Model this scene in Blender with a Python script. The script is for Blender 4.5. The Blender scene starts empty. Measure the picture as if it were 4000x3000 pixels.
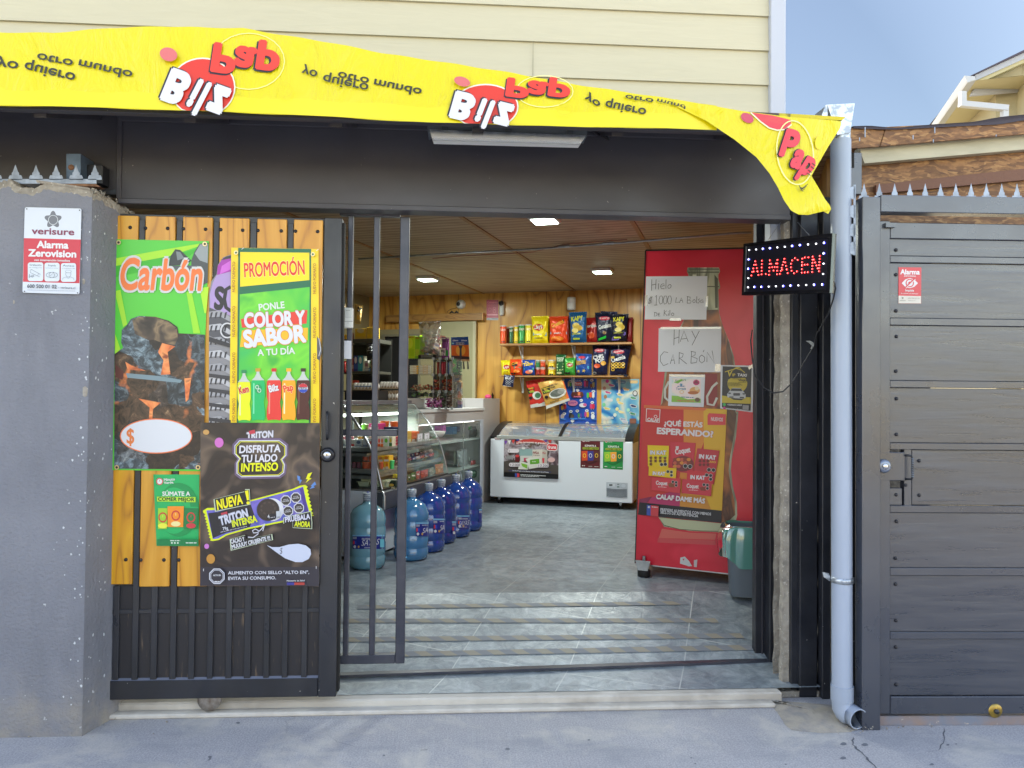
import bpy, math, random, bmesh
from mathutils import Vector, Matrix
random.seed(7)
sc = bpy.context.scene
# ------------------------------------------------------------------ camera
F = 3002.0; YAW = .0664; PITCH = .018; ROLL = .009; H = 1.55
_f = Vector((math.sin(YAW)*math.cos(PITCH), math.cos(YAW)*math.cos(PITCH), math.sin(PITCH)))
_r = Vector((math.cos(YAW), -math.sin(YAW), 0)); _u = _r.cross(_f)
_R = _r*math.cos(ROLL)+_u*math.sin(ROLL); _U = _u*math.cos(ROLL)-_r*math.sin(ROLL)
CAM = Vector((0, 0, H))
cd = bpy.data.cameras.new('camera'); cam = bpy.data.objects.new('camera', cd); sc.collection.objects.link(cam)
cd.sensor_width = 36; cd.lens = 36*F/4000; cd.clip_end = 3000; cd.clip_start = .05
m = Matrix.Identity(4)
for i in range(3):
    m[i][0] = _R[i]; m[i][1] = _U[i]; m[i][2] = -_f[i]; m[i][3] = CAM[i]
cam.matrix_world = m; sc.camera = cam
# ------------------------------------------------------------------ light
SUN_EL = math.radians(50); SUN_AZ = math.radians(-35)      # azimuth from +Y towards +X
EXPO = 2.42
W = bpy.data.worlds.new('World'); sc.world = W; W.use_nodes = True
nt = W.node_tree; nt.nodes.clear()
sky = nt.nodes.new('ShaderNodeTexSky'); sky.sky_type = 'NISHITA'; sky.sun_disc = False
sky.sun_elevation = SUN_EL; sky.sun_rotation = SUN_AZ; sky.air_density = 1.0; sky.dust_density = .6; sky.ozone_density = 1.5
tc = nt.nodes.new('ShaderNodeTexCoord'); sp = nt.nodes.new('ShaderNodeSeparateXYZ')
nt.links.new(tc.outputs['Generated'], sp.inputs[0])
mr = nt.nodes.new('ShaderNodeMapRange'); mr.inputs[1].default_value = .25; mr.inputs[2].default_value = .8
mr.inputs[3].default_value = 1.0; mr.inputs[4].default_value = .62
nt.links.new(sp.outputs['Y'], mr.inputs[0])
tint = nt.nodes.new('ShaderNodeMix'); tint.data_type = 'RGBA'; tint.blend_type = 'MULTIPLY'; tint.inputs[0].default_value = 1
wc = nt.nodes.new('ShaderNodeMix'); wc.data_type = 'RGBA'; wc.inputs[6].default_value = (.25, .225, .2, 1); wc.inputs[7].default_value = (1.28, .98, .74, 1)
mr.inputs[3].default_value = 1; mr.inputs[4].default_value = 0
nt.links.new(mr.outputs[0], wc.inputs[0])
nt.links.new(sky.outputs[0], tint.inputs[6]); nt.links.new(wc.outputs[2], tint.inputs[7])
bg = nt.nodes.new('ShaderNodeBackground'); bg.inputs[1].default_value = .15
ow = nt.nodes.new('ShaderNodeOutputWorld')
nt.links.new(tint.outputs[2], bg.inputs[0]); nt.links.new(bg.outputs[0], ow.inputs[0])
sl = bpy.data.lights.new('sun', 'SUN'); sl.energy = 2.6; sl.angle = math.radians(.5); sl.color = (1, .93, .82)
so = bpy.data.objects.new('sun', sl); sc.collection.objects.link(so)
sd = Vector((math.sin(SUN_AZ)*math.cos(SUN_EL), math.cos(SUN_AZ)*math.cos(SUN_EL), math.sin(SUN_EL)))
so.rotation_euler = sd.to_track_quat('Z', 'Y').to_euler(); so.location = (0, 0, 20)
vs = sc.view_settings; vs.view_transform = 'Standard'; vs.look = 'None'; vs.exposure = EXPO; vs.gamma = 1
sc.display_settings.display_device = 'sRGB'
cy = sc.cycles; cy.max_bounces = 8; cy.diffuse_bounces = 4; cy.glossy_bounces = 3; cy.transmission_bounces = 4
cy.transparent_max_bounces = 16; cy.caustics_reflective = False; cy.caustics_refractive = False
cy.use_denoising = True; cy.sample_clamp_indirect = 4
# ------------------------------------------------------------------ geometry helpers
def ray(x, y): return _R*((x-2000)/F)+_U*((1500-y)/F)+_f
def PD(x, y, d): return CAM+ray(x, y)*d                    # pixel at a depth
def VT(x, y, Y): d = ray(x, y); return CAM+d*(Y/d.y)       # pixel on the vertical plane Y
def HZ(x, y, z): d = ray(x, y); return CAM+d*((z-H)/d.z)   # pixel on the level z
A = math.radians(20.5)                                     # the interior stands at an angle to the street front
IU = Vector((math.cos(A), -math.sin(A), 0)); IV = Vector((math.sin(A), math.cos(A), 0)); UZ = Vector((0, 0, 1))
def I(s, t, z): return IU*s+IV*t+UZ*z
def on_plane(o, n, x, y): d = ray(x, y); return CAM+d*((o-CAM).dot(n)/d.dot(n))
def TT(x, y, t): return on_plane(IV*t, IV, x, y)
def SS(x, y, s): return on_plane(IU*s, IU, x, y)
def stz(p): return (p.dot(IU), p.dot(IV), p.z)
def plane_surf(o, n):                                      # n towards the viewer
    n = n.normalized()
    return lambda x, y, l=0: on_plane(o+n*l, n, x, y)
def Ysurf(Y): return plane_surf(Vector((0, Y, 0)), Vector((0, -1, 0)))
def Tsurf(t): return plane_surf(IV*t, -IV)
def Ssurf(s): return plane_surf(IU*s, IU)
def quad_surf(a, b, c, d=None):                            # plane through three points
    n = (b-a).cross(c-a).normalized()
    if n.dot(CAM-a) < 0: n = -n
    return plane_surf(a, n)
def cyl_surf(cx, cy_, r):
    def f(x, y, l=0):
        d = ray(x, y); R_ = r+l; a = d.x**2+d.y**2; b = -2*(d.x*cx+d.y*cy_); c = cx*cx+cy_*cy_-R_*R_
        q = b*b-4*a*c
        q = math.sqrt(max(q, 0)); t = (-b-q)/(2*a); return CAM+d*t
    return f
def pillow_surf(base, q, bulge):                           # q: four pixel corners TL TR BR BL
    x0 = (q[0][0]+q[3][0])/2; x1 = (q[1][0]+q[2][0])/2; y0 = (q[0][1]+q[1][1])/2; y1 = (q[2][1]+q[3][1])/2
    def f(x, y, l=0):
        u = max(-1, min(1, 2*(x-x0)/(x1-x0)-1)); v = max(-1, min(1, 2*(y-y0)/(y1-y0)-1))
        h = bulge*(max(0, 1-u*u)**.6)*(max(0, 1-v**4)**.8)
        h += bulge*.10*math.sin(u*9+v*4+x0)*max(0, 1-u*u)+bulge*.07*math.sin(v*13-u*5+x0*.3)
        return base(x, y, h+l)
    return f
# ------------------------------------------------------------------ materials
def lin(h):
    if isinstance(h, (tuple, list)): return (*h[:3], 1)
    h = h.lstrip('#'); v = [int(h[i:i+2], 16)/255 for i in (0, 2, 4)]
    return tuple((c/12.92 if c <= .04045 else ((c+.055)/1.055)**2.4) for c in v)+(1,)
MATS = {}
def nd(t, ty, **k):
    n = t.nodes.new('ShaderNode'+ty)
    for a, b in k.items(): setattr(n, a, b)
    return n
def coords(t, rot=(0, 0, 0), sca=(1, 1, 1), rnd=False, src='Object'):
    c = nd(t, 'TexCoord'); mp = nd(t, 'Mapping'); mp.inputs['Rotation'].default_value = rot; mp.inputs['Scale'].default_value = sca
    if rnd:
        oi = nd(t, 'ObjectInfo'); ml = nd(t, 'Math', operation='MULTIPLY'); ml.inputs[1].default_value = 37
        t.links.new(oi.outputs['Random'], ml.inputs[0]); ad = nd(t, 'VectorMath', operation='ADD')
        t.links.new(c.outputs[src], ad.inputs[0]); t.links.new(ml.outputs[0], ad.inputs[1]); t.links.new(ad.outputs[0], mp.inputs[0])
    else: t.links.new(c.outputs[src], mp.inputs[0])
    return mp.outputs[0]
def noise(t, co, s, d=5, r=.55, dist=0):
    n = nd(t, 'TexNoise'); n.inputs['Scale'].default_value = s; n.inputs['Detail'].default_value = d
    n.inputs['Roughness'].default_value = r; n.inputs['Distortion'].default_value = dist
    t.links.new(co, n.inputs['Vector']); return n.outputs['Fac']
def ramp(t, fac, *st, interp='LINEAR'):
    r = nd(t, 'ValToRGB'); e = r.color_ramp.elements; r.color_ramp.interpolation = interp
    while len(e) < len(st): e.new(.5)
    for i, (p, c) in enumerate(st): e[i].position = p; e[i].color = lin(c) if not isinstance(c, (int, float)) else (c, c, c, 1)
    t.links.new(fac, r.inputs[0]); return r.outputs[0]
def mix(t, fac, a, b, mode='MIX'):
    n = nd(t, 'Mix', data_type='RGBA', blend_type=mode)
    for s, v in ((0, fac), (6, a), (7, b)):
        if isinstance(v, (int, float)): n.inputs[s].default_value = v if s == 0 else (v, v, v, 1)
        elif isinstance(v, (str, tuple)): n.inputs[s].default_value = lin(v)
        else: t.links.new(v, n.inputs[s])
    return n.outputs[2]
def bump(t, h, st, dist=.01, prev=None):
    b = nd(t, 'Bump'); b.inputs['Strength'].default_value = st; b.inputs['Distance'].default_value = dist
    t.links.new(h, b.inputs['Height'])
    if prev: t.links.new(prev, b.inputs['Normal'])
    return b.outputs[0]
def newmat(name):
    m = bpy.data.materials.new(name); m.use_nodes = True; t = m.node_tree; b = t.nodes['Principled BSDF']; MATS[name] = m
    return m, t, b
def setc(t, b, key, v):
    if isinstance(v, (int, float)): b.inputs[key].default_value = v
    elif isinstance(v, (str, tuple)): b.inputs[key].default_value = lin(v)
    else: t.links.new(v, b.inputs[key])
def mat(name, col='#888888', rough=.5, metal=0, col2=None, ms=6, thr=(.4, .65), st=(1, 1, 1), bp=0, bs=60, bd=.01, dust=None, ds=90, dthr=(.66, .7), coat=0, rvar=0, ior=0):
    if name in MATS: return MATS[name]
    m, t, b = newmat(name); co = coords(t, sca=st) if (col2 or bp or dust or rvar) else None
    c = col
    if col2: c = mix(t, ramp(t, noise(t, co, ms), (thr[0], 0), (thr[1], 1)), col, col2)
    if dust: c = mix(t, ramp(t, noise(t, coords(t), ds, 3), (dthr[0], 0), (dthr[1], 1)), c, dust)
    setc(t, b, 'Base Color', c); setc(t, b, 'Metallic', metal)
    if rvar: setc(t, b, 'Roughness', ramp(t, noise(t, co, ms*1.7), (.3, max(0, rough-rvar)), (.7, min(1, rough+rvar))))
    else: setc(t, b, 'Roughness', rough)
    if bp: t.links.new(bump(t, noise(t, co, bs), bp, bd), b.inputs['Normal'])
    if coat: b.inputs['Coat Weight'].default_value = coat; b.inputs['Coat Roughness'].default_value = .1
    if ior: b.inputs['IOR'].default_value = ior; b.inputs['Specular IOR Level'].default_value = .62
    return m
def ink(h, rough=.38):
    k = 'print_'+h.lstrip('#')+('' if rough == .38 else '_%d' % (rough*100))
    if k in MATS: return MATS[k]
    c_ = lin(h); m, t, b = newmat(k); setc(t, b, 'Base Color', tuple(v*(.97-.2*min(c_[:3])) for v in c_[:3])); setc(t, b, 'Roughness', rough); return m
def emit(name, h, s):
    if name in MATS: return MATS[name]
    m, t, b = newmat(name); setc(t, b, 'Base Color', '#111111'); b.inputs['Emission Color'].default_value = lin(h); b.inputs['Emission Strength'].default_value = s; return m
def clear(name, h, gl=.12, tr=.75, rough=.04, dif=None, fk=1.0):
    if name in MATS: return MATS[name]
    m, t, b = newmat(name); t.nodes.remove(b); o = t.nodes['Material Output']
    tb = nd(t, 'BsdfTransparent'); tb.inputs[0].default_value = lin(h)
    gb = nd(t, 'BsdfGlossy'); gb.inputs['Roughness'].default_value = rough; gb.inputs[0].default_value = (1, 1, 1, 1)
    db = nd(t, 'BsdfDiffuse'); db.inputs[0].default_value = lin(dif or h)
    m1 = nd(t, 'MixShader'); m1.inputs[0].default_value = tr; t.links.new(db.outputs[0], m1.inputs[1]); t.links.new(tb.outputs[0], m1.inputs[2])
    fr = nd(t, 'Fresnel'); fr.inputs[0].default_value = 1.45; ad = nd(t, 'Math', operation='ADD', use_clamp=True); ad.inputs[1].default_value = gl
    fm = nd(t, 'Math', operation='MULTIPLY'); fm.inputs[1].default_value = fk; t.links.new(fr.outputs[0], fm.inputs[0]); t.links.new(fm.outputs[0], ad.inputs[0])
    m2 = nd(t, 'MixShader'); t.links.new(ad.outputs[0], m2.inputs[0]); t.links.new(m1.outputs[0], m2.inputs[1]); t.links.new(gb.outputs[0], m2.inputs[2])
    t.links.new(m2.outputs[0], o.inputs[0]); return m
def wood(name, c0, c1, c2, axis='Z', freq=9, rough=.5, rnd=True, coat=0, stretch=.12, knots=True, rot=(0, 0, 0), seam=None):
    if name in MATS: return MATS[name]
    m, t, b = newmat(name)
    s = [1, 1, 1]; s['XYZ'.index(axis)] = stretch
    co = coords(t, rot=rot, sca=tuple(s), rnd=rnd)
    n1 = noise(t, co, freq*.35, 2, .5, .6)
    ml = nd(t, 'Math', operation='MULTIPLY'); ml.inputs[1].default_value = 14; t.links.new(n1, ml.inputs[0])
    sn = nd(t, 'Math', operation='PINGPONG'); sn.inputs[1].default_value = .5; t.links.new(ml.outputs[0], sn.inputs[0])
    g = ramp(t, sn.outputs[0], (0, c2), (.12, c1), (.5, c0))
    fine = noise(t, coords(t, rot=rot, sca=tuple(1 if v == 1 else .03 for v in s), rnd=rnd), freq*14, 3)
    g = mix(t, ramp(t, fine, (.35, 0), (.75, .55)), g, c1)
    big = noise(t, coords(t, rnd=rnd), 2.2, 2)
    g = mix(t, ramp(t, big, (.35, 0), (.7, .45)), g, c1)
    if knots:
        vo = nd(t, 'TexVoronoi'); vo.inputs['Scale'].default_value = 2.6; t.links.new(coords(t, rot=rot, sca=tuple(1 if v == 1 else .55 for v in s), rnd=rnd), vo.inputs[0])
        g = mix(t, ramp(t, vo.outputs['Distance'], (.0, 1), (.055, .75), (.075, 0)), g, c2)
    if seam: g = seam(t, g)
    setc(t, b, 'Base Color', g); setc(t, b, 'Roughness', rough)
    if coat: b.inputs['Coat Weight'].default_value = coat; b.inputs['Coat Roughness'].default_value = .15
    t.links.new(bump(t, fine, .15, .004), b.inputs['Normal']); return m
# ------------------------------------------------------------------ mesh builder
class MB:
    def __init__(s): s.v = []; s.f = []; s.mi = []; s.ms = []; s.sm = []
    def mid(s, m):
        if isinstance(m, str): m = ink(m) if m.startswith('#') else MATS[m]
        if m not in s.ms: s.ms.append(m)
        return s.ms.index(m)
    def add(s, vs, fs, m, smooth=False):
        k = len(s.v); s.v += [Vector(p) for p in vs]; i = s.mid(m)
        for f in fs: s.f.append([k+j for j in f]); s.mi.append(i); s.sm.append(smooth)
        return s
    def face(s, pts, m): return s.add(pts, [list(range(len(pts)))], m)
    def prism(s, pts, d, m, back=True):
        n = len(pts); q = [p+d for p in pts]; fs = [list(range(n))]+[[i, (i+1) % n, (i+1) % n+n, i+n] for i in range(n)]
        if back: fs.append([i+n for i in range(n)][::-1])
        return s.add(list(pts)+q, fs, m)
    def box(s, a, b, m, bev=0): return s.hull(lambda x, y, z: Vector((x, y, z)), a, b, m, bev)
    def ibox(s, a, b, m, bev=0): return s.hull(I, a, b, m, bev)
    def hull(s, fn, a, b, m, bev=0):
        x0, y0, z0 = a; x1, y1, z1 = b
        if x0 > x1: x0, x1 = x1, x0
        if y0 > y1: y0, y1 = y1, y0
        if z0 > z1: z0, z1 = z1, z0
        if bev <= 0 or min(x1-x0, y1-y0, z1-z0) < 2.2*bev:
            c = [fn(x, y, z) for z in (z0, z1) for x, y in ((x0, y0), (x1, y0), (x1, y1), (x0, y1))]
            return s.add(c, [[0, 3, 2, 1], [4, 5, 6, 7], [0, 1, 5, 4], [1, 2, 6, 5], [2, 3, 7, 6], [3, 0, 4, 7]], m)
        e = bev; X = [x0, x0+e, x1-e, x1]; Y = [y0, y0+e, y1-e, y1]; Z = [z0, z0+e, z1-e, z1]
        V = []; ix = {}
        def g(i, j, k):
            if (i, j, k) not in ix: ix[(i, j, k)] = len(V); V.append(fn(X[i], Y[j], Z[k]))
            return ix[(i, j, k)]
        Fc = []
        for k, o in ((0, 0), (3, 3)): Fc.append([g(1, 1, k), g(2, 1, k), g(2, 2, k), g(1, 2, k)])
        for j in (0, 3): Fc.append([g(1, j, 1), g(2, j, 1), g(2, j, 2), g(1, j, 2)])
        for i in (0, 3): Fc.append([g(i, 1, 1), g(i, 2, 1), g(i, 2, 2), g(i, 1, 2)])
        for j, jj in ((0, 1), (3, 2)):
            for k, kk in ((0, 1), (3, 2)): Fc.append([g(1, j, kk), g(2, j, kk), g(2, jj, k), g(1, jj, k)])
            for i, ii in ((0, 1), (3, 2)): Fc.append([g(i, jj, 1), g(i, jj, 2), g(ii, j, 2), g(ii, j, 1)])
        for i, ii in ((0, 1), (3, 2)):
            for k, kk in ((0, 1), (3, 2)): Fc.append([g(i, 1, kk), g(i, 2, kk), g(ii, 2, k), g(ii, 1, k)])
        for i, ii in ((0, 1), (3, 2)):
            for j, jj in ((0, 1), (3, 2)):
                for k, kk in ((0, 1), (3, 2)): Fc.append([g(i, jj, kk), g(ii, j, kk), g(ii, jj, k)])
        return s.add(V, Fc, m)
    def tube(s, path, r, m, n=8, caps=True):
        path = [Vector(p) for p in path]; V = []; L = len(path)
        rr = r if isinstance(r, (list, tuple)) else [r]*L; up = None
        for i, p in enumerate(path):
            d = (path[min(i+1, L-1)]-path[max(i-1, 0)])
            if d.length < 1e-9: d = Vector((0, 0, 1))
            d.normalize()
            if up is None: up = Vector((0, 0, 1)) if abs(d.z) < .9 else Vector((1, 0, 0))
            a = d.cross(up).normalized(); b = a.cross(d).normalized(); up = b
            for k in range(n): an = 2*math.pi*k/n; V.append(p+(a*math.cos(an)+b*math.sin(an))*rr[i])
        Fc = [[i*n+k, i*n+(k+1) % n, (i+1)*n+(k+1) % n, (i+1)*n+k] for i in range(L-1) for k in range(n)]
        s.add(V, Fc, m, True)
        if caps: s.add(V[:n], [list(range(n))], m); s.add(V[-n:], [list(range(n))], m)
        return s
    def lathe(s, c, prof, m, n=24, ax=None, smooth=True):
        ax = (ax or Vector((0, 0, 1))).normalized(); a = ax.orthogonal().normalized(); b = ax.cross(a); V = []
        for r, z in prof:
            for k in range(n): an = 2*math.pi*k/n; V.append(Vector(c)+ax*z+(a*math.cos(an)+b*math.sin(an))*max(r, 1e-4))
        Fc = [[i*n+k, i*n+(k+1) % n, (i+1)*n+(k+1) % n, (i+1)*n+k] for i in range(len(prof)-1) for k in range(n)]
        return s.add(V, Fc, m, smooth)
    def grid(s, fn, nu, nv, m, smooth=True):
        V = [fn(i/nu, j/nv) for j in range(nv+1) for i in range(nu+1)]
        Fc = [[j*(nu+1)+i, j*(nu+1)+i+1, (j+1)*(nu+1)+i+1, (j+1)*(nu+1)+i] for j in range(nv) for i in range(nu)]
        return s.add(V, Fc, m, smooth)
    def build(s, name, parent=None, label=None, cat=None, group=None, kind=None, origin=None):
        me = bpy.data.meshes.new(name); o = bpy.data.objects.new(name, me)
        off = Vector((0, 0, 0))
        if parent is None:
            if origin is None:
                lo = Vector([min(p[i] for p in s.v) for i in range(3)]); hi = Vector([max(p[i] for p in s.v) for i in range(3)])
                off = Vector(((lo.x+hi.x)/2, (lo.y+hi.y)/2, lo.z))
            else: off = Vector(origin)
        me.from_pydata([p-off for p in s.v], [], s.f); me.polygons.foreach_set('material_index', s.mi); me.polygons.foreach_set('use_smooth', s.sm)
        for q in s.ms: me.materials.append(q)
        me.update(); sc.collection.objects.link(o); o.location = off
        if parent is not None:
            o.parent = parent; o.location = (0, 0, 0); o.matrix_parent_inverse = Matrix.Translation(-wloc(parent))
        props(o, label, cat, group, kind); return o
def wloc(o):
    v = Vector((0, 0, 0))
    while o is not None:
        if o.type == 'EMPTY' or o.parent is None: return v+o.location
        o = None
    return v
def props(o, label=None, cat=None, group=None, kind=None):
    for k, v in (('label', label), ('category', cat), ('group', group), ('kind', kind)):
        if v: o[k] = v
def thing(name, label, cat, loc, group=None):
    o = bpy.data.objects.new(name, None); o.empty_display_size = .05; sc.collection.objects.link(o); o.location = loc
    props(o, label, cat, group); return o
# ------------------------------------------------------------------ lettering
_gc = {}
def glyphs(txt, bold, res=2):
    k = (txt, round(bold, 3), res)
    if k in _gc: return _gc[k]
    cu = bpy.data.curves.new('t', 'FONT'); cu.body = txt; cu.size = 1; cu.offset = bold; cu.resolution_u = res; cu.fill_mode = 'FRONT'
    ob = bpy.data.objects.new('t', cu); me = ob.to_mesh()
    v = [(p.co.x, p.co.y) for p in me.vertices]; f = [list(p.vertices) for p in me.polygons]
    ob.to_mesh_clear(); bpy.data.objects.remove(ob); bpy.data.curves.remove(cu)
    _gc[k] = (v, f); return _gc[k]
_cap = None
def cap():
    global _cap
    if _cap is None: v, f = glyphs('H', 0); _cap = max(p[1] for p in v)
    return _cap
class Pr:
    def __init__(s, mb, surf, tf=(0, 0, 1), lift=.0006, step=.00025): s.mb = mb; s.surf = surf; s.tf = tf; s.l = lift; s.step = step; s.clip = None
    def p(s, x, y): return s.surf(s.tf[0]+x*s.tf[2], s.tf[1]+y*s.tf[2], s.l)
    def poly(s, pts, m): s.l += s.step; s.mb.face([s.p(*q) for q in pts], m)
    def rect(s, x0, y0, x1, y1, m): s.poly([(x0, y0), (x1, y0), (x1, y1), (x0, y1)], m)
    def rrect(s, x0, y0, x1, y1, r, m, n=4):
        P = []
        for cx, cy_, a in ((x1-r, y0+r, -90), (x1-r, y1-r, 0), (x0+r, y1-r, 90), (x0+r, y0+r, 180)):
            for k in range(n+1): t = math.radians(a+90*k/n); P.append((cx+r*math.cos(t), cy_+r*math.sin(t)))
        s.poly(P, m)
    def ell(s, cx, cy_, rx, ry, m, n=20, rot=0, rings=1):
        s.l += s.step; c, sn = math.cos(rot), math.sin(rot); rings = max(rings, getattr(s, 'rg', 1))
        V = [s.p(cx, cy_)]
        for r in range(1, rings+1):
            for k in range(n):
                a = 2*math.pi*k/n; x = rx*math.cos(a)*r/rings; y = ry*math.sin(a)*r/rings; V.append(s.p(cx+x*c-y*sn, cy_+x*sn+y*c))
        Fc = [[0, 1+k, 1+(k+1) % n] for k in range(n)]
        for r in range(1, rings): Fc += [[1+(r-1)*n+k, 1+r*n+k, 1+r*n+(k+1) % n, 1+(r-1)*n+(k+1) % n] for k in range(n)]
        s.mb.add(V, Fc, m)
    def ngon(s, cx, cy_, r, n, m, a0=0, ry=None):
        ry = ry or r; s.poly([(cx+r*math.cos(a0+2*math.pi*k/n), cy_+ry*math.sin(a0+2*math.pi*k/n)) for k in range(n)], m)
    def star(s, cx, cy_, r, r2, n, m, a0=0):
        s.poly([(cx+(r if k % 2 == 0 else r2)*math.cos(a0+math.pi*k/n), cy_+(r if k % 2 == 0 else r2)*math.sin(a0+math.pi*k/n)) for k in range(2*n)], m)
    def line(s, pts, w, m, closed=False):
        s.l += s.step; V = []; n = len(pts)
        if closed: pts = list(pts)+[pts[0]]; n += 1
        for i, q in enumerate(pts):
            a = pts[max(i-1, 0)]; b = pts[min(i+1, n-1)]; dx, dy = b[0]-a[0], b[1]-a[1]; L = math.hypot(dx, dy) or 1
            nx, ny = -dy/L*w/2, dx/L*w/2; V += [s.p(q[0]+nx, q[1]+ny), s.p(q[0]-nx, q[1]-ny)]
        s.mb.add(V, [[2*i, 2*i+1, 2*i+3, 2*i+2] for i in range(n-1)], m)
    def ring(s, cx, cy_, rx, ry, w, m, n=24, rot=0):
        c, sn = math.cos(rot), math.sin(rot)
        s.line([(cx+rx*math.cos(2*math.pi*k/n)*c-ry*math.sin(2*math.pi*k/n)*sn, cy_+rx*math.cos(2*math.pi*k/n)*sn+ry*math.sin(2*math.pi*k/n)*c) for k in range(n+1)], w, m)
    def text(s, t, x0, y0, x1, y1, h, m, b=.0, ol=None, sh=0, res=2, arc=0):
        # baseline from (x0,y0) to (x1,y1), cap height h (negative: mirrored top to bottom)
        if ol:
            for cc, bb in ol: s._text(t, x0, y0, x1, y1, h, cc, b+bb, sh, res, arc, b)
        s._text(t, x0, y0, x1, y1, h, m, b, sh, res, arc, b)
    def _text(s, t, x0, y0, x1, y1, h, m, b, sh, res, arc, b0):
        hp = abs(h)*s.tf[2]; res = 5 if hp > 45 else 3 if hp > 14 else 2; o = 0; e = b
        v0, _ = glyphs(t, 0, res); ext = b0; ns = 8 if hp > 20 else 5 if hp > 9 else 3
        offs = [(0, 0)]+([(e*math.cos(6.2832*(k+.5)/ns), e*math.sin(6.2832*(k+.5)/ns)) for k in range(ns)] if e > .004 else [])
        s.l += s.step-.00004*len(offs) if s.step > .00004*len(offs)*1.5 else 0
        for ox, oy in offs: s.l += .00004; s._stamp(t, x0, y0, x1, y1, h, m, o, sh, res, arc, v0, ext, ox, oy)
        s.l += s.step*.5
    def _stamp(s, t, x0, y0, x1, y1, h, m, b, sh, res, arc, v0, ext, ox, oy):
        v, f = glyphs(t, b, res)
        if not v0: return
        a0 = min(q[0] for q in v0)-ext; a1 = max(q[0] for q in v0)+ext; wd = max(a1-a0, 1e-6); dx, dy = x1-x0, y1-y0; L = math.hypot(dx, dy); ux, uy = dx/L, dy/L
        px, py = uy, -ux; k = h/cap(); V = []
        for gx, gy in v:
            gx += ox; gy += oy
            tt = (gx-a0)/wd; xx = tt*L+sh*gy*abs(k); yy = gy*k+arc*4*tt*(1-tt)*h
            V.append(s.p(x0+ux*xx+px*yy, y0+uy*xx+py*yy))
        s.mb.add(V, f, m)
    def words(s, x0, y0, x1, y1, h, m, n=5):               # a line of type too small to read
        s.l += s.step; x = x0; L = x1-x0; rnd = random.Random(int(x0*7+y0*3+x1)); V = []; Fc = []
        while x < x1:
            w = min(rnd.uniform(1.2, 4.5)*h, x1-x); k = len(V); t0 = (x-x0)/L; t1 = (x+w-x0)/L
            V += [s.p(x, y0+(y1-y0)*t0), s.p(x+w, y0+(y1-y0)*t1), s.p(x+w, y0+(y1-y0)*t1-h), s.p(x, y0+(y1-y0)*t0-h)]; Fc.append([k, k+1, k+2, k+3]); x += w+h*.6
        s.mb.add(V, Fc, m)
def sheet(mb, surf, q, m, th=.002, tf=(0, 0, 1), nu=1, nv=1, l0=0):
    """thin board or paper: front on surf, a back th behind it"""
    g = lambda x, y, l: surf(tf[0]+x*tf[2], tf[1]+y*tf[2], l)
    if nu == 1 and nv == 1 and len(q) != 4 or nu == 1:
        fr = [g(x, y, l0+th) for x, y in q]; bk = [g(x, y, l0) for x, y in q]; n = len(q)
        mb.add(fr+bk, [list(range(n)), [i+n for i in range(n)][::-1]]+[[i, (i+1) % n, (i+1) % n+n, i+n] for i in range(n)], m); return
    def fn(l):
        def h(u, v):
            x = (q[0][0]*(1-u)+q[1][0]*u)*(1-v)+(q[3][0]*(1-u)+q[2][0]*u)*v; y = (q[0][1]*(1-u)+q[1][1]*u)*(1-v)+(q[3][1]*(1-u)+q[2][1]*u)*v
            return g(x, y, l)
        return h
    mb.grid(fn(l0+th), nu, nv, m); mb.grid(fn(l0), nu, nv, m)
def R(x0, y0, x1, y1): return [(x0, y0), (x1, y0), (x1, y1), (x0, y1)]
def tfp(tf, q): return [(tf[0]+x*tf[2], tf[1]+y*tf[2]) for x, y in q]
R1 = (0, 0, .6027); R2 = (1300, 0, .6027); R3 = (2600, 0, .6329); R4 = (400, 800, .5425); R5 = (400, 1600, .7235)
R6 = (1300, 1100, .3616); R7 = (1300, 1600, .4219); R8 = (1850, 1150, .3316); Q1 = (1850, 1600, .3165); Q2 = (2450, 950, .4218)
Q3 = (2450, 1550, .5126); Q5 = (3200, 900, .6029); Q6 = (3000, 1900, .6631); Q7 = (1250, 2200, .859); Q8 = (0, 650, .3618)
S1 = (1300, 1550, .2411); S2 = (1650, 1550, .211); S3 = (1330, 1150, .2713); S4 = (1600, 1200, .2713); S5 = (2850, 820, .3618)
S6 = (0, 2550, .5877); S7 = (780, 1850, .2712); S8 = (3400, 200, .2712)
def N(tf, x, y): return (tf[0]+x*tf[2], tf[1]+y*tf[2])
FZ = .28                                                   # shop floor level
# ================================================================== materials
mat('charcoal_paint', '#3b3a41', .42, col2='#47454b', ms=3, thr=(.35, .7), st=(.6, 1, 1), bp=.12, bs=9, bd=.006, dust='#8d8a86', ds=55, dthr=(.74, .76), rvar=.1)
mat('black_steel', '#1f2128', .4, col2='#2c2e36', ms=5, bp=.08, bs=30, dust='#b9b7b2', ds=42, dthr=(.735, .75), rvar=.12)
mat('gate_steel', '#1f2127', .38, col2='#2c2e35', ior=1.5, ms=4, st=(1, 1, .5), bp=.08, bs=24, dust='#a9a59e', ds=36, dthr=(.745, .76), rvar=.12)
mat('grille_steel', '#3b3e4a', .36, metal=.25, col2='#4a4b54', ms=8, bp=.05, bs=30, dust='#9a9a9a', ds=45, dthr=(.75, .77))
mat('grey_gate_paint', '#2f3440', .3, col2='#3b3f4a', ior=1.75, ms=2.4, thr=(.35, .7), bp=.1, bs=14, bd=.004, dust='#87898f', ds=60, dthr=(.76, .78), rvar=.08)
mat('galvanised', '#98a0aa', .38, metal=.75, col2='#c3cad2', ms=34, thr=(.42, .5))
mat('spike_steel', '#98a2b2', .42, metal=.5, col2='#7d8592', ms=20)
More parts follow.
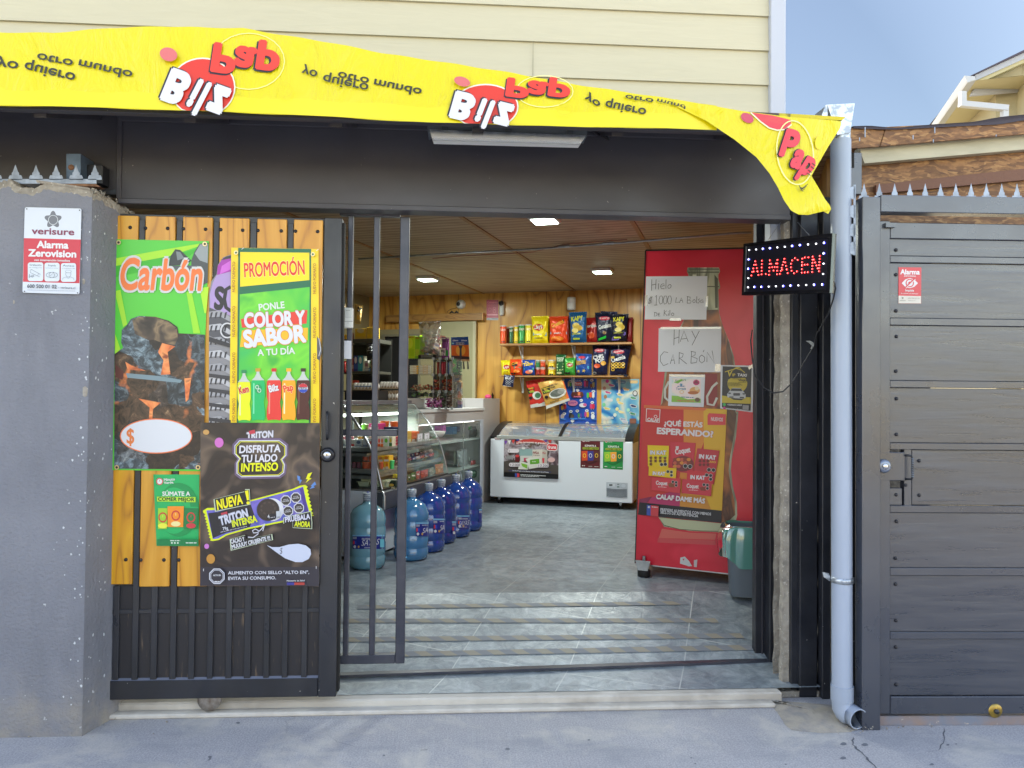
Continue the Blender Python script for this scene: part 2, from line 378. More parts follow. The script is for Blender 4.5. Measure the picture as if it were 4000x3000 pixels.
mat('chrome', '#d0d3d6', .18, metal=1); mat('steel', '#b4b8bb', .3, metal=.9, col2='#9a9ea2', ms=12); mat('brass', '#b99a48', .35, metal=.8, col2='#8a7a4c', ms=30)
mat('rust', '#6a4a38', .8, col2='#8f6b52', ms=20); mat('black_plastic', '#15161a', .35); mat('black_rubber', '#101012', .7); mat('cable', '#15151a', .5)
mat('pvc', '#98a4b6', .33, col2='#a4afc2', ms=3, st=(1, 1, .2), bp=.02, dust='#8c96a6', ds=70, dthr=(.76, .78)); mat('pvc_dark', '#8d98a9', .4)
mat('white_enamel', '#d3dae3', .28); mat('white_laminate', '#c3c4c4', .4); mat('grey_laminate', '#a9a6a6', .45); mat('white_plastic', '#d4d6d2', .35); mat('paper', '#dfe1e8', .6, bp=.03, bs=14, bd=.01)
mat('cream_wall', '#c7b98f', .8, bp=.2, bs=80); mat('beige_paint', '#8f8a6c', .6); mat('dark_void', '#0b0b0d', .8)
mat('concrete_rough', '#a8a196', .9, col2='#8b857c', ms=14, bp=.7, bs=40, bd=.02, dust='#cfc9bd', ds=60, dthr=(.62, .7))
mat('sill', '#c2bdb4', .8, col2='#a8a198', ms=5, thr=(.4, .65), st=(.4, 1, 1), bp=.3, bs=30, dust='#d0cbc2', ds=6, dthr=(.45, .7))
mat('white_trim', '#b3b9c6', .45); mat('felt', '#3a3744', .7, bp=.3, bs=20); mat('timber_pale', '#b8b49e', .6, col2='#a09c88', ms=9, st=(.3, 1, 1), bp=.2, bs=30)
clear('glass', '#f4faf8', .006, .97, dif='#9fb0ae', fk=.1); clear('acrylic', '#e6e8e8', .06, .85, dif='#b9bcbc'); clear('film', '#f4f4f2', .18, .62, .15, dif='#cfcfca'); clear('lid_glass', '#dfe8ec', .22, .55, .05, dif='#aab6c4')
clear('bag_green', '#a0d8cc', .12, .45, .14, dif='#79bfb2')
def ginger(name, c0, c1): return wood(name, c0, c1, c1)
wood('pine_yellow', '#dba23a', '#c88c20', '#9c5e14', 'Z', 9, .38, True, coat=.25, stretch=.10)
wood('pine_gold', '#dba414', '#cb8e0c', '#9a600a', 'Z', 9, .38, True, coat=.25, stretch=.10)
def seam_v(t, g):
    c = nd(t, 'TexCoord'); mp = nd(t, 'Mapping'); mp.inputs['Rotation'].default_value = (0, 0, A)
    t.links.new(c.outputs['Object'], mp.inputs[0]); s = nd(t, 'SeparateXYZ'); t.links.new(mp.outputs[0], s.inputs[0])
    a = nd(t, 'Math', operation='PINGPONG'); a.inputs[1].default_value = .05; t.links.new(s.outputs['X'], a.inputs[0])
    l = nd(t, 'Math', operation='LESS_THAN'); l.inputs[1].default_value = .0016; t.links.new(a.outputs[0], l.inputs[0])
    a2 = nd(t, 'Math', operation='PINGPONG'); a2.inputs[1].default_value = .6; t.links.new(s.outputs['X'], a2.inputs[0])
    l2 = nd(t, 'Math', operation='LESS_THAN'); l2.inputs[1].default_value = .003; t.links.new(a2.outputs[0], l2.inputs[0])
    g = mix(t, mix(t, l.outputs[0], 0.0, .35), g, '#6b4416'); return mix(t, l2.outputs[0], g, '#4a2c10')
wood('plywood', '#d3a550', '#bb8838', '#855423', 'Z', 4.2, .5, False, coat=.1, stretch=.2, rot=(0, 0, A), seam=seam_v)
def seam_c(t, g):
    c = nd(t, 'TexCoord'); mp = nd(t, 'Mapping'); mp.inputs['Rotation'].default_value = (0, 0, A)
    t.links.new(c.outputs['Object'], mp.inputs[0]); s = nd(t, 'SeparateXYZ'); t.links.new(mp.outputs[0], s.inputs[0])
    a = nd(t, 'Math', operation='PINGPONG'); a.inputs[1].default_value = .045; t.links.new(s.outputs['Y'], a.inputs[0])
    r = ramp(t, a.outputs[0], (0, .8), (.010, .4), (.018, 0)); return mix(t, r, g, '#6a5034')
wood('ceiling_boards', '#b8a484', '#a48f6e', '#8a7456', 'X', 6, .55, False, stretch=.12, knots=False, rot=(0, 0, A), seam=seam_c)
wood('batten_wood', '#a37a40', '#8f6834', '#6f4e28', 'X', 8, .5, True, stretch=.1, knots=False)
wood('shelf_wood', '#b58a55', '#a57a48', '#8a6236', 'X', 8, .5, True, stretch=.1, knots=False)
wood('dark_board', '#4e5058', '#454850', '#3a3c44', 'X', 7, .36, True, stretch=.06, knots=False)
wood('dark_panel', '#26252a', '#2c2a2e', '#3a332e', 'Z', 9, .5, True, stretch=.06, knots=False)
def m_board():                                             # painted timber of the side gate
    m, t, b = newmat('painted_board'); co = coords(t, sca=(.07, 1, 1), rnd=True); g = noise(t, co, 30, 4, .6, .6)
    c = mix(t, ramp(t, g, (.3, 0), (.75, 1)), '#2a2f3b', '#3b3f4a'); s = noise(t, coords(t, sca=(.3, 1, 1), rnd=True), 3.2, 4)
    c = mix(t, ramp(t, s, (.6, 0), (.66, .6), (.7, 0)), c, '#22242a'); b.inputs['IOR'].default_value = 1.75; b.inputs['Specular IOR Level'].default_value = .62; setc(t, b, 'Base Color', c)
    setc(t, b, 'Roughness', ramp(t, g, (.3, .24), (.7, .4))); t.links.new(bump(t, g, .3, .003), b.inputs['Normal'])
m_board()
def m_panel():
    m, t, b = newmat('worn_panel'); co = coords(t, sca=(1, 1, .09), rnd=True); g = noise(t, co, 60, 4, .6); w = noise(t, coords(t, rnd=True), 5, 3)
    sepz = nd(t, 'SeparateXYZ'); t.links.new(coords(t), sepz.inputs[0])
    k = mix(t, ramp(t, g, (.6, 0), (.68, 1)), 0.0, ramp(t, w, (.42, 0), (.6, .8)))
    setc(t, b, 'Base Color', mix(t, k, '#232227', '#75624f')); setc(t, b, 'Roughness', .5); t.links.new(bump(t, g, .3, .003), b.inputs['Normal'])
m_panel()
def m_ground():
    m, t, b = newmat('concrete_ground'); co = coords(t); c = mix(t, ramp(t, noise(t, co, 1.4, 6, .6), (.35, 0), (.7, 1)), '#b9b6b8', '#a8a6aa')
    c = mix(t, ramp(t, noise(t, co, 130, 2), (.38, .6), (.62, 0)), c, '#7f8187')
    st = noise(t, coords(t, sca=(60, 1, 1)), 3, 3); c = mix(t, ramp(t, st, (.5, 0), (.9, .35)), c, '#cbccce')
    vo = nd(t, 'TexVoronoi'); vo.feature = 'F1'; vo.inputs['Scale'].default_value = 4.2; vo.inputs['Randomness'].default_value = 1
    wv = nd(t, 'VectorMath', operation='ADD'); nn = nd(t, 'TexNoise'); nn.inputs['Scale'].default_value = 9; t.links.new(co, nn.inputs[0]); ms_ = nd(t, 'VectorMath', operation='SCALE'); ms_.inputs[3].default_value = .14
    t.links.new(nn.outputs['Color'], ms_.inputs[0]); t.links.new(co, wv.inputs[0]); t.links.new(ms_.outputs[0], wv.inputs[1]); t.links.new(wv.outputs[0], vo.inputs[0])
    c = mix(t, ramp(t, vo.outputs['Distance'], (0, 1), (.035, .8), (.05, 0)), c, '#5f6168')
    dm = ramp(t, noise(t, co, 2.7, 4, .7, .4), (.5, 0), (.68, .75)); c = mix(t, dm, c, '#c4bfb6'); c = mix(t, ramp(t, noise(t, coords(t, sca=(1, 1.8, 1)), 1.9, 6, .7), (.52, 0), (.66, .55)), c, '#8e9096')
    cv = nd(t, 'TexVoronoi'); cv.feature = 'DISTANCE_TO_EDGE'; cv.inputs['Scale'].default_value = .75
    w2 = nd(t, 'VectorMath', operation='ADD'); n3 = nd(t, 'TexNoise'); n3.inputs['Scale'].default_value = 3; n3.inputs['Detail'].default_value = 6; t.links.new(co, n3.inputs[0]); t.links.new(co, w2.inputs[0])
    s3 = nd(t, 'VectorMath', operation='SCALE'); s3.inputs[3].default_value = .5; t.links.new(n3.outputs['Color'], s3.inputs[0]); t.links.new(s3.outputs[0], w2.inputs[1]); t.links.new(w2.outputs[0], cv.inputs[0])
    ck = ramp(t, cv.outputs['Distance'], (0, 1), (.0012, 1), (.0026, 0)); ck = mix(t, ramp(t, noise(t, co, .9), (.55, 0), (.62, .6)), 0.0, ck); c = mix(t, ck, c, '#6d6f75')
    setc(t, b, 'Base Color', c); setc(t, b, 'Roughness', .85)
    h = mix(t, .5, noise(t, co, 160, 3), noise(t, co, 26, 4)); h = mix(t, ramp(t, st, (.4, 0), (.9, .3)), h, 1.0); t.links.new(bump(t, h, .5, .006), b.inputs['Normal'])
m_ground()
def m_tile(nm='slate_tile', cl=('#566069', '#7a848d', '#96a0a8'), bs_=.35):
    m, t, b = newmat(nm); co = coords(t, rot=(0, 0, A)); br = nd(t, 'TexBrick'); br.offset = 0; br.squash = 1
    mp = nd(t, 'Mapping'); mp.inputs['Location'].default_value = (.13, .2, 0); t.links.new(co, mp.inputs[0]); t.links.new(mp.outputs[0], br.inputs['Vector'])
    for k, v in (('Scale', 1), ('Mortar Size', .0035), ('Mortar Smooth', .1), ('Brick Width', .6), ('Row Height', .6)): br.inputs[k].default_value = v
    br.inputs['Color1'].default_value = (1, 1, 1, 1); br.inputs['Color2'].default_value = (.8, .8, .8, 1)
    w = nd(t, 'VectorMath', operation='ADD'); n3 = nd(t, 'TexNoise'); n3.inputs['Scale'].default_value = 5; n3.inputs['Detail'].default_value = 5; t.links.new(co, n3.inputs[0]); t.links.new(co, w.inputs[0])
    s3 = nd(t, 'VectorMath', operation='SCALE'); s3.inputs[3].default_value = .10; t.links.new(n3.outputs['Color'], s3.inputs[0]); t.links.new(s3.outputs[0], w.inputs[1])
    v = nd(t, 'TexVoronoi'); v.feature = 'DISTANCE_TO_EDGE'; v.inputs['Scale'].default_value = 4.2; t.links.new(w.outputs[0], v.inputs[0])
    v2 = nd(t, 'TexVoronoi'); v2.inputs['Scale'].default_value = 4.2; t.links.new(w.outputs[0], v2.inputs[0])
    hs = nd(t, 'SeparateXYZ'); t.links.new(v2.outputs['Color'], hs.inputs[0])
    c = ramp(t, noise(t, w.outputs[0], 9, 9, .75, .9), (.34, cl[0]), (.5, cl[1]), (.66, cl[2]))
    c = mix(t, .22, c, ramp(t, hs.outputs[0], (0, cl[0]), (.5, cl[1]), (1, cl[2])))
    c = mix(t, ramp(t, v.outputs['Distance'], (0, .28), (.006, .1), (.011, 0)), c, cl[0])
    c = mix(t, br.outputs['Fac'], mix(t, 1.0, c, br.outputs['Color'], 'MULTIPLY'), '#8d9498' if nm[0] == 's' else '#b4babb')
    setc(t, b, 'Base Color', c); setc(t, b, 'Roughness', ramp(t, noise(t, co, 20), (.3, .28), (.7, .46)))
    h = mix(t, .15, noise(t, w.outputs[0], 12, 9, .78, .9), ramp(t, v.outputs['Distance'], (0, 0), (.03, 1))); h = mix(t, br.outputs['Fac'], h, .3)
    t.links.new(bump(t, h, bs_*.7, .008), b.inputs['Normal'])
m_tile()
m_tile('ramp_tile', ('#68727a', '#8e989f', '#b4bcc1'), .55)
def m_stucco():
    m, t, b = newmat('grey_stucco'); co = coords(t); c = mix(t, ramp(t, noise(t, co, 2, 5), (.35, 0), (.7, 1)), '#84868f', '#777982')
    f = noise(t, co, 34, 3); cl = noise(t, co, 2.3, 2)
    k = mix(t, ramp(t, cl, (.5, 0), (.62, 1)), 0.0, ramp(t, f, (.73, 0), (.745, 1))); c = mix(t, k, c, '#c5c8cc'); c = mix(t, ramp(t, noise(t, coords(t, sca=(1, 1, .3)), 3.5, 5, .6), (.5, 0), (.7, .4)), c, '#5e6068')
    sp_ = nd(t, 'SeparateXYZ'); t.links.new(co, sp_.inputs[0]); mm = nd(t, 'MapRange'); mm.inputs[1].default_value = .32; mm.inputs[2].default_value = .0; t.links.new(sp_.outputs['Z'], mm.inputs[0])
    dd = mix(t, 1.0, mm.outputs[0], ramp(t, noise(t, co, 6, 5), (.4, .1), (.65, 1)), 'MULTIPLY'); c = mix(t, dd, c, '#9c958a')
    setc(t, b, 'Base Color', c); setc(t, b, 'Roughness', .85); t.links.new(bump(t, noise(t, co, 62, 4, .65), .9, .012), b.inputs['Normal'])
m_stucco()
def m_siding():
    m, t, b = newmat('siding'); co = coords(t, sca=(.12, 1, 1)); g = noise(t, co, 22, 5, .6, 1.5)
    setc(t, b, 'Base Color', mix(t, ramp(t, g, (.3, 0), (.8, .5)), '#c2bda4', '#b5b098')); setc(t, b, 'Roughness', .6); t.links.new(bump(t, g, .35, .006), b.inputs['Normal'])
m_siding()
def m_osb():
    m, t, b = newmat('osb'); w = nd(t, 'VectorMath', operation='ADD'); co = coords(t); n3 = nd(t, 'TexNoise'); n3.inputs['Scale'].default_value = 6; t.links.new(co, n3.inputs[0])
    vo = nd(t, 'TexVoronoi'); vo.inputs['Scale'].default_value = 48; vo.inputs['Randomness'].default_value = 1
    s3 = nd(t, 'VectorMath', operation='SCALE'); s3.inputs[3].default_value = .09; t.links.new(n3.outputs['Color'], s3.inputs[0]); t.links.new(co, w.inputs[0]); t.links.new(s3.outputs[0], w.inputs[1])
    mp = nd(t, 'Mapping'); mp.inputs['Scale'].default_value = (.45, 1.2, 2.2); mp.inputs['Rotation'].default_value = (0, .35, 0); t.links.new(w.outputs[0], mp.inputs[0]); t.links.new(mp.outputs[0], vo.inputs[0])
    hs = nd(t, 'SeparateXYZ'); t.links.new(vo.outputs['Color'], hs.inputs[0])
    c = ramp(t, hs.outputs[0], (0, '#5e4029'), (.35, '#785432'), (.7, '#946b42'), (1, '#a98254')); c = mix(t, ramp(t, noise(t, co, 40, 3), (.4, 0), (.7, .5)), c, '#5a3a24')
    setc(t, b, 'Base Color', c); setc(t, b, 'Roughness', .6); t.links.new(bump(t, hs.outputs[1], .3, .004), b.inputs['Normal'])
m_osb()
def m_yellow():
    m, t, b = newmat('banner_vinyl'); setc(t, b, 'Base Color', '#dccf00'); setc(t, b, 'Roughness', .3)
    b.inputs['Subsurface Weight'].default_value = 0; o = t.nodes['Material Output']
    tl = nd(t, 'BsdfTranslucent'); tl.inputs[0].default_value = lin('#d8c800'); ms_ = nd(t, 'MixShader'); ms_.inputs[0].default_value = .08
    t.links.new(b.outputs[0], ms_.inputs[1]); t.links.new(tl.outputs[0], ms_.inputs[2]); t.links.new(ms_.outputs[0], o.inputs[0])
    t.links.new(bump(t, noise(t, coords(t, sca=(1, 1, .35)), 8, 4, .55, .8), .85, .04), b.inputs['Normal'])
m_yellow()
def m_coal():
    m, t, b = newmat('coal_print'); co = coords(t); w = nd(t, 'VectorMath', operation='ADD'); n3 = nd(t, 'TexNoise'); n3.inputs['Scale'].default_value = 7; n3.inputs['Detail'].default_value = 4; t.links.new(co, n3.inputs[0])
    s3 = nd(t, 'VectorMath', operation='SCALE'); s3.inputs[3].default_value = .12; t.links.new(n3.outputs['Color'], s3.inputs[0]); t.links.new(co, w.inputs[0]); t.links.new(s3.outputs[0], w.inputs[1])
    v = nd(t, 'TexVoronoi'); v.feature = 'DISTANCE_TO_EDGE'; v.inputs['Scale'].default_value = 8.5; t.links.new(w.outputs[0], v.inputs[0])
    v2 = nd(t, 'TexVoronoi'); v2.inputs['Scale'].default_value = 8.5; t.links.new(w.outputs[0], v2.inputs[0]); hs = nd(t, 'SeparateXYZ'); t.links.new(v2.outputs['Color'], hs.inputs[0])
    g = noise(t, w.outputs[0], 26, 6, .7, .8); c = ramp(t, g, (.3, '#1b2026'), (.5, '#46535c'), (.62, '#7f939e'), (.75, '#bcc8c8'))
    c2 = ramp(t, g, (.35, '#1e1815'), (.6, '#5c4636'), (.75, '#a98a68')); c = mix(t, ramp(t, hs.outputs[0], (.45, 0), (.55, 1)), c, c2); c = mix(t, ramp(t, hs.outputs[1], (.3, .75), (.6, 0)), c, '#1d1a1c')
    e = ramp(t, v.outputs['Distance'], (0, 1), (.05, .8), (.1, 0)); e2 = mix(t, ramp(t, noise(t, co, 4.5), (.57, 0), (.64, .9)), 0.0, e); c = mix(t, e2, c, '#e88448')
    setc(t, b, 'Base Color', c); setc(t, b, 'Roughness', .35)
m_coal()
def m_photo(name, cols, s=7, dist=.8, rough=.32, st=(1, 1, 1)):     # soft blurred colour areas of a printed photograph
    m, t, b = newmat(name); n = len(cols); g = noise(t, coords(t, sca=st), s, 2, .5, dist)
    setc(t, b, 'Base Color', ramp(t, g, *[(.28+.44*i/(n-1), c) for i, c in enumerate(cols)])); setc(t, b, 'Roughness', rough)
m_photo('print_dark_glow', ['#4a3c34', '#2b2526', '#332c2c', '#6a5a4e', '#2a2730'], 5)
m_photo('print_green_glow', ['#3fae3a', '#74d238', '#4fc03c', '#2eb45c'], 5)
m_photo('print_purple', ['#4a4aa8', '#5b62b8', '#7a6ac0', '#3a4a9c'], 14)
m_photo('print_cola', ['#3a1c14', '#6a3424', '#a8602c', '#4a281c', '#7c4a34'], 7, st=(1, 1, .4))
m_photo('print_bottle_glass', ['#c9cbb0', '#a9ad92', '#6c7060', '#dfe0c8'], 14, st=(1, 1, .2))
m_photo('print_sea', ['#1a4aa0', '#2a7ab8', '#7ab8d0', '#e0d8c0', '#2a90b0'], 3.5)
m_photo('print_blue', ['#183a9a', '#2252b4', '#1c4aa6', '#2a62c4'], 6)
m_photo('print_party', ['#2c2024', '#6a5860', '#a8a0a8', '#4a3a34', '#8a7a60'], 9)
m_photo('print_tint', ['#b8d8e0', '#e8e0d8', '#f0d8e0', '#d8e8c8'], 7)
m_photo('ember', ['#7a3420', '#dd7440', '#f09a5c', '#8a4028'], 16); m_photo('ash', ['#2a2422', '#4c4038', '#8a7458', '#3a302c'], 12)
m_photo('print_redfade', ['#e03048', '#d02038', '#da2840'], 2.2)
m_photo('candy', ['#b83a2a', '#e8c890', '#6a3020', '#d8582a', '#f0e0d0', '#3a6a3a'], 60, 2)
m_photo('candy_pink', ['#d8409a', '#f0a0d8', '#a02a80', '#f4d8ec', '#c050b0'], 45, 2)
m_photo('candy_green', ['#5a6a50', '#c8d0b8', '#3a4a38', '#a8a898'], 45, 2)
m_photo('candy_red', ['#b02a1c', '#e05028', '#701c18', '#e88a50', '#c8b098'], 30, 2)
# ================================================================== the setting
mb = MB()
mb.add([(-70, -60, 0), (70, -60, 0), (70, 3.93, 0), (-70, 3.93, 0)], [[0, 1, 2, 3]], 'concrete_ground')
for L, w in (([(505, 1478), (498, 1520), (560, 1580), (640, 1660), (720, 1760)], 3.2), ([(1040, 1425), (1036, 1500), (1000, 1555), (935, 1562)], 2.2), ([(180, 1452), (300, 1457), (470, 1452)], 2)):
    P = [HZ(3000+.6631*(x+((k*7) % 5-2)*1.5), 1900+.6631*y, .0015) for k, (x, y) in enumerate(L)]
    for a, b in zip(P, P[1:]):
        for j in range(5):
            p = a.lerp(b, j/5); q = a.lerp(b, (j+1)/5); rw = .0012*w*(.6+((j*3) % 4)*.25); o = Vector((math.sin(j*2.1)*.004, 0, 0)); o2 = Vector((math.sin(j*2.1+2.1)*.004, 0, 0)) if j < 4 else o*0
            o = o if j else o*0; mb.face([p+o+Vector((-rw, 0, 0)), p+o+Vector((rw, 0, 0)), q+o2+Vector((rw, 0, 0)), q+o2+Vector((-rw, 0, 0))], mat('crack', '#5e6067', .9))
for x, y, r in ((3295, 2905, 12), (3378, 2908, 12), (3294, 2960, 11), (3640, 2985, 8), (1983, 2925, 9), (930, 2823, 8), (3703, 2909, 6), (3735, 2906, 4), (1500, 2950, 5), (2300, 2890, 5), (2700, 2960, 4)):
    mb.face([HZ(x+r*math.cos(k*.7)*(1+.3*math.sin(k*2)), y+r*.5*math.sin(k*.7), .0015) for k in range(9)], mat('oil_spot', '#6c6f77', .7))
mb.build('sidewalk', kind='structure')
m = mat('asphalt', '#6c6a66', .9, col2='#5c5a58', ms=3, bp=.3, bs=90)
mb = MB(); mb.box((-70, -9.4, -.05), (70, -1.4, .004), 'asphalt'); mb.build('road', kind='structure')
mb = MB(); mb.add([(-300, 3.9, -.02), (300, 3.9, -.02), (300, 600, -.02), (-300, 600, -.02)], [[0, 1, 2, 3]], mat('soil', '#8c8272', .9, bp=.3)); mb.build('ground', kind='structure')
mb = MB(); mb.add([(-300, -400, -.03), (300, -400, -.03), (300, -58, -.03), (-300, -58, -.03)], [[0, 1, 2, 3]], 'soil'); mb.build('far_ground', kind='structure')
# across the street, seen only as a reflection in the paint and the glass
w_ = thing('boundary_wall', 'long cream rendered wall across the sunlit street', 'wall', (0, -12, 0))
mb = MB(); mb.box((-26, -12.2, 0), (26, -12, 3.1), 'cream_wall')
for k in range(14): mb.box((-26+k*4, -12, 0), (-25.7+k*4, -11.94, 3.1), 'cream_wall')
mb.build('wall', w_); mb = MB(); mb.box((-26, -12.28, 3.1), (26, -11.92, 3.2), 'white_trim'); mb.build('coping', w_)
# ---- shop floor with its ramp
def ramp_z(Y): return .058 if Y < 3.94 else .07 if Y < 4.2 else (FZ if Y > 5.02 else .07+(Y-4.2)/(5.02-4.2)*(FZ-.07))
mb = MB()
for i, (ya, yb) in enumerate(((3.915, 4.2), (4.2, 5.02), (5.02, 14))):
    za, zb = ramp_z(ya), ramp_z(yb); mb.add([(-6, ya, za), (4, ya, za), (4, yb, zb), (-6, yb, zb)], [[0, 1, 2, 3]], 'slate_tile' if i == 2 else 'ramp_tile')
mb.build('shop_floor', kind='structure', origin=(0, 3.93, 0))
# ---- the shop building
shop = thing('shop_building', 'cream clapboard shop building with charcoal steel front over an open doorway', 'building', (-1, 4, 0))
sill = MB(); q = [(Q7[0], 2715)]
sill.box((-2.02, 3.86, 0), (1.66, 3.93, .055), 'sill', .008); sill.box((-2.02, 3.80, 0), (1.6, 3.86, .022), 'sill', .006); sill.box((1.661, 3.935, 0), (2.7, 4.1, .03), 'concrete_rough'); sill.build('door_sill', shop)
# upper wall: lapped boards
XR = VT(3000, 250, 4.1).x
mb = MB(); ys = [-60, 43, 141, 307, 345]                  # native rows of the board laps near x 2400
lap = []
for px, py in ((2400, 42), (2400, 172), (2400, 314)): lap.append(VT(px, py, 4.1).z)
pitch = (lap[0]-lap[2])/2; z = lap[2]-pitch*3
while z < 6.0:
    mb.add([(-9, 4.1-.014, z), (XR, 4.1-.014, z), (XR, 4.1, z+pitch), (-9, 4.1, z+pitch), (-9, 4.1, z), (XR, 4.1, z)], [[0, 1, 2, 3], [0, 4, 5, 1]], 'siding')
    for xx in (VT(2080, 250, 4.1).x,):
        mb.box((xx, 4.083, z+.004), (xx+.0022, 4.0845, z+pitch*.98), ink('#8d886f', .7)) if lap[2]-.02 < z < lap[2]+pitch*1.1 and xx > 0 and int(round((z-lap[2])/pitch)) == 0 else None
    z += pitch
mb.add([(-9, 4.12, 2.6), (XR, 4.12, 2.6), (XR, 4.12, 6), (-9, 4.12, 6)], [[0, 1, 2, 3]], 'siding'); mb.build('siding_wall', shop)
XT = VT(3070, 250, 4.06).x
mb = MB(); mb.box((XR, 4.06, 2.4), (XT, 4.14, 6), 'white_trim', .004); mb.box((XT-.02, 4.1, 3.0), (XT, 12, 6), 'siding'); mb.build('corner_trim', shop)
mb = MB(); mb.box((-9.2, 3.9, 6), (XT+.2, 12.2, 6.15), 'felt'); mb.build('roof', shop)
mb = MB(); mb.box((-9.05, 4.12, 2.95), (-9, 12, 6), 'siding'); mb.box((-9, 11.9, 2.95), (XT-.03, 12, 6), 'siding'); mb.build('outer_wall', shop)
# charcoal steel band over the doorway
Z0 = VT(2000, 832, 3.85).z; ZT = VT(2000, 505, 3.85).z+.05
XJ = VT(3085, 850, 3.85).x; XL = VT(466, 700, 3.85).x
mb = MB(); mb.box((XL, 3.85, Z0), (XJ, 3.93, ZT), 'charcoal_paint'); mb.box((XL, 3.835, Z0-.004), (XJ, 3.94, Z0+.022), 'charcoal_paint', .003)
mb.box((XL-.012, 3.842, Z0+.02), (XL+.012, 3.93, ZT), 'charcoal_paint', .003)
zt2 = VT(2000, 520, 3.84).z; mb.box((XL, 3.838, zt2), (XJ, 3.851, zt2+.03), 'charcoal_paint', .003)
mb.build('front_panel', shop)
zb = VT(200, 752, 3.87).z
mb = MB(); mb.box((-4.5, 3.87, zb), (XL-.014, 3.93, ZT), 'charcoal_paint'); mb.box((-4.5, 3.86, zb-.004), (XL-.014, 3.935, zb+.02), 'black_steel'); mb.build('side_panel', shop)
# canopy over the front: corrugated sheet on rafters
EY = 3.33; EZ = VT(1900, 478, EY).z+.01; WZ = ZT+.03
mb = MB()
def can(u, v):
    x = -4.5+u*(1.62+4.5); y = EY+.02+v*(4.08-EY); return Vector((x, y, EZ+.05+(WZ-EZ+.04)*v+.011*math.sin(x*2*math.pi/.13)))
mb.grid(can, 330, 2, 'galvanised'); mb.build('canopy_sheet', shop)
x = -4.3
while x < 1.6:
    mb = MB(); a = Vector((x, EY+.04, EZ+.012)); b = Vector((x, 4.05, WZ+.02)); mb.prism([a, a+Vector((.05, 0, 0)), a+Vector((.05, 0, -.05)), a+Vector((0, 0, -.05))], b-a, 'charcoal_paint'); mb.build('rafter', shop); x += .62
mb = MB(); mb.box((-4.5, EY, EZ-.02), (1.62, EY+.04, EZ+.03), 'charcoal_paint', .003); mb.build('canopy_beam', shop)
mb = MB(); mb.box((-4.5, 3.935, 2.35), (-1.98, 4.08, ZT), 'charcoal_paint'); mb.build('left_infill', shop)
# rooms behind
CZ = TT(2000, 1143, 9.5).z
mb = MB(); mb.ibox((-4.95, 9.5, 0), (1.4, 9.6, CZ+.1), 'plywood'); mb.build('back_wall', shop)
mb = MB(); mb.ibox((-5.0, 1.9, 0), (-4.9, 9.5, CZ+.1), mat('partition_paint', '#857a58', .7)); mb.build('left_wall', shop)
mb = MB(); mb.ibox((.45, 4.62, 0), (.55, 9.5, CZ+.1), 'plywood'); mb.build('right_wall', shop)
mb = MB(); mb.add([(-7, 3.94, CZ), (3.2, 3.94, CZ), (5, 14, CZ), (-7, 14, CZ), (-7, 3.94, CZ+.05), (3.2, 3.94, CZ+.05), (5, 14, CZ+.05), (-7, 14, CZ+.05)], [[0, 1, 2, 3], [4, 5, 6, 7], [0, 1, 5, 4], [2, 3, 7, 6]], 'ceiling_boards')
mb.build('ceiling', shop)
mb = MB()
for s0, tq in ((-2.05, 4.6), (-3.27, 4.3), (-.83, 4.9)): mb.ibox((s0, tq, CZ-.008), (s0+.035, 9.5, CZ+.002), 'batten_wood')
mb.build('ceiling_batten', shop)
# back wall left part: pale wall with a dark doorway, timber beam above
b0 = stz(TT(1300, 1290, 9.48)); zhi = TT(1600, 1286, 9.48).z
sA = stz(TT(1502, 1400, 9.48))[0]; sB = stz(TT(1636, 1400, 9.48))[0]; zD = TT(1530, 1315, 9.48).z; sC = stz(TT(1725, 1400, 9.48))[0]
mb = MB(); PWm = mat('pale_wall', '#8a8160', .7)
mb.ibox((-4.9, 9.47, FZ), (sA, 9.5, zhi), PWm); mb.ibox((sB, 9.47, FZ), (sC+.1, 9.5, zhi), PWm); mb.ibox((sA, 9.47, zD), (sB, 9.5, zhi), PWm)
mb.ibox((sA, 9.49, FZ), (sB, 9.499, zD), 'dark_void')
for a, b in (((sA-.03, 9.455, FZ), (sA, 9.47, zD+.03)), ((sB, 9.455, FZ), (sB+.03, 9.47, zD+.03)), ((sA, 9.455, zD), (sB, 9.47, zD+.03))): mb.ibox(a, b, mat('door_trim', '#77735f', .6))
mb.build('inner_doorway', shop)
mb = MB(); s1 = stz(TT(1885, 1240, 9.42))[0]; z1 = TT(1885, 1222, 9.42).z; z2 = TT(1885, 1251, 9.42).z
mb.ibox((-4.6, 9.40, z2), (s1, 9.47, z1), 'batten_wood', .003); mb.ibox((s1, 9.40, z2), (s1+.012, 9.5, z1), mat('end_grain', '#cda56a', .6)); mb.build('door_track_beam', shop)
mb = MB(); s2 = stz(TT(1848, 1300, 9.43))[0]; zt_ = TT(1800, 1256, 9.43).z
mb.ibox((sC, 9.42, FZ), (s2, 9.455, zt_), mat('door_beige', '#8e8a68', .55)); mb.ibox((s2, 9.42, FZ), (s2+.04, 9.47, zt_), mat('door_edge', '#a7a283', .55)); mb.build('sliding_inner_door', shop)
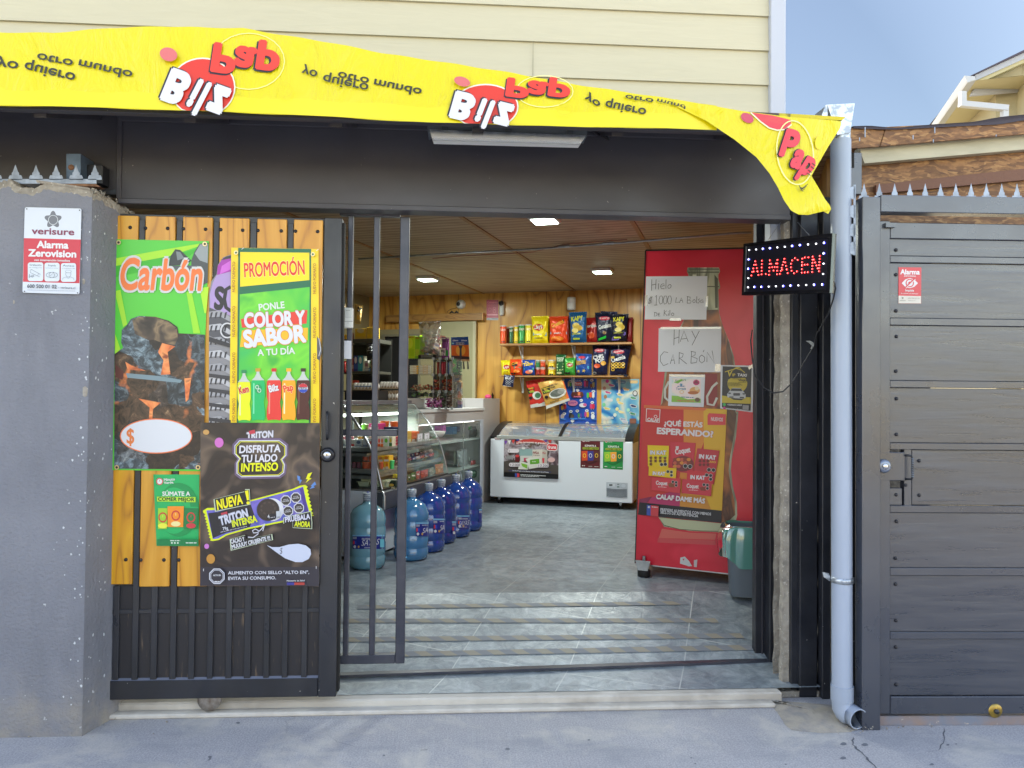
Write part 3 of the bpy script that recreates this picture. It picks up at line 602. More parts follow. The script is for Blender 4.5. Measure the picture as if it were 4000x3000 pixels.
# right door jamb: dark leaves, broken plaster edge, black posts
def column(name, x0, x1, ytop, ybot, Y, dep, m, zb_=0, **k):
    mb = MB(); a = VT(x0, ybot, Y); b = VT(x1, ybot, Y); mb.box((a.x, Y, zb_), (b.x, Y+dep, VT(x0, ytop, Y).z), m, .003); return mb
mb = column('', 2950, 3008, 600, 2560, 4.32, .05, 'black_steel', .07); a = VT(3008, 2000, 4.24); b = VT(3056, 2000, 4.24); mb.box((a.x, 4.24, .07), (b.x, 4.37, 2.9), 'black_steel', .004)
a = VT(2978, 2000, 4.31); mb.box((a.x, 4.312, .09), (a.x+.006, 4.33, 2.9), 'charcoal_paint'); mb.build('door_leaf', shop)
mb = MB(); rnd = random.Random(4); x0 = VT(3052, 2000, 4.0).x; x1 = VT(3088, 2000, 4.0).x; prev = None; L = []
for k in range(41):
    z = .02+k*(2.5/40); L.append((x0+rnd.uniform(-.006, .004), x1+rnd.uniform(-.004, .006), z))
V = []; Fc = []
for a, b, z in L: V += [(a, 4.02, z), (a+.006, 3.99, z), (b, 3.985, z), (b, 4.1, z), (a, 4.1, z)]
for k in range(40): Fc += [[k*5+i, k*5+i+1, k*5+i+6, k*5+i+5] for i in range(4)]
mb.add(V, Fc, 'concrete_rough'); mb.box((x1+.002, 4.1, 0), (2.6, 4.16, 2.5), 'concrete_rough'); mb.build('plaster_edge', shop)
mb = MB()
for px0, px1, Y, dp in ((3090, 3118, 3.96, .06), (3124, 3192, 3.93, .07), (3212, 3244, 3.9, .1)):
    a = VT(px0, 2600, Y); b = VT(px1, 2600, Y); mb.box((a.x, Y, 0), (b.x, Y+dp, 2.62), 'black_steel', .003)
a = VT(3118, 2600, 3.97); mb.box((a.x, 3.97, 0), (a.x+.012, 3.99, 2.6), 'steel'); mb.build('steel_post', shop)
mb = MB(); a = VT(3194, 2600, 3.95); b = VT(3212, 2600, 3.95); L = []
rnd = random.Random(9); V = []; Fc = []
for k in range(31):
    z = 2.5*k/30; V += [(a.x+rnd.uniform(-.004, .012), 3.95, z), (b.x+.004, 3.945, z), (b.x+.004, 4.0, z)]
for k in range(30): Fc += [[k*3, k*3+1, k*3+4, k*3+3], [k*3+1, k*3+2, k*3+5, k*3+4]]
mb.add(V, Fc, 'concrete_rough'); mb.build('mortar_strip', shop)
# floor stripes, guide rail
mb = MB()
def ramp_pt(x, y, l):
    d = ray(x, y); k = (FZ-.07)/(5.02-4.2); # z = .07 + k (Y-4.2)
    tt = (.07-k*4.2-H+l)/(d.z-k*d.y); return CAM+d*tt
def flat_pt(x, y, l): return HZ(x, y, .07+l)
def stripe(a, b, c, d):
    n = int((b[0]-a[0])*.859/47); mb = MB()
    for i in range(n):
        f0, f1 = i/n, (i+1)/n; sh = .35/n
        def e(f, top): P = (a, b) if top else (c, d); f = min(1, f); return (P[0][0]+(P[1][0]-P[0][0])*f, P[0][1]+(P[1][1]-P[0][1])*f)
        pts = [e(f0-sh if i else 0, 1), e(f1-sh, 1), e(f1+sh, 0), e(f0+sh if i else 0, 0)]
        mb.face([ramp_pt(*N(Q7, *p), .004) for p in pts], mat('tape_yellow', '#8f8a7e', .6) if i % 2 else mat('tape_grey', '#7d8188', .7))
    return mb
for i, (a, b, c, d, lb) in enumerate((((170, 191), (1680, 172), (170, 208), (1680, 188), 'faded anti-slip hazard tape highest up the tiled ramp'), ((60, 252), (1815, 250), (60, 270), (1815, 270), 'faded hazard tape second from the top of the ramp'),
    ((60, 337), (1930, 318), (60, 358), (1930, 340), 'faded hazard tape third from the top of the ramp'), ((60, 408), (1980, 370), (60, 430), (1980, 394), 'faded anti-slip hazard tape lowest on the ramp, by the rail'))):
    stripe(a, b, c, d).build('floor_tape', label=lb, cat='floor tape', group='hazard tapes across the entrance ramp')
mb = MB(); a = HZ(1230, 2651, .075); b = HZ(3056, 2588, .075); n = 24; V = []
for i in range(n):
    p = a.lerp(b, i/n); q_ = a.lerp(b, (i+1)/n); mb.prism([p+Vector((0, 0, 0)), p+Vector((0, .045, 0)), p+Vector((0, .045, .013)), p+Vector((0, 0, .013))], q_-p, 'grille_steel', back=(i == n-1))
mb.build('guide_rail', label='flat dark steel guide rail laid across the tiled entrance', cat='rail')
# ---- left stucco wall stub with its broken top
mb = MB(); rnd = random.Random(11); fx = VT(329, 2400, 3.63).x; YF = 3.63
prof = [(-60, 700), (0, 705), (40, 700), (60, 722), (130, 735), (170, 712), (240, 716), (300, 730), (333, 738), (350, 745), (372, 752), (398, 770), (420, 790), (440, 812), (450, 835)]
top = [VT(x, y, YF) for x, y in prof if x <= 333]; top = [Vector((-6, YF, top[0].z))]+top; top[-1].x = fx
side = [(YF+.02, VT(345, 745, 3.66).z), (3.70, VT(372, 752, 3.70).z), (3.76, VT(400, 775, 3.76).z), (3.81, VT(425, 795, 3.81).z), (3.86, VT(440, 815, 3.86).z), (3.90, VT(450, 838, 3.9).z), (3.95, VT(450, 850, 3.95).z)]
def dense(L, n=6):
    o = []
    for i in range(len(L)-1):
        for k in range(n): o.append(L[i].lerp(L[i+1], k/n)+Vector((0, 0, rnd.uniform(-.006, .006))))
    return o+[L[-1]]
tp = dense(top, 6); kx = (VT(442, 2000, 3.80).x-fx)/.17; sdp = [Vector((fx+(y-YF)*kx, y, z)) for y, z in side]; sdp = dense([tp[-1]]+sdp, 5)
V = []; Fc = []
for p in tp: V += [Vector((p.x, YF, 0)), Vector((p.x, YF, p.z-.03-rnd.random()*.01)), Vector((p.x, YF+.012, p.z)), Vector((p.x, 4.0, p.z+rnd.uniform(-.01, .02)))]
for i in range(len(tp)-1): Fc.append([i*4, i*4+4, i*4+5, i*4+1])
mb.add(V, Fc, 'grey_stucco'); mb.add(V, [[i*4+1, i*4+5, i*4+6, i*4+2] for i in range(len(tp)-1)]+[[i*4+2, i*4+6, i*4+7, i*4+3] for i in range(len(tp)-1)], 'concrete_rough')
V = []
for p in sdp: c_ = .008*math.sin(p.y*60)*0; V += [Vector((p.x, p.y, 0)), Vector((p.x, p.y, p.z-.035-rnd.random()*.02)), Vector((p.x-.012, p.y, p.z)), Vector((p.x-.25, p.y, p.z+.03))]
mb.add(V, [[i*4, i*4+4, i*4+5, i*4+1] for i in range(len(sdp)-1)], 'grey_stucco'); mb.add(V, [[i*4+1, i*4+5, i*4+6, i*4+2] for i in range(len(sdp)-1)]+[[i*4+2, i*4+6, i*4+7, i*4+3] for i in range(len(sdp)-1)], 'concrete_rough')
pw = thing('stucco_wall', 'rough grey stucco wall end with chipped broken top', 'wall', (fx-.5, YF, 0)); mb.build('rendered_wall', pw)
mb = MB()
for k in range(40):                                         # loose rubble at the broken shoulder
    i = rnd.randrange(len(sdp)); p = sdp[i]; r = rnd.uniform(.006, .018); c_ = p+Vector((rnd.uniform(-.05, .005), rnd.uniform(-.01, .01), rnd.uniform(-.01, .008)))
    mb.add([c_+Vector((rnd.uniform(-1, 1), rnd.uniform(-1, 1), rnd.uniform(-1, 1))).normalized()*r for _ in range(6)], [[0, 1, 2], [0, 2, 3], [0, 3, 4], [1, 4, 5], [2, 5, 3], [1, 2, 5], [0, 4, 1], [3, 5, 4]], 'concrete_rough')
for k in range(60):                                        # white paint flecks and chips round the corner
    z = 2.4*rnd.random()**.7; r = rnd.uniform(.0015, .005); x = fx-abs(rnd.gauss(0, .05)); y = YF-.0012
    mb.face([Vector((x+r*math.cos(a)*(1+.4*math.sin(a*3+k)), y, z+r*1.4*math.sin(a))) for a in (0, .9, 1.8, 2.7, 3.6, 4.5, 5.4)], mat('fleck', '#c9cdd2', .8))
    x = YF+abs(rnd.gauss(0, .08)); mb.face([Vector((fx+.0015+(x+r*math.cos(a)-YF)*kx, x+r*math.cos(a), z+r*1.6*math.sin(a)*(1+.3*math.sin(a*2+k)))) for a in (0, .9, 1.8, 2.7, 3.6, 4.5, 5.4)], 'fleck')
for px, py, r in ((338, 1530, 11), (333, 1100, 6), (60, 1180, 4)): mb.face([VT(px-6+r*math.cos(k*.8)*(1+.3*math.sin(k*3)), py+r*2*math.sin(k*.8), YF-.0016) for k in range(8)], 'concrete_rough')
mb.build('broken_mortar', pw)
# spiked strips: pieces cut from sheet steel
def spikes(name, label, surf_, tf, xs, yb, yt, w, base, vertical=False, group=None):
    mb = MB()
    def P(x, y): return surf_(*N(tf, *((x, y) if not vertical else (y, x))), .002)
    for x in xs:
        h = yb-yt
        pts = [(x-w*.5, yb), (x-w*.5, yb-h*.16), (x-w*.42, yb-h*.3), (x-w*.27, yb-h*.3), (x-w*.27, yb-h*.46), (x-w*.2, yb-h*.5), (x, yt), (x+w*.2, yb-h*.5), (x+w*.27, yb-h*.46), (x+w*.27, yb-h*.3), (x+w*.42, yb-h*.3), (x+w*.5, yb-h*.16), (x+w*.5, yb)]
        mb.prism([P(*p) for p in pts], P(x, yb)-surf_(*N(tf, *((x, yb) if not vertical else (yb, x))), 0), 'spike_steel')
        r = P(x, yb-h*.1); mb.prism([P(x-w*.1, yb-h*.05), P(x, yt+h*.12), P(x+w*.1, yb-h*.05)], P(x, yb)-surf_(*N(tf, *((x, yb) if not vertical else (yb, x))), .001), mat('spike_rib', '#7f8998', .4, metal=.5))
    x0, x1, y0, y1 = base; mb.prism([P(x0, y0), P(x1, y0), P(x1, y1), P(x0, y1)], P(x0, y0)-surf_(*N(tf, *((x0, y0) if not vertical else (y0, x0))), 0), 'spike_steel')
    return mb.build(name, label=label, cat='spike strip', group=group)
# ================================================================== street front things
def interp(P, n):
    """resample a polyline evenly in its parameter"""
    L = [0]
    for a, b in zip(P, P[1:]): L.append(L[-1]+math.hypot(b[0]-a[0], b[1]-a[1]))
    o = []
    for i in range(n+1):
        t = L[-1]*i/n; k = 0
        while k < len(L)-2 and L[k+1] < t: k += 1
        f = (t-L[k])/((L[k+1]-L[k]) or 1); o.append((P[k][0]+(P[k+1][0]-P[k][0])*f, P[k][1]+(P[k+1][1]-P[k][1])*f))
    return o
# ---- long yellow banner
def yban(x, y):
    return 3.27+.016*math.sin(x*.004+y*.003)+.006*math.sin(x*.009-y*.005)+.012*math.sin(y*.008+.5)
def bsurf(x, y, l=0): return VT(x, y, yban(x, y)-l)
mb = MB()
topc = [N(R1, *p) for p in ((-1500, 214), (0, 210), (350, 212), (700, 182), (1050, 170), (1350, 178), (1580, 183), (1730, 210), (2157, 278))]+[N(R2, *p) for p in ((330, 345), (800, 415), (1150, 470), (1560, 545), (2157, 635))]+[N(R3, *p) for p in ((330, 657),)]
botc = [N(R1, *p) for p in ((-1500, 676), (0, 683), (350, 690), (750, 700), (1180, 718), (1500, 727), (2157, 757))]+[N(R2, *p) for p in ((330, 778), (630, 795), (900, 800), (1160, 809), (1650, 826), (1870, 824), (2157, 832))]+[N(R3, *p) for p in ((200, 800), (350, 806))]
def yat(C, x):
    for a, b in zip(C, C[1:]):
        if a[0] <= x <= b[0]: return a[1]+(b[1]-a[1])*(x-a[0])/(b[0]-a[0])
    return C[-1][1]
x0, x1 = topc[0][0], 2800
def fn(l):
    def g(u, v):
        x = x0+(x1-x0)*u; ya = yat(topc, x)+1.5*math.sin(x*.031); yb = yat(botc, x)+2*math.sin(x*.013+1); y = ya*(1-v)+yb*v; return bsurf(x, y, l)
    return g
mb.grid(fn(0), 210, 14, 'banner_vinyl')
mb.grid(lambda u, v: (lambda x: bsurf(x, (yat(botc, x)-62+4*math.sin(x*.02)-(10 if (x % 260) < 12 else 0))*(1-v)+(yat(botc, x)-1)*v, .0015))(x0+(x1-x0)*u), 200, 3, ink('#e0d200', .32))
BR = '#d2331f'; BK = '#23202a'; YB = '#f2e200'
def clamp_ell(pr, cx, cy_, rx, ry, m, ymax, n=36):
    pr.l += pr.step; V = [pr.p(cx, min(cy_, ymax))]
    for r in (.5, 1):
        for k in range(n): a = 2*math.pi*k/n; V.append(pr.p(cx+rx*r*math.cos(a), min(ymax, cy_+ry*r*math.sin(a))))
    pr.mb.add(V, [[0, 1+k, 1+(k+1) % n] for k in range(n)]+[[1+k, 1+n+k, 1+n+(k+1) % n, 1+(k+1) % n] for k in range(n)], m)
def words_ban(pr, a):
    for t, X0, Y0, X1, Y1, h in a: pr.text(t, X0, Y0, X1, Y1, -h, '#2c2c20', b=.018)
pr = Pr(mb, bsurf, R1, .0035, .0009)
words_ban(pr, (('yo', -18, 382, 122, 402, 66), ('quiero', 165, 400, 492, 478, 66), ('otro', 245, 342, 476, 388, 56), ('mundo', 515, 384, 862, 462, 56), ('yo', 1965, 432, 2062, 462, 58), ('quiero', 2098, 482, 2392, 545, 60)))
def logo(pr, disc, ymax, bz, pap, ringp, pk, yb):
    pr.l = .0035; pr.ring(*ringp, 5, ink('#f6f2a0')); clamp_ell(pr, *disc[:2], disc[2]+9, disc[3]+9, '#f4f0e0', ymax); clamp_ell(pr, *disc, BR, ymax)
    x0_, y0_, x1_, y1_, h = pap; pr.text('Pap', x0_-9, y0_+9, x1_-9, y1_+9, -h, BK, b=.055); pr.text('Pap', x0_, y0_, x1_, y1_, -h, '#e03a28', b=.045)
    x0_, y0_, x1_, y1_, h = bz
    for dx, cc, bb in ((-10, BK, .055), (0, '#e4e4ec', .042)):
        for ch, fa, fb, hs_, yo, sl_ in (('B', -.03, .35, 1, 0, -.04), ('i', .43, .53, .92, .15, -.13), ('l', .575, .665, 1.05, .2, -.13), ('z', .71, 1.0, 1.15, .1, -.06)): pr.text(ch, x0_+(x1_-x0_)*fa+dx, y0_+(y1_-y0_)*fa+yo*h*.3-6*(dx < 0), x0_+(x1_-x0_)*fb+dx, y0_+(y1_-y0_)*fb+yo*h*.3-6*(dx < 0), -h*hs_, cc, b=bb+.02, sh=sl_)
    pr.ell(*pk, '#d06a6a', rot=.3); pr.ring(*yb, 3, ink('#d8c800'))
logo(pr, (1312, 565, 205, 183), 716, (1120, 452, 1500, 590, 195), (1385, 280, 1822, 345, 175), (1612, 397, 232, 182), (1092, 352, 58, 44), (1843, 581, 50, 48))
words_ban(pr, (('otro', 2112+52, 455, 2300, 470, 1),)[:0])
pr = Pr(mb, bsurf, R2, .0035, .0009)
words_ban(pr, (('otro', 38, 462, 238, 505, 52), ('mundo', 272, 510, 580, 575, 52), ('yo', 1650, 608, 1740, 665, 50), ('quiero', 1772, 650, 2035, 705, 58), ('otro', 1898, 612, 2080, 640, 34), ('mund', 2105, 638, 2290, 682, 26)))
logo(pr, (990, 690, 205, 138), 800, (805, 598, 1180, 690, 158), (1130, 505, 1545, 560, 112), (1372, 592, 185, 102), (838, 528, 54, 30), (1503, 706, 50, 36))
# the loose twisted end
def yflap(x, y):
    t = (x-2640)/700; return 3.262-.05*math.sin(max(0, min(1, t))*math.pi)-.012*math.sin(y*.008)+.004*math.sin((x+y)*.01)
def fsurf(x, y, l=0): return VT(x, y, yflap(x, y)-l)
Lc = interp([N(R3, *p) for p in ((40, 645), (250, 745), (430, 865), (560, 970), (640, 1068), (695, 1160))], 40)
Rc = interp([N(R3, *p) for p in ((60, 612), (480, 686), (780, 724), (1085, 746), (1078, 790), (1000, 912), (895, 1095))], 40)
mb.grid(lambda u, v: fsurf(*[Lc[round(v*40)][i]*(1-u)+Rc[round(v*40)][i]*u for i in (0, 1)], .012), 20, 40, 'banner_vinyl')
Lc2 = interp([N(R3, *p) for p in ((690, 1150), (730, 1235), (775, 1300), (820, 1324), (880, 1327))], 20); Rc2 = interp([N(R3, *p) for p in ((900, 1085), (945, 1160), (985, 1230), (1015, 1270), (1022, 1292))], 20)
mb.grid(lambda u, v: fsurf(*[Lc2[round(v*20)][i]*(1-u)+Rc2[round(v*20)][i]*u for i in (0, 1)], .010+.02*math.sin(v*3)), 10, 20, 'banner_vinyl')
mb.add([fsurf(*N(R3, *p), .004) for p in ((960, 1298), (1022, 1292), (1003, 1320))], [[0, 1, 2]], 'banner_vinyl')
pr = Pr(mb, fsurf, R3, .0155, .0009)
pr.poly([(525, 694), (660, 712), (780, 742), (770, 772), (735, 795), (690, 800), (640, 785), (585, 745)], '#d23a48'); pr.line([(525, 694), (585, 750), (640, 790), (690, 804), (738, 799), (778, 768)], 8, '#f2eecc'); pr.ell(504, 728, 42, 28, '#c0405e', rot=.5)
pr.ring(800, 942, 112, 198, 7, ink('#f6f2a0'), 36, -.12); pr.ell(945, 880, 22, 40, ink('#ead000'), rot=.1)
for dx, c, bb in ((-10, BK, .07), (0, '#d83448', .055)):
    pr.text('P', 697+dx, 950, 795+dx, 975, 158, c, b=bb, sh=.06); pr.text('a', 765+dx, 1015, 832+dx, 1040, 150, c, b=bb, sh=.06); pr.text('p', 822+dx, 1050, 888+dx, 1085, 150, c, b=bb, sh=.06)
for k, (x, y) in enumerate(((912, 1020), (905, 1040), (890, 1062), (882, 1080))): pr.line([(x-8, y-14), (x+12, y+3)], 5, '#2c2c20')
for k in range(5): pr.line([(822+k*3, 1140+k*9), (838+k*6, 1172-k*6), (850+k*7, 1180-k*11)], 4, '#2c2c20')
mb.build('vinyl_banner', label='long yellow vinyl banner flipped upside down along the canopy, its end twisted and hanging', cat='banner')
# ---- tri-proof strip lamp
e = thing('strip_light', 'grey weatherproof strip lamp with clear ribbed cover under the banner', 'strip light', VT(1985, 520, 3.5))
sf = Ysurf(3.5); mb = MB(); C = [N(R2, *p) for p in ((612, 820), (640, 798), (1630, 822), (1650, 838), (1645, 885), (1622, 880), (650, 845), (618, 862))]
mb.prism([sf(*p) for p in C], Vector((0, .1, 0)), mat('lamp_grey', '#5c646c', .5)); hg = mb.build('housing', e)
mb = MB(); A0 = N(R2, 628, 838); A1 = N(R2, 1640, 876); B0 = N(R2, 652, 910); B1 = N(R2, 1600, 936)
n = 18
def cov(u, v):
    x = (A0[0]*(1-u)+A1[0]*u)*(1-v)+(B0[0]*(1-u)+B1[0]*u)*v; y = (A0[1]*(1-u)+A1[1]*u)*(1-v)+(B0[1]*(1-u)+B1[1]*u)*v
    return sf(x, y, .004+.035*math.sin(math.pi*min(1, v*.8+.1))+.0012*math.sin(v*80))
mb.grid(cov, 20, 40, clear('diffuser', '#f8faf8', .10, .55, .12, dif='#f0f2f0')); mb.prism([sf(*p, .003) for p in (A0, A1, B1, B0)], Vector((0, .05, 0)), mat('lamp_tray', '#f0f0ea', .4)); mb.build('diffuser', e)
for px in (728, 1138, 1538):
    mb = MB(); yy = 798+(px-640)*.027; mb.prism([sf(*N(R2, *p), .012) for p in ((px-22, yy-2), (px+22, yy-1), (px+20, yy+47), (px-20, yy+44))], Vector((0, .02, 0)), mat('clip_grey', '#454c52', .4)); mb.prism([sf(*N(R2, *p), .018) for p in ((px-16, yy+12), (px+16, yy+12), (px+16, yy+34), (px-16, yy+34))], Vector((0, .02, 0)), 'clip_grey'); mb.build('clip', hg)
mb = MB(); mb.tube([VT(*N(R2, 1640, 835), 3.55), VT(*N(R2, 1690, 850), 3.58), VT(*N(R2, 1740, 882), 3.7), VT(*N(R2, 1785, 902), 3.8), VT(*N(R2, 1770, 870), 3.84), VT(*N(R2, 1680, 850), 3.84)], .006, 'cable', 6); mb.build('cable', e)
# ---- on the wall stub
mb = MB(); sf = Ysurf(3.74); q = [N(R1, *p) for p in ((430, 997), (523, 997), (523, 1165), (430, 1165))]; a = [sf(*p) for p in q]; mb.prism(a, Vector((0, .13, 0)), mat('blue_steel', '#5f7288', .4, metal=.3, col2='#46566a', ms=10)); mb.box((a[1].x, 3.80, a[3].z), (a[1].x+.075, 3.872, a[0].z-.03), 'black_steel', .003)
mb.lathe(sf(*N(R1, 462, 1085), .0), [(.0, .008), (.012, .006), (.014, 0)], 'rust', 10, Vector((0, -1, 0))); mb.build('steel_stub', label='short bluish steel tube stub behind the spikes on the wall top', cat='steel tube')
spikes('spike_strip', 'grey spiked anti-climb strip along the broken stucco wall top', Ysurf(3.70), R1, [-32, 100, 233, 363, 493, 615], 1165, 1066, 88, (-60, 625, 1160, 1190))
mb = MB(); q = [Ysurf(3.68)(*N(R1, *p)) for p in ((250, 1190), (620, 1192), (650, 1210), (420, 1204))]; mb.prism(q, Vector((0, .05, 0)), 'rust'); mb.build('rusty_plate', label='rusty flat plate lying under the spikes on the wall top', cat='metal plate')
sf = Ysurf(3.625); mb = MB(); pr = Pr(mb, sf, Q8, .004, .00012); q = tfp(Q8, [(268, 440), (880, 455), (858, 1380), (242, 1363)]); C0, C1, C2, C3 = [(268, 440), (880, 455), (858, 1380), (242, 1363)]
def bil(u, v): return ((C0[0]*(1-u)+C1[0]*u)*(1-v)+(C3[0]*(1-u)+C2[0]*u)*v, (C0[1]*(1-u)+C1[1]*u)*(1-v)+(C3[1]*(1-u)+C2[1]*u)*v)
sheet(mb, sf, [bil(.02, 0), bil(.98, 0), bil(1, .015), bil(1, .985), bil(.98, 1), bil(.02, 1), bil(0, .985), bil(0, .015)], ink('#dfe6f2'), .004, Q8)
pr.poly([bil(.0, .362), bil(1, .362), bil(.995, .873), bil(.005, .873)], '#c53546')
cx, cy_ = 573, 575
pr.poly([(cx+(78+18*math.cos(5*a))*math.sin(a), cy_-(78+18*math.cos(5*a))*math.cos(a)) for a in [2*math.pi*k/50 for k in range(50)]], '#6d7078'); pr.ring(cx, cy_+3, 50, 50, 5, ink('#e4e8ee'))
pr.text('verisure', 340, 728, 802, 742, 68, '#7c3050', b=.03); pr.text('Alarma', 395, 877, 740, 886, 72, '#f2f2f6', b=.04); pr.text('Zerovision', 303, 968, 824, 982, 72, '#f2f2f6', b=.04); pr.text('con intervención inmediata', 370, 1020, 758, 1028, 22, '#f2f2f6', b=.03)
for i, (a, b, t1, t2) in enumerate(((300, 468, 'Grabación', 'de imágenes'), (480, 643, 'Impide', 'la visión al intruso'), (657, 822, 'Aviso', 'a Carabineros 24h'))):
    o = i*4; pr.rrect(a, 1036+o, b, 1238+o, 26, '#dfe8f2'); pr.text(t1, a+18 if i != 1 else a+40, 1072+o, b-20 if i != 1 else b-40, 1076+o, 20, '#6a7480', b=.02); pr.text(t2, a+14, 1096+o, b-14, 1099+o, 10, '#6a7480')
G_ = '#6a7684'
pr.line([(335, 1110), (435, 1165), (425, 1192), (325, 1145), (335, 1110)], 4, G_); pr.line([(415, 1160), (405, 1185)], 3, G_); pr.line([(318, 1162), (318, 1205)], 5, G_); pr.line([(318, 1185), (350, 1192), (362, 1172)], 4, G_); pr.ring(350, 1185, 12, 12, 3, ink(G_))
pr.ring(560, 1172, 62, 30, 4, ink(G_)); pr.ring(560, 1172, 30, 30, 4, ink(G_)); pr.line([(525, 1200), (595, 1145)], 7, '#dfe8f2'); pr.line([(520, 1197), (590, 1142)], 3, G_)
pr.ring(737, 1160, 28, 34, 3, ink(G_)); pr.poly([(705, 1135), (715, 1120), (760, 1120), (770, 1135), (760, 1148), (715, 1148)], '#dfe8f2'); pr.line([(705, 1135), (715, 1120), (760, 1120), (770, 1135), (758, 1147), (716, 1147), (705, 1135)], 3, G_); pr.line([(675, 1222), (680, 1205), (715, 1192), (737, 1210), (760, 1192), (795, 1207), (797, 1226)], 3, G_)
pr.text('600 500 01 02', 292, 1310, 612, 1318, 38, '#4a4e58', b=.02); pr.text('- verisure.cl', 630, 1318, 812, 1325, 26, '#6a6c74', b=.01); pr.words(295, 1335, 812, 1348, 5, '#a8b0bc')
for u, v in ((.035, .02), (.965, .02), (.035, .985), (.965, .985)): x, y = bil(u, v); pr.ell(x, y, 7, 7, mat('screw', '#3a3c42', .4, metal=.6), 10)
mb.build('alarm_sign', label='white and red alarm company sign with rounded corners on the stucco wall', cat='sign')
# ---- sliding gate clad in timber
YG = 3.80; gx0 = VT(448, 845, YG).x; GT = VT(900, 842, YG).z; GB = VT(850, 2728, YG).z
gate = thing('sliding_gate', 'black steel sliding gate clad in varnished pine planks covered with posters', 'gate', VT(850, 2728, YG))
sg = Ysurf(YG)
def X5(x, y=1500): return sg(*N(R5, x, y)).x
def Z5(y, x=600): return sg(*N(R5, x, y)).z
XS0 = (X5(1175, 700)+sg(*N(R4, 1592, 600)).x)/2; XS1 = (X5(1268, 700)+sg(*N(R4, 1727, 600)).x)/2; XLF = -2.0
mb = MB(); mb.box((XS0, YG-.005, GB), (XS1, YG+.055, GT), 'gate_steel', .003); mb.box((XLF, YG, GB), (XS0-.001, YG+.05, Z5(1457)), 'gate_steel', .003)
mb.box((XLF, YG+.012, GT-.045), (XS0-.001, YG+.05, GT), 'gate_steel', .003); mb.box((XLF, YG+.009, Z5(1102)), (XS0-.001, YG+.0155, Z5(1079)), 'gate_steel', .002)
zb_ = Z5(1457); mb.add([(XLF, YG+.0, zb_), (XS0, YG+.0, zb_), (XS0, YG+.04, zb_+.018), (XLF, YG+.04, zb_+.018)], [[0, 1, 2, 3]], mat('dusty_ledge', '#6b7080', .7)); mb.build('frame', gate)
mb = MB(); x = XS1-.002; mb.box((x, YG+.01, GB+.02), (x+.012, YG+.05, GT-.02), 'black_rubber'); mb.build('edge_channel', gate)
tall = [(152, 185), (357, 390), (560, 590), (760, 795), (965, 995)]; short = [(48, 80), (253, 287), (458, 490), (660, 692), (865, 895), (1070, 1100)]
for i, (a, b) in enumerate(tall):
    mb = MB(); mb.box((X5(a), YG+.004, GB+.02), (X5(b), YG+.034, GT-.03), 'gate_steel', .002); mb.build('bar', gate)
for a, b in short:
    mb = MB(); mb.box((X5(a), YG+.004, GB+.02), (X5(b), YG+.034, Z5(950)), 'gate_steel', .002); mb.build('short_bar', gate)
allb = sorted(tall+short); 
for i in range(len(allb)):
    a = X5(allb[i][1]); b = X5(allb[i+1][0]) if i+1 < len(allb) else XS0; mb = MB(); mb.box((a-.004, YG+.016, GB+.03), (b+.004, YG+.022, Z5(950)), 'worn_panel'); mb.build('lower_panel', gate)
edges = [(-1.99, X5(150))]+[(X5(tall[i][1])+.004, X5(tall[i+1][0])-.004) for i in range(4)]+[(X5(995)+.004, XS0-.006)]
zpt = sg(*N(R4, 900, 96)).z; zpb = Z5(955, 300)
for i, (a, b) in enumerate(edges):
    o = MB(); o.box((a, YG-.004, zpb+(.012 if i == 0 else 0)), (b, YG+.018, zpt), 'pine_gold' if i == 0 else 'pine_yellow', .0025); pk = o.build('plank', gate)
def dome(mb, p, r, m, ax=Vector((0, -1, 0))): mb = MB(); mb.lathe(p, [(r*1.05, 0), (r, r*.25), (r*.75, r*.55), (r*.35, r*.72), (0, r*.76)], m, 12, ax); mb.build('bolt', sgate if ax.x else gate)
mb = MB(); bolt = mat('bolt', '#2a2a30', .3, metal=.4)
for x, y in ((200, 163), (310, 168), (470, 170), (583, 173), (743, 176), (852, 179), (1010, 183), (1120, 185), (1288, 188), (1390, 190), (1550, 193)): dome(mb, sg(*N(R4, x, y), .004), .0085, bolt)
for x, y in ((127, 810), (207, 812), (332, 812), (412, 812)): dome(mb, sg(*N(R5, x, y), .004), .0085, bolt)

mb = MB(); c = sg(*N(R5, 1217, 243), .005); ay = Vector((0, -1, 0)); mb.lathe(c, [(.036, 0), (.036, .012), (.031, .02), (.022, .026), (.02, .022), (0, .022)], mat('lock_body', '#2c2d33', .25, metal=.5), 24, ay); lk = mb.build('lock', gate)
mb = MB(); mb.lathe(c, [(.018, .022), (.018, .027), (.006, .028), (0, .028)], 'chrome', 20, ay); mb.box((c.x-.0015, c.y-.0295, c.z-.006), (c.x+.0015, c.y-.027, c.z+.006), 'black_plastic'); mb.build('key_cylinder', lk)
mb = MB(); P = [sg(*N(R5, 1213, y), l) for y, l in ((12, 0), (20, .03), (35, .042), (80, .045), (130, .042), (150, .03), (160, 0))]; mb.tube(P, .006, 'black_steel', 8)
for k in range(10): p = P[2].lerp(P[4], k/9); mb.lathe(p, [(.006, -.004), (.0085, 0), (.006, .004)], 'black_steel', 8, Vector((.4, 0, 1)))
a = sg(*N(R5, 1213, 0), .003); 
mb.prism([sg(*N(R5, *p), .002) for p in ((1198, -8), (1226, -8), (1230, 170), (1215, 182), (1200, 170))], Vector((0, .003, 0)), 'black_steel'); mb.build('pull_handle', gate)
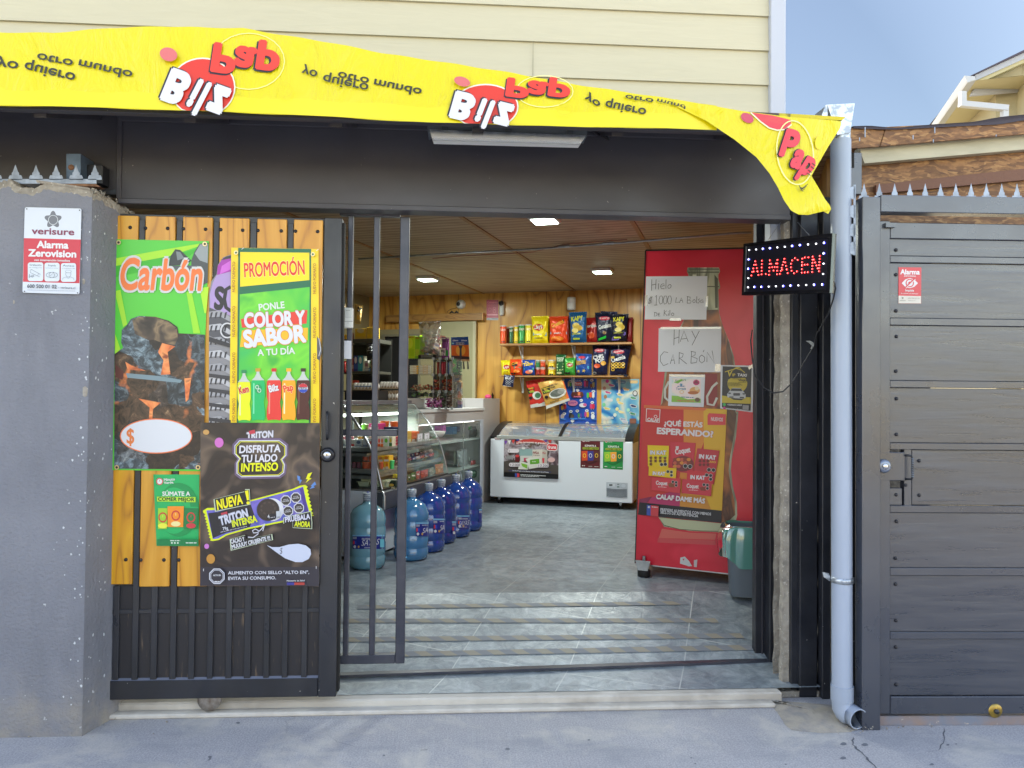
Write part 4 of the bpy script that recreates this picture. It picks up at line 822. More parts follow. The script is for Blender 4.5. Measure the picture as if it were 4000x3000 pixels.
mb = MB(); c = sg(*N(R5, 573, 1572), .0); c.y = YG+.02; mb.lathe(c+Vector((0, .008, 0)), [(0, 0), (.03, .0), (.056, .003), (.056, .007), (.047, .009), (.056, .011), (.056, .017), (.03, .02), (0, .02)], mat('wheel_steel', '#a8a49e', .4, metal=.6, col2='#7a6c60', ms=20), 28, ay); mb.build('roller_wheel', gate)
# ---- posters on the gate
def curl(base, ax_, ay_, amp, fx_=.004, fy_=.003):
    return lambda x, y, l=0: base(x, y, l+amp*(.5+.5*math.sin(x*fx_+ax_)*math.cos(y*fy_+ay_)))
sp_ = Ysurf(YG-.008)
mb = MB(); q = [N(R4, 96, 248), N(R4, 768, 262), N(R5, 528, 333), N(R5, 60, 326)]
q[3] = N(R5, 48, 326)
sheet(mb, sp_, q, ink('#54c93a', .3), .0012, nu=12, nv=24)
pr = Pr(mb, sp_, R4, .0022, .0002)
for P_, c_ in (([(98, 385), (400, 330), (700, 280), (690, 300), (480, 370), (98, 440)], '#a8e030'), ([(98, 440), (480, 370), (700, 310), (560, 420), (98, 520)], '#3fb52e'), ([(98, 620), (130, 612), (178, 860), (150, 880), (98, 660)], '#a4de32'), ([(605, 630), (640, 615), (705, 925), (655, 925)], '#9adc30'), ([(700, 600), (765, 590), (748, 780), (735, 780)], '#b4e62e'), ([(92, 930), (130, 1040), (92, 1075)], '#a4de32')): pr.poly(P_, c_)
pr.poly([(525, 320), (560, 325), (640, 400), (610, 432), (480, 440), (490, 370)], ink('#3a3f40')); pr.poly([(530, 335), (560, 340), (590, 385), (540, 400)], ink('#7d868a')); pr.poly([(700, 280), (764, 275), (758, 560), (700, 590), (640, 520), (640, 400), (662, 340)], ink('#4c5254')); pr.poly([(705, 285), (762, 282), (757, 420), (700, 400), (665, 350)], ink('#9ba3a6')); pr.poly([(500, 440), (690, 435), (730, 480), (710, 560), (560, 500)], ink('#565d60'))
pr.l = .0042; pr.poly([(135, 990), (140, 900), (175, 868), (205, 822), (262, 800), (380, 806), (478, 835), (540, 880), (548, 925), (640, 930), (738, 935), (737, 1250), (734, 1610), (732, 1906), (84, 1900), (88, 1075), (150, 1030)], 'coal_print')
pr.poly([(215, 830), (262, 806), (380, 812), (475, 842), (530, 885), (440, 960), (330, 975), (235, 930)], 'ash'); pr.poly([(355, 965), (470, 915), (535, 890), (545, 960), (520, 1010), (420, 990)], 'ash'); pr.poly([(165, 1130), (215, 1160), (312, 1195), (180, 1185)], 'ember'); pr.poly([(430, 995), (525, 1020), (470, 1060), (490, 1220), (420, 1225), (440, 1120), (400, 1060)], 'ember'); pr.poly([(260, 1395), (420, 1425), (365, 1470), (360, 1540), (335, 1540), (340, 1460)], 'ember'); pr.poly([(95, 1150), (155, 1200), (145, 1260), (95, 1240)], ink('#5a2a24')); pr.poly([(150, 1215), (560, 1265), (600, 1300), (560, 1400), (190, 1370)], 'coal_print'); pr.poly([(170, 1212), (400, 1232), (575, 1262), (560, 1282), (180, 1245)], ink('#7d939c')); pr.poly([(590, 1250), (640, 1245), (620, 1400), (600, 1420)], 'ember')
pr.l += .0004; pr.text('Carbón', 118, 605, 712, 612, 215, '#ef7a3c', b=.03, ol=((ink('#dfe0e0'), .055),), sh=.10)
pr.tf = R5; pr.ell(290, 143, 196, 95, '#e8794a', 40); pr.ell(290, 143, 190, 89, '#e8eaf0', 40); pr.text('$', 130, 182, 172, 182, 78, '#e07a3c', b=.02)
ey = mat('eyelet', '#c9b48a', .3, metal=.8)
for tf, x, y in ((R4, 116, 271), (R4, 737, 282), (R5, 77, 312), (R5, 516, 312)): pr.tf = tf; k = .5425/tf[2]; pr.ring(x, y, 13*k, 13*k, 8*k, ey, 14); pr.ell(x, y, 9*k, 9*k, ink('#2a2620'), 12)
mb.build('charcoal_banner', label='green vinyl banner with glowing charcoal heap and orange word Carbón', cat='banner', group='advertisements on the sliding gate')
# dark can-shaped cut-out between the banners
sp2 = Ysurf(YG-.007)
mb = MB(); q = [(925, 358), (870, 378), (832, 430), (822, 500), (785, 550), (768, 640), (766, 1590), (930, 1592), (1500, 1592), (1560, 1500), (1562, 1130), (1580, 1060), (1572, 990), (1545, 940), (1540, 600), (1480, 400), (1300, 358)]
sheet(mb, sp2, q, ink('#8a8a90', .3), .0015, R4); pr = Pr(mb, sp2, R4, .002, .0001)
pr.poly([(925, 362), (870, 382), (830, 440), (825, 505), (925, 480)], '#a63aa8'); pr.poly([(925, 365), (890, 372), (850, 400), (925, 385)], '#3c3a40'); pr.poly([(925, 480), (822, 508), (795, 560), (775, 640), (775, 740), (925, 800)], '#b49ad0'); pr.poly([(925, 400), (860, 440), (845, 500), (925, 465)], '#d26ad4')
pr.text('S', 800, 745, 872, 750, 150, '#2c2a30', b=.05); pr.line([(925, 590), (890, 610), (878, 680), (890, 740), (925, 765)], 26, '#2c2a30')
pr.poly([(768, 740), (925, 805), (925, 1020), (768, 940)], '#55555c')
for k in range(9):
    y = 770+k*95; pr.poly([(768, y), (850, y-10), (925, y+40), (925, y+75), (850, y+35), (768, y+40)], '#c3c3c8' if k % 2 else '#a4a4aa'); 
    for j in range(4): pr.poly([(780+j*34, y+6), (796+j*34, y+2), (784+j*34, y+48), (774+j*34, y+46)], '#3a3a40')
pr.ring(900, 905, 48, 52, 10, ink('#e4e4e8')); pr.ring(900, 905, 34, 38, 8, ink('#38383e')); pr.poly([(768, 950), (925, 1000), (925, 1030), (768, 985)], '#34343a')
for k in range(4): pr.poly([(768, 1215+k*105), (925, 1235+k*105), (925, 1262+k*105), (768, 1240+k*105)], '#3a3a40')
pr.poly([(1545, 945), (1572, 992), (1580, 1060), (1562, 1120), (1545, 1110)], '#55555c'); pr.line([(1558, 960), (1572, 1040), (1558, 1090)], 6, '#c8c8cc')
mb.build('cutout_poster', label='can-shaped cut-out poster in purple and grey showing behind the promotion banner', cat='poster', group='advertisements on the sliding gate')
sp3 = Ysurf(YG-.014)
mb = MB(); q = tfp(R4, [(928, 308), (1556, 318), (1562, 1575), (915, 1570)]); sheet(mb, sp3, q, ink('#f2d31c', .3), .0012, nu=8, nv=14); pr = Pr(mb, sp3, R4, .0022, .00018)
pr.poly([(978, 310), (1503, 318), (1500, 1575), (967, 1570)], ink('#1f6a4a')); pr.poly([(992, 340), (1490, 345), (1490, 542), (992, 590)], '#f4dc20'); pr.poly([(990, 645), (1492, 592), (1486, 1572), (980, 1568)], 'print_green_glow')
pr.text('PROMOCIÓN', 1022, 520, 1458, 500, 98, '#e2372c', b=.02, ol=(('#f8ef9a', .03),)); pr.text('PONLE', 1128, 762, 1314, 742, 46, '#eef2ec', b=.03)
pr.poly([(997, 822), (1476, 757), (1470, 855), (1005, 885)], '#e04034'); pr.text('COLOR Y', 1022, 882, 1462, 862, 98, '#eef0f6', b=.05, ol=(('#c8473a', .03),)); pr.poly([(1005, 905), (1480, 885), (1478, 975), (990, 1025)], '#eeb822'); pr.text('SABOR', 1020, 1025, 1470, 982, 115, '#eef0fa', b=.05, ol=(('#e08428', .03),)); pr.text('A TU DÍA', 1118, 1087, 1388, 1072, 44, '#eef2ec', b=.03)
for k, (x, c1, c2, t, tcol) in enumerate(((1022, '#e4e81c', '#2d8a58', 'Kem', '#d03a30'), (1122, '#14b866', '#c89a38', '', '#e8f0ea'), (1236, '#e23a34', '#d02a28', 'Bilz', '#f4f4f6'), (1342, '#f6a81c', '#f0b428', 'Pap', '#e84a28'), (1445, '#4a1c18', '#3a2420', 'PEPSI', '#f0f0f4'))):
    r = [48, 50, 53, 50, 49][k]; yb = 1555-(abs(k-2)*0)-k*1; dx = -6+k*2; y0 = 1185+(12 if k == 0 else 0)
    def bx(w, y): return x+w*r+dx*(1555-y)/370*.5
    body = [(.2, y0), (.22, y0+30), (.5, y0+62), (.95, y0+88), (1, y0+130), (.97, y0+200), (.8, y0+235), (.97, y0+290), (1, y0+340), (.85, yb), (.3, yb-6)]
    pr.poly([(bx(w, y), y) for w, y in body]+[(bx(-w, y), y) for w, y in body[::-1]], c1); tp_ = [(.2, y0+5), (.22, y0+30), (.5, y0+58), (.92, y0+78)]; pr.poly([(bx(w, y), y) for w, y in tp_]+[(bx(-w, y), y) for w, y in tp_[::-1]], '#cfd4cc'); pr.rect(bx(0, y0)-18, y0-8, bx(0, y0)+18, y0+16, c2)
    pr.poly([(bx(-.7, y0+100), y0+100), (bx(-.5, y0+100), y0+100), (bx(-.55, y0+320), y0+320), (bx(-.75, y0+320), y0+320)], '#f8f4c0' if k in (0, 3) else ('#7ae0a8' if k == 1 else '#f08a7a' if k == 2 else '#7a4a40'))
    if k == 4: pr.ell(x, y0+135, 34, 34, '#e8e8ee'); pr.poly([(x-33, y0+128), (x-22, y0+108), (x, y0+101), (x+22, y0+108), (x+33, y0+128)], '#c82a3a'); pr.poly([(x-33, y0+144), (x-22, y0+162), (x, y0+169), (x+22, y0+162), (x+33, y0+144)], '#2a48b0'); pr.text(t, x-27, y0+142, x+27, y0+142, 13, '#26284a', b=.03)
    elif t: pr.text(t, x-34, y0+165, x+36, y0+148, 46, tcol, b=.045, ol=((('#b02020' if k == 2 else '#f6e8b0'), .04),))
    else: pr.ell(x, y0+140, 26, 34, '#1a9a5a'); pr.ring(x-8, y0+128, 11, 13, 5, ink('#d8ecd8')); pr.ring(x+8, y0+152, 11, 13, 5, ink('#d8ecd8'))
for x, a, b in ((936, 410, 628), (936, 728, 950), (936, 1062, 1283), (936, 1392, 1560), (1518, 420, 640), (1518, 738, 958), (1518, 1068, 1286), (1518, 1395, 1565)):
    pr.text('NUEVO FORMATO' if b < 1500 else 'EVO FORMATO', x+18, b, x+20, a, 19, '#b0702a', b=.03)
for x, y in ((962, 344), (1515, 356)): pr.ring(x, y, 12, 12, 7, ey, 14); pr.ell(x, y, 8, 8, ink('#3a6a4a'), 12)
for x, y in ((1010, 315), (1548, 325)): pr.line([(x-8, y+6), (x+8, y-6)], 4, '#f4f4f4')
mb.build('promotion_banner', label='yellow bordered green banner with five soft drink bottles and the word PROMOCIÓN', cat='banner', group='advertisements on the sliding gate')
sp4 = Ysurf(YG-.021)
mb = MB(); q = tfp(R5, [(530, 70), (1175, 72), (1170, 955), (527, 952)]); sheet(mb, sp4, q, 'print_dark_glow', .003); pr = Pr(mb, sp4, R5, .0034, .00012)
pr.poly([(530, 850), (1170, 850), (1170, 953), (528, 950)], ink('#35323c')); pr.text('TRITON', 778, 160, 922, 148, 34, '#e8e6f0', b=.04, ol=(('#1a1a20', .09), ('#e8e6f0', .05), ('#1a1a20', .03)), sh=.1); pr.poly([(790, 116), (822, 108), (826, 128), (794, 134)], '#c23a4a')
oc = [(735, 160), (960, 160), (998, 190), (998, 245), (975, 270), (990, 300), (985, 345), (960, 365), (745, 370), (720, 350), (720, 290), (735, 265), (708, 235), (708, 190), (735, 160)]
pr.line(oc, 12, '#6a5878'); pr.line([(853+(x-853)*.95, 265+(y-265)*.93) for x, y in oc], 5, '#e8e6ee'); pr.line([(853+(x-853)*.90, 265+(y-265)*.87) for x, y in oc], 4, '#dfe02a')
pr.text('DISFRUTA', 738, 234, 962, 228, 38, '#ece9f2', b=.035, sh=.08); pr.text('TU LADO', 750, 285, 944, 279, 38, '#ece9f2', b=.035, sh=.08); pr.text('INTENSO', 748, 334, 948, 328, 42, '#e6e81c', b=.035, sh=.08)
pr.ell(560, 122, 17, 14, '#c89858'); pr.ell(630, 178, 24, 27, '#d070c0'); pr.ell(563, 738, 13, 14, '#c87ac8'); pr.ell(585, 806, 23, 26, '#c08a3c')
pr.tf = S7
zz = []; 
L1 = [(45, 535), (120, 490), (220, 492)]; body = [(45, 535), (110, 495), (330, 490), (720, 385), (1340, 220), (1440, 175), (1520, 160)]
rt = [(1545+((-1)**k)*12+k*5.6, 190+k*27) for k in range(16)]; bt = [(1650, 605), (1200, 700), (700, 800), (390, 890), (280, 955), (190, 972), (150, 965)]; lf = [(150-k*5+((-1)**k)*12, 940-k*22) for k in range(18)]
pr.poly(body+rt+bt+lf, '#d8e41c'); sc_ = lambda P: [(850+(x-850)*.965, 565+(y-565)*.93+((x-850)*.0)) for x, y in P]
pr.poly([(95, 530), (190, 525), (340, 515), (720, 405), (1345, 240), (1490, 185), (1530, 380), (1590, 590), (1180, 680), (690, 780), (380, 870), (270, 935), (190, 945)], 'print_purple'); pr.poly([(120, 570), (250, 555), (310, 880), (190, 930)], '#23242c'); pr.poly([(250, 560), (440, 500), (730, 430), (790, 600), (720, 770), (380, 850), (310, 880)], '#2a2832'); pr.poly([(1440, 220), (1490, 200), (1570, 570), (1520, 590)], '#4a3a8c')
pr.ell(1040, 520, 170, 165, '#e6e6ee', 28); pr.ell(985, 522, 165, 162, '#3c3230', 28); pr.ring(985, 522, 140, 138, 8, ink('#2a2220'), 28)
for k in range(16): a = k*.7; pr.ell(985+math.cos(a)*100, 500+math.sin(a)*85, 14, 20, '#4c403c', 8, rot=a)
for x, y, a, b in ((1240, 388, 'ALTO EN', 'AZUCARES'), (1385, 345, 'ALTO EN', 'GRASAS'), (1272, 540, 'ALTO EN', 'SODIO'), (1428, 495, 'ALTO EN', 'CALORIAS')):
    pr.ngon(x, y, 80, 8, '#dcdce6', .39); pr.ngon(x, y, 66, 8, '#3c3636', .39); pr.text(a, x-34, y-4, x+34, y-12, 14, '#dcdce2', b=.03); pr.text(b, x-48, y+22, x+48, y+10, 16, '#dcdce2', b=.03)
pr.poly([(1100, 545), (1160, 535), (1170, 640), (1105, 650)], '#c8ccd4'); pr.text('10%', 1115, 640, 1160, 635, 20, '#2a2a38', b=.02); pr.rrect(968, 582, 1095, 662, 14, '#26242c'); pr.text('4', 980, 645, 1010, 640, 48, '#dcdce2', b=.03); pr.words(1020, 640, 1085, 630, 10, '#b8b8c0')
def plate(pts, c='#1c1c22', rim='#c8d4b8'): pr.poly([(sum(p[0] for p in pts)/len(pts)+(x-sum(p[0] for p in pts)/len(pts))*1.05, sum(p[1] for p in pts)/len(pts)+(y-sum(p[1] for p in pts)/len(pts))*1.09) for x, y in pts], rim); pr.poly(pts, c)
plate([(215, 370), (640, 265), (650, 235), (710, 235), (722, 440), (560, 470), (235, 535)]); pr.text('NUEVA', 255, 520, 625, 430, 132, '#ece21a', b=.04, sh=.1); pr.poly([(650, 250), (700, 240), (712, 380), (682, 385)], '#ece21a'); pr.ell(697, 422, 24, 22, '#ece21a', 14)
pr.poly([(305, 570), (395, 545), (400, 590), (312, 610)], '#b83a4c'); pr.text('TRITON', 295, 745, 705, 620, 118, '#dcdef0', b=.04, ol=(('#14141c', .06), ('#dcdef0', .035), ('#26242e', .02)), sh=.08); pr.text('INTENSA', 475, 770, 832, 690, 92, '#d8e01c', b=.04, ol=(('#d8dcf0', .045), ('#1c1c24', .03))); pr.text('79g', 335, 815, 412, 800, 40, '#dcdee8', b=.03); pr.words(300, 850, 680, 765, 12, '#a8a8b4')
plate([(445, 945), (655, 890), (670, 945), (1030, 878), (1040, 955), (460, 1098)]); pr.text('CACAO Y', 452, 1010, 650, 968, 58, '#e6e8f0', b=.04); pr.text('MUUUUY CRUJIENTE !!!', 468, 1085, 1020, 950, 56, '#e6e8f0', b=.04)
plate([(1215, 640), (1595, 550), (1612, 700), (1610, 790), (1345, 775), (1340, 700), (1215, 720)]); pr.text('PRUÉBALA', 1232, 700, 1592, 650, 72, '#dcdcf0', b=.04, sh=.05); pr.text('AHORA', 1362, 760, 1590, 770, 74, '#d8e01c', b=.04, sh=.05)
pr.line([(695, 915), (770, 920), (840, 870), (845, 820), (800, 798), (760, 822), (775, 855), (830, 850), (890, 800), (938, 725)], 13, '#dcdcea'); pr.line([(880, 750), (940, 718), (908, 828)], 13, '#dcdcea')
pr.poly([(965, 1030), (1040, 1058), (1150, 1058), (1280, 1022), (1420, 1010), (1530, 1035), (1595, 1090), (1605, 1160), (1570, 1230), (1480, 1275), (1380, 1275), (1230, 1220), (1100, 1130)], '#cfd6ec'); pr.line([(1190, 1082), (1168, 1078), (1155, 1100), (1190, 1130), (1180, 1150), (1150, 1145)], 7, '#1c1c24'); pr.line([(1185, 1065), (1168, 1165)], 6, '#1c1c24')
pr.poly([(1560, 0), (1622, -20), (1580, 62), (1615, 65), (1525, 135), (1560, 78), (1528, 80)], '#e2e01c'); pr.poly([(1405, 25), (1450, 45), (1445, 85), (1475, 90), (1440, 155), (1435, 100), (1412, 98)], '#5a86c8'); pr.poly([(1660, 115), (1680, 160), (1640, 178), (1658, 200), (1580, 222), (1620, 185), (1598, 178)], '#5a86c8')
pr.ngon(248, 1478, 120, 8, '#dfe2ee', .39); pr.ngon(248, 1478, 106, 8, '#33303a', .39); pr.ngon(248, 1478, 98, 8, '#dfe2ee', .39); pr.ngon(248, 1478, 90, 8, '#33303a', .39); pr.text('ALTO EN', 195, 1475, 304, 1475, 22, '#e6e8f0', b=.04); pr.words(215, 1560, 285, 1560, 12, '#e6e8f0')
pr.text('ALIMENTO CON SELLO "ALTO EN",', 408, 1452, 1578, 1442, 44, '#e6e8f4', b=.02); pr.text('EVITA SU CONSUMO.', 412, 1532, 1098, 1522, 44, '#e6e8f4', b=.02); pr.text('Ministerio de Salud', 1255, 1555, 1512, 1550, 22, '#e6e8f0', b=.02); pr.rect(1255, 1568, 1362, 1605, '#3a3a90'); pr.rect(1362, 1568, 1510, 1605, '#b04038')
for x, y in ((55, 1388), (1678, 1352)): pr.line([(x, y-18), (x, y+18)], 8, '#f0f0f4')
mb.build('biscuit_poster', label='large dark brown poster advertising chocolate sandwich biscuits in a blue wrapper', cat='poster', group='advertisements on the sliding gate')
# small green leaflet with rolled left edge
sp5 = Ysurf(YG-.006); mb = MB(); q = tfp(R5, [(275, 350), (524, 350), (519, 738), (292, 736)])
def leaf(x, y, l=0):
    u = max(0, min(1, (x-q[0][0])/(q[1][0]-q[0][0]))); return sp5(x, y, l+.018*max(0, 1-u*14)**2)
sheet(mb, leaf, q, ink('#1fae60', .35), .0012, nu=20, nv=6); pr = Pr(mb, leaf, R5, .0032, .00035); 
pr.ell(410, 540, 112, 145, '#14904e', 32); pr.ell(385, 545, 92, 125, '#1fae60', 32); pr.rect(305, 525, 520, 640, '#1fae60')
pr.ell(309, 388, 19, 19, '#d8505a'); pr.ell(309, 388, 14, 14, '#f0f2ee'); pr.line([(309, 388), (309, 378)], 3, '#c83a44'); pr.text('Minuto', 332, 386, 392, 382, 14, '#f0f4ee', b=.03); pr.text('Verde.', 332, 402, 386, 398, 13, '#f0f4ee', b=.03)
pr.text('SÚMATE A', 323, 465, 474, 465, 22, '#f2f6ee', b=.035); pr.poly([(294, 470), (503, 472), (503, 500), (296, 496)], '#b4dc3a'); pr.text('COMER MEJOR', 300, 492, 497, 495, 19, '#20302a', b=.035)
for x0_, x1_, c, c2, y in ((300, 352, '#9ccc38', '#e8e84a', 532), (440, 516, '#1c7a44', '#c83a44', 532), (352, 440, '#f0902a', '#f6e6a0', 522)):
    pr.poly([(x0_, y), (x1_, y), (x1_-4, y+112), (x0_, y+112)], c); pr.ell((x0_+x1_)/2, y+50, 24, 28, '#c8383a'); pr.ell((x0_+x1_)/2, y+50, 17, 20, c); pr.line([((x0_+x1_)/2, y+50), ((x0_+x1_)/2, y+36)], 3, c2); pr.ell((x0_+x1_)/2, y+95, 26, 14, c2)
pr.rect(305, 690, 518, 692, '#18a058'); pr.poly([(296, 700), (519, 700), (518, 736), (294, 734)], '#127a44'); pr.words(366, 710, 420, 710, 5, '#e0f0e0'); [pr.ell(375+k*16, 720, 5, 5, '#e0f0e0', 10) for k in range(3)]; pr.words(450, 722, 508, 722, 5, '#e0f0e0')
mb.build('green_leaflet', label='small green frozen vegetables leaflet with a curled white edge on the gate', cat='leaflet', group='advertisements on the sliding gate')
# ---- open grille leaf behind
YR = 3.93; sgr = Ysurf(YR); gr = thing('grille_door', 'dark steel barred grille leaf standing beside the timber gate', 'grille', VT(1460, 2590, YR))
def gx(px): return sgr(px, 1500).x
zt = VT(1500, 845, YR).z; zB = VT(1450, 2560, YR).z; zB2 = VT(1450, 2594, YR).z
def gbar(name, px0, px1, z0, z1, m='grille_steel', dy=0, dep=.04):
    mb = MB(); mb.box((gx(px0), YR+dy, z0), (gx(px1), YR+dy+dep, z1), m, .003); mb.build(name, gr)
gbar('bar', 1352, 1371, zB, zt); gbar('bar', 1453, 1475, zB, zt); gbar('stile', 1556, 1592, zB2, zt)
gbar('bottom_rail', 1318, 1555, zB2, zB); gbar('top_rail', 1318, 1555, zt, zt+.04); gbar('cross_rail', 1318, 1555, VT(1450, 1704, YR).z, VT(1450, 1679, YR).z, dy=.006, dep=.03)
mb = MB(); a = sgr(*N(S3, 38, 198)); b = sgr(*N(S3, 188, 492)); mb.box((a.x, YR-.03, b.z), (b.x, YR-.001, a.z), 'white_plastic', .004); mb.box((a.x+.005, YR-.032, a.z-.052-(a.z-b.z)*.14*0), (b.x-.005, YR-.0295, a.z-.006), mat('lid_white', '#c6c9c6', .3), .001); zc = sgr(*N(S3, 100, 395)).z; mb.box((a.x+.001, YR-.0315, zc-.001), (b.x-.001, YR-.0295, zc+.001), 'lamp_grey')
pr = Pr(mb, Ysurf(YR-.032), S3, .001); pr.text('PHILIPS', 80, 236, 138, 236, 8, '#55585c', b=.03); pr.ell(107, 412, 5, 5, '#7a7d80', 10); mb.build('door_chime', label='white wireless door chime box fixed to the grille bars', cat='door chime')
mb = MB(); sheet(mb, Ysurf(YR-.004), tfp(S3, [(38, 665), (158, 668), (157, 930), (36, 926)]), 'paper', .0015); mb.build('blank_note', label='small blank white card on the grille bar below the chime', cat='note')
# ---- gutter end box and downpipe
e = thing('downpipe', 'pale grey plastic downpipe with galvanised hopper and open elbow at the ground', 'downpipe', (1.52, 3.6, 0))
YP = 3.60; sp6 = Ysurf(YP); pa = sp6(3284, 2000); rr = (sp6(3322, 2000)-sp6(3247, 2000)).length/2; ptop = sp6(3284, 548); 
cb = HZ(*N(Q6, 510, 1432), .004); pb = Vector((sp6(3290, 2600).x, YP, .0))
ctr = Vector((cb.x+.0, cb.y+.03, rr+.006))
pz = sp6(3290, 2705).z; mb = MB(); mb.tube([(ptop.x, YP, ptop.z), (pb.x, YP, pz-.005)], rr, 'pvc', 32, False); pp = mb.build('pipe', e)
mb = MB(); zt_ = pz+.035; path = [Vector((pb.x, YP, zt_)), Vector((pb.x, YP, pz-.035))]; mb.tube(path, rr*1.1, mat('pvc_joint', '#9da8ba', .36), 32)
a = Vector((pb.x, YP, pz-.03)); b = Vector((pb.x+.002, YP-.003, pz-.075)); endp = Vector((cb.x+.004, cb.y+.045, rr+.012)); dirn = (endp-Vector((pb.x, YP, pz-.08))).normalized()
P = [a, b]; P += [b.lerp(endp, f)+Vector((0, 0, -.012*math.sin(math.pi*f))) for f in (.25, .5, .75)]+[endp, endp+Vector((.012, -.05, -.006))]
mb.tube(P, rr*1.03, 'pvc_joint', 32, False); mb.tube(P[::-1], rr*.93, mat('pvc_inside', '#6f7886', .6), 32, False)
d_ = (P[-1]-P[-2]).normalized(); mb.lathe(P[-1], [(rr*1.03, 0), (rr*1.03, .002), (rr*.93, .002), (rr*.93, 0)], 'pvc_joint', 32, d_); mb.build('elbow', e)
mb = MB(); zc = sp6(3290, 2264).z; px_ = sp6(3290, 2264).x; mb.lathe((px_, YP, zc), [(rr*1.02, -.014), (rr*1.05, -.014), (rr*1.05, .014), (rr*1.02, .014)], 'galvanised', 32)
mb.prism([sp6(*N(Q6, *p), -.03) for p in ((322, 505), (358, 512), (372, 545), (366, 560), (330, 535))], Vector((0, .004, 0)), 'galvanised'); mb.prism([sp6(*N(Q6, *p), -.03) for p in ((486, 538), (560, 538), (560, 570), (486, 572))], Vector((0, .004, 0)), 'galvanised'); mb.build('pipe_bracket', pp)
mb = MB(); mb.tube([(ptop.x, YP, ptop.z-.01), (ptop.x, YP, sp6(3284, 522).z)], rr*.93, 'galvanised', 24); q = [sp6(*N(R3, *p), .06) for p in ((1000, 645), (1168, 636), (1155, 815), (1060, 822))]
q = [sp6(*N(R3, *p), .05) for p in ((998, 646), (1168, 637), (1140, 818), (1060, 832))]; qs = [sp6(*N(R3, *p), .05) for p in ((1168, 637), (1168, 640), (1118, 905), (1112, 880), (1140, 818))]
dv = Vector((0, .13, 0)); n_ = 4
for i in range(n_): 
    j = (i+1) % n_
    if i != 0: mb.add([q[i], q[j], q[j]+dv, q[i]+dv], [[0, 1, 2, 3]], 'galvanised')
mb.add(q, [[0, 1, 2, 3]], 'galvanised'); mb.add([p+dv for p in q], [[0, 1, 2, 3]], 'galvanised')
l_ = [sp6(*N(R3, *p), .05) for p in ((998, 646), (988, 648), (962, 718), (1000, 720))]; mb.prism(l_, Vector((0, .004, 0)), 'galvanised')
mb.build('hopper', e)
mb = MB(); q = [VT(*N(R3, *p), 3.42) for p in ((480, 688), (740, 700), (1112, 722), (1090, 742), (740, 725), (480, 690))]; mb.prism(q, Vector((0, .16, .0)), mat('tar_sheet', '#4a4038', .6, col2='#c8b820', ms=6, thr=(.5, .55))); mb.build('gutter_edge', label='dark folded gutter edge sticking out above the hanging banner end', cat='gutter')
# ---- gate to the right
GD = Vector((math.cos(-.037), math.sin(-.037), 0)); GN = Vector((-math.sin(.037), -math.cos(.037), 0)); GO = HZ(3411, 2828, 0); GO.z = 0
sG = plane_surf(GO, GN)
def GP(px, py, l=0): return sG(px, py, l)
def gbx(mb, x0, y0, x1, y1, l0, l1, m, bev=0):
    """a bar on the side gate from pixel extents; l = how far it stands out"""
    a = GP(x0, (y0+y1)/2); b = GP(x1, (y0+y1)/2); s0 = (a-GO).dot(GD); s1 = (b-GO).dot(GD); z1 = GP((x0+x1)/2, y0).z; z0 = GP((x0+x1)/2, y1).z
    mb.hull(lambda s, l, z: GO+GD*s+GN*l+UZ*z, (s0, l0, z0), (s1, l1, z1), m, bev)
sgate = thing('side_gate', 'dark grey side gate of wide horizontal boards in a steel frame', 'gate', GO)
mb = MB(); gbx(mb, 3341, 783, 3411, 2845, 0, .07, 'grey_gate_paint', .003); gbx(mb, 3412, 783, 4300, 848, 0, .07, 'grey_gate_paint', .003); mb.build('outer_frame', sgate)
mb = MB(); gbx(mb, 3413, 868, 3465, 2779, -.02, .03, 'grey_gate_paint', .003); gbx(mb, 3466, 2712, 4300, 2779, -.02, .03, 'grey_gate_paint', .003); gbx(mb, 3466, 880, 4300, 942, -.02, .028, 'grey_gate_paint', .003)
for y0, y1 in ((1009, 1034), (1249, 1276), (1491, 1517), (1732, 1757), (1974, 2001), (2215, 2244), (2464, 2490)): gbx(mb, 3466, y0, 4300, y1, -.02, .026, 'grey_gate_paint', .002)
mb.build('leaf_frame', sgate)
for y0, y1, xx in ((944, 1006, 3467), (1038, 1247, 3467), (1279, 1489, 3467), (1521, 1730, 3467), (1761, 1971, 3555), (2004, 2214, 3467), (2247, 2463, 3467), (2493, 2709, 3467)):
    mb = MB(); gbx(mb, xx, y0-2.2, 4300, y1+1.2, -.012, .016, 'painted_board', .002); mb.build('board', sgate)
mb = MB(); gbx(mb, 3467, 1905, 3516, 1971, -.012, .018, 'painted_board', .002); gbx(mb, 3524, 1737, 3552, 1985, -.02, .02, 'grey_gate_paint', .002); gbx(mb, 3416, 1765, 3522, 1875, -.02, .031, 'grey_gate_paint', .003); mb.build('lock_plate', sgate)
mb = MB()
for x, y in ((498, 127), (498, 287), (498, 521), (501, 687), (497, 912), (501, 1091), (501, 1322), (648, 1493), (565, 1408), (560, 1650)): dome(mb, GP(*N(Q5, x, y), .018), .0085, 'bolt', GN)
for x, y in ((755, 49), (892, 52), (757, 206), (751, 423), (752, 576), (754, 790), (753, 947), (755, 1167)): dome(mb, GP(*N(Q6, x, y), .018), .0085, 'bolt', GN)

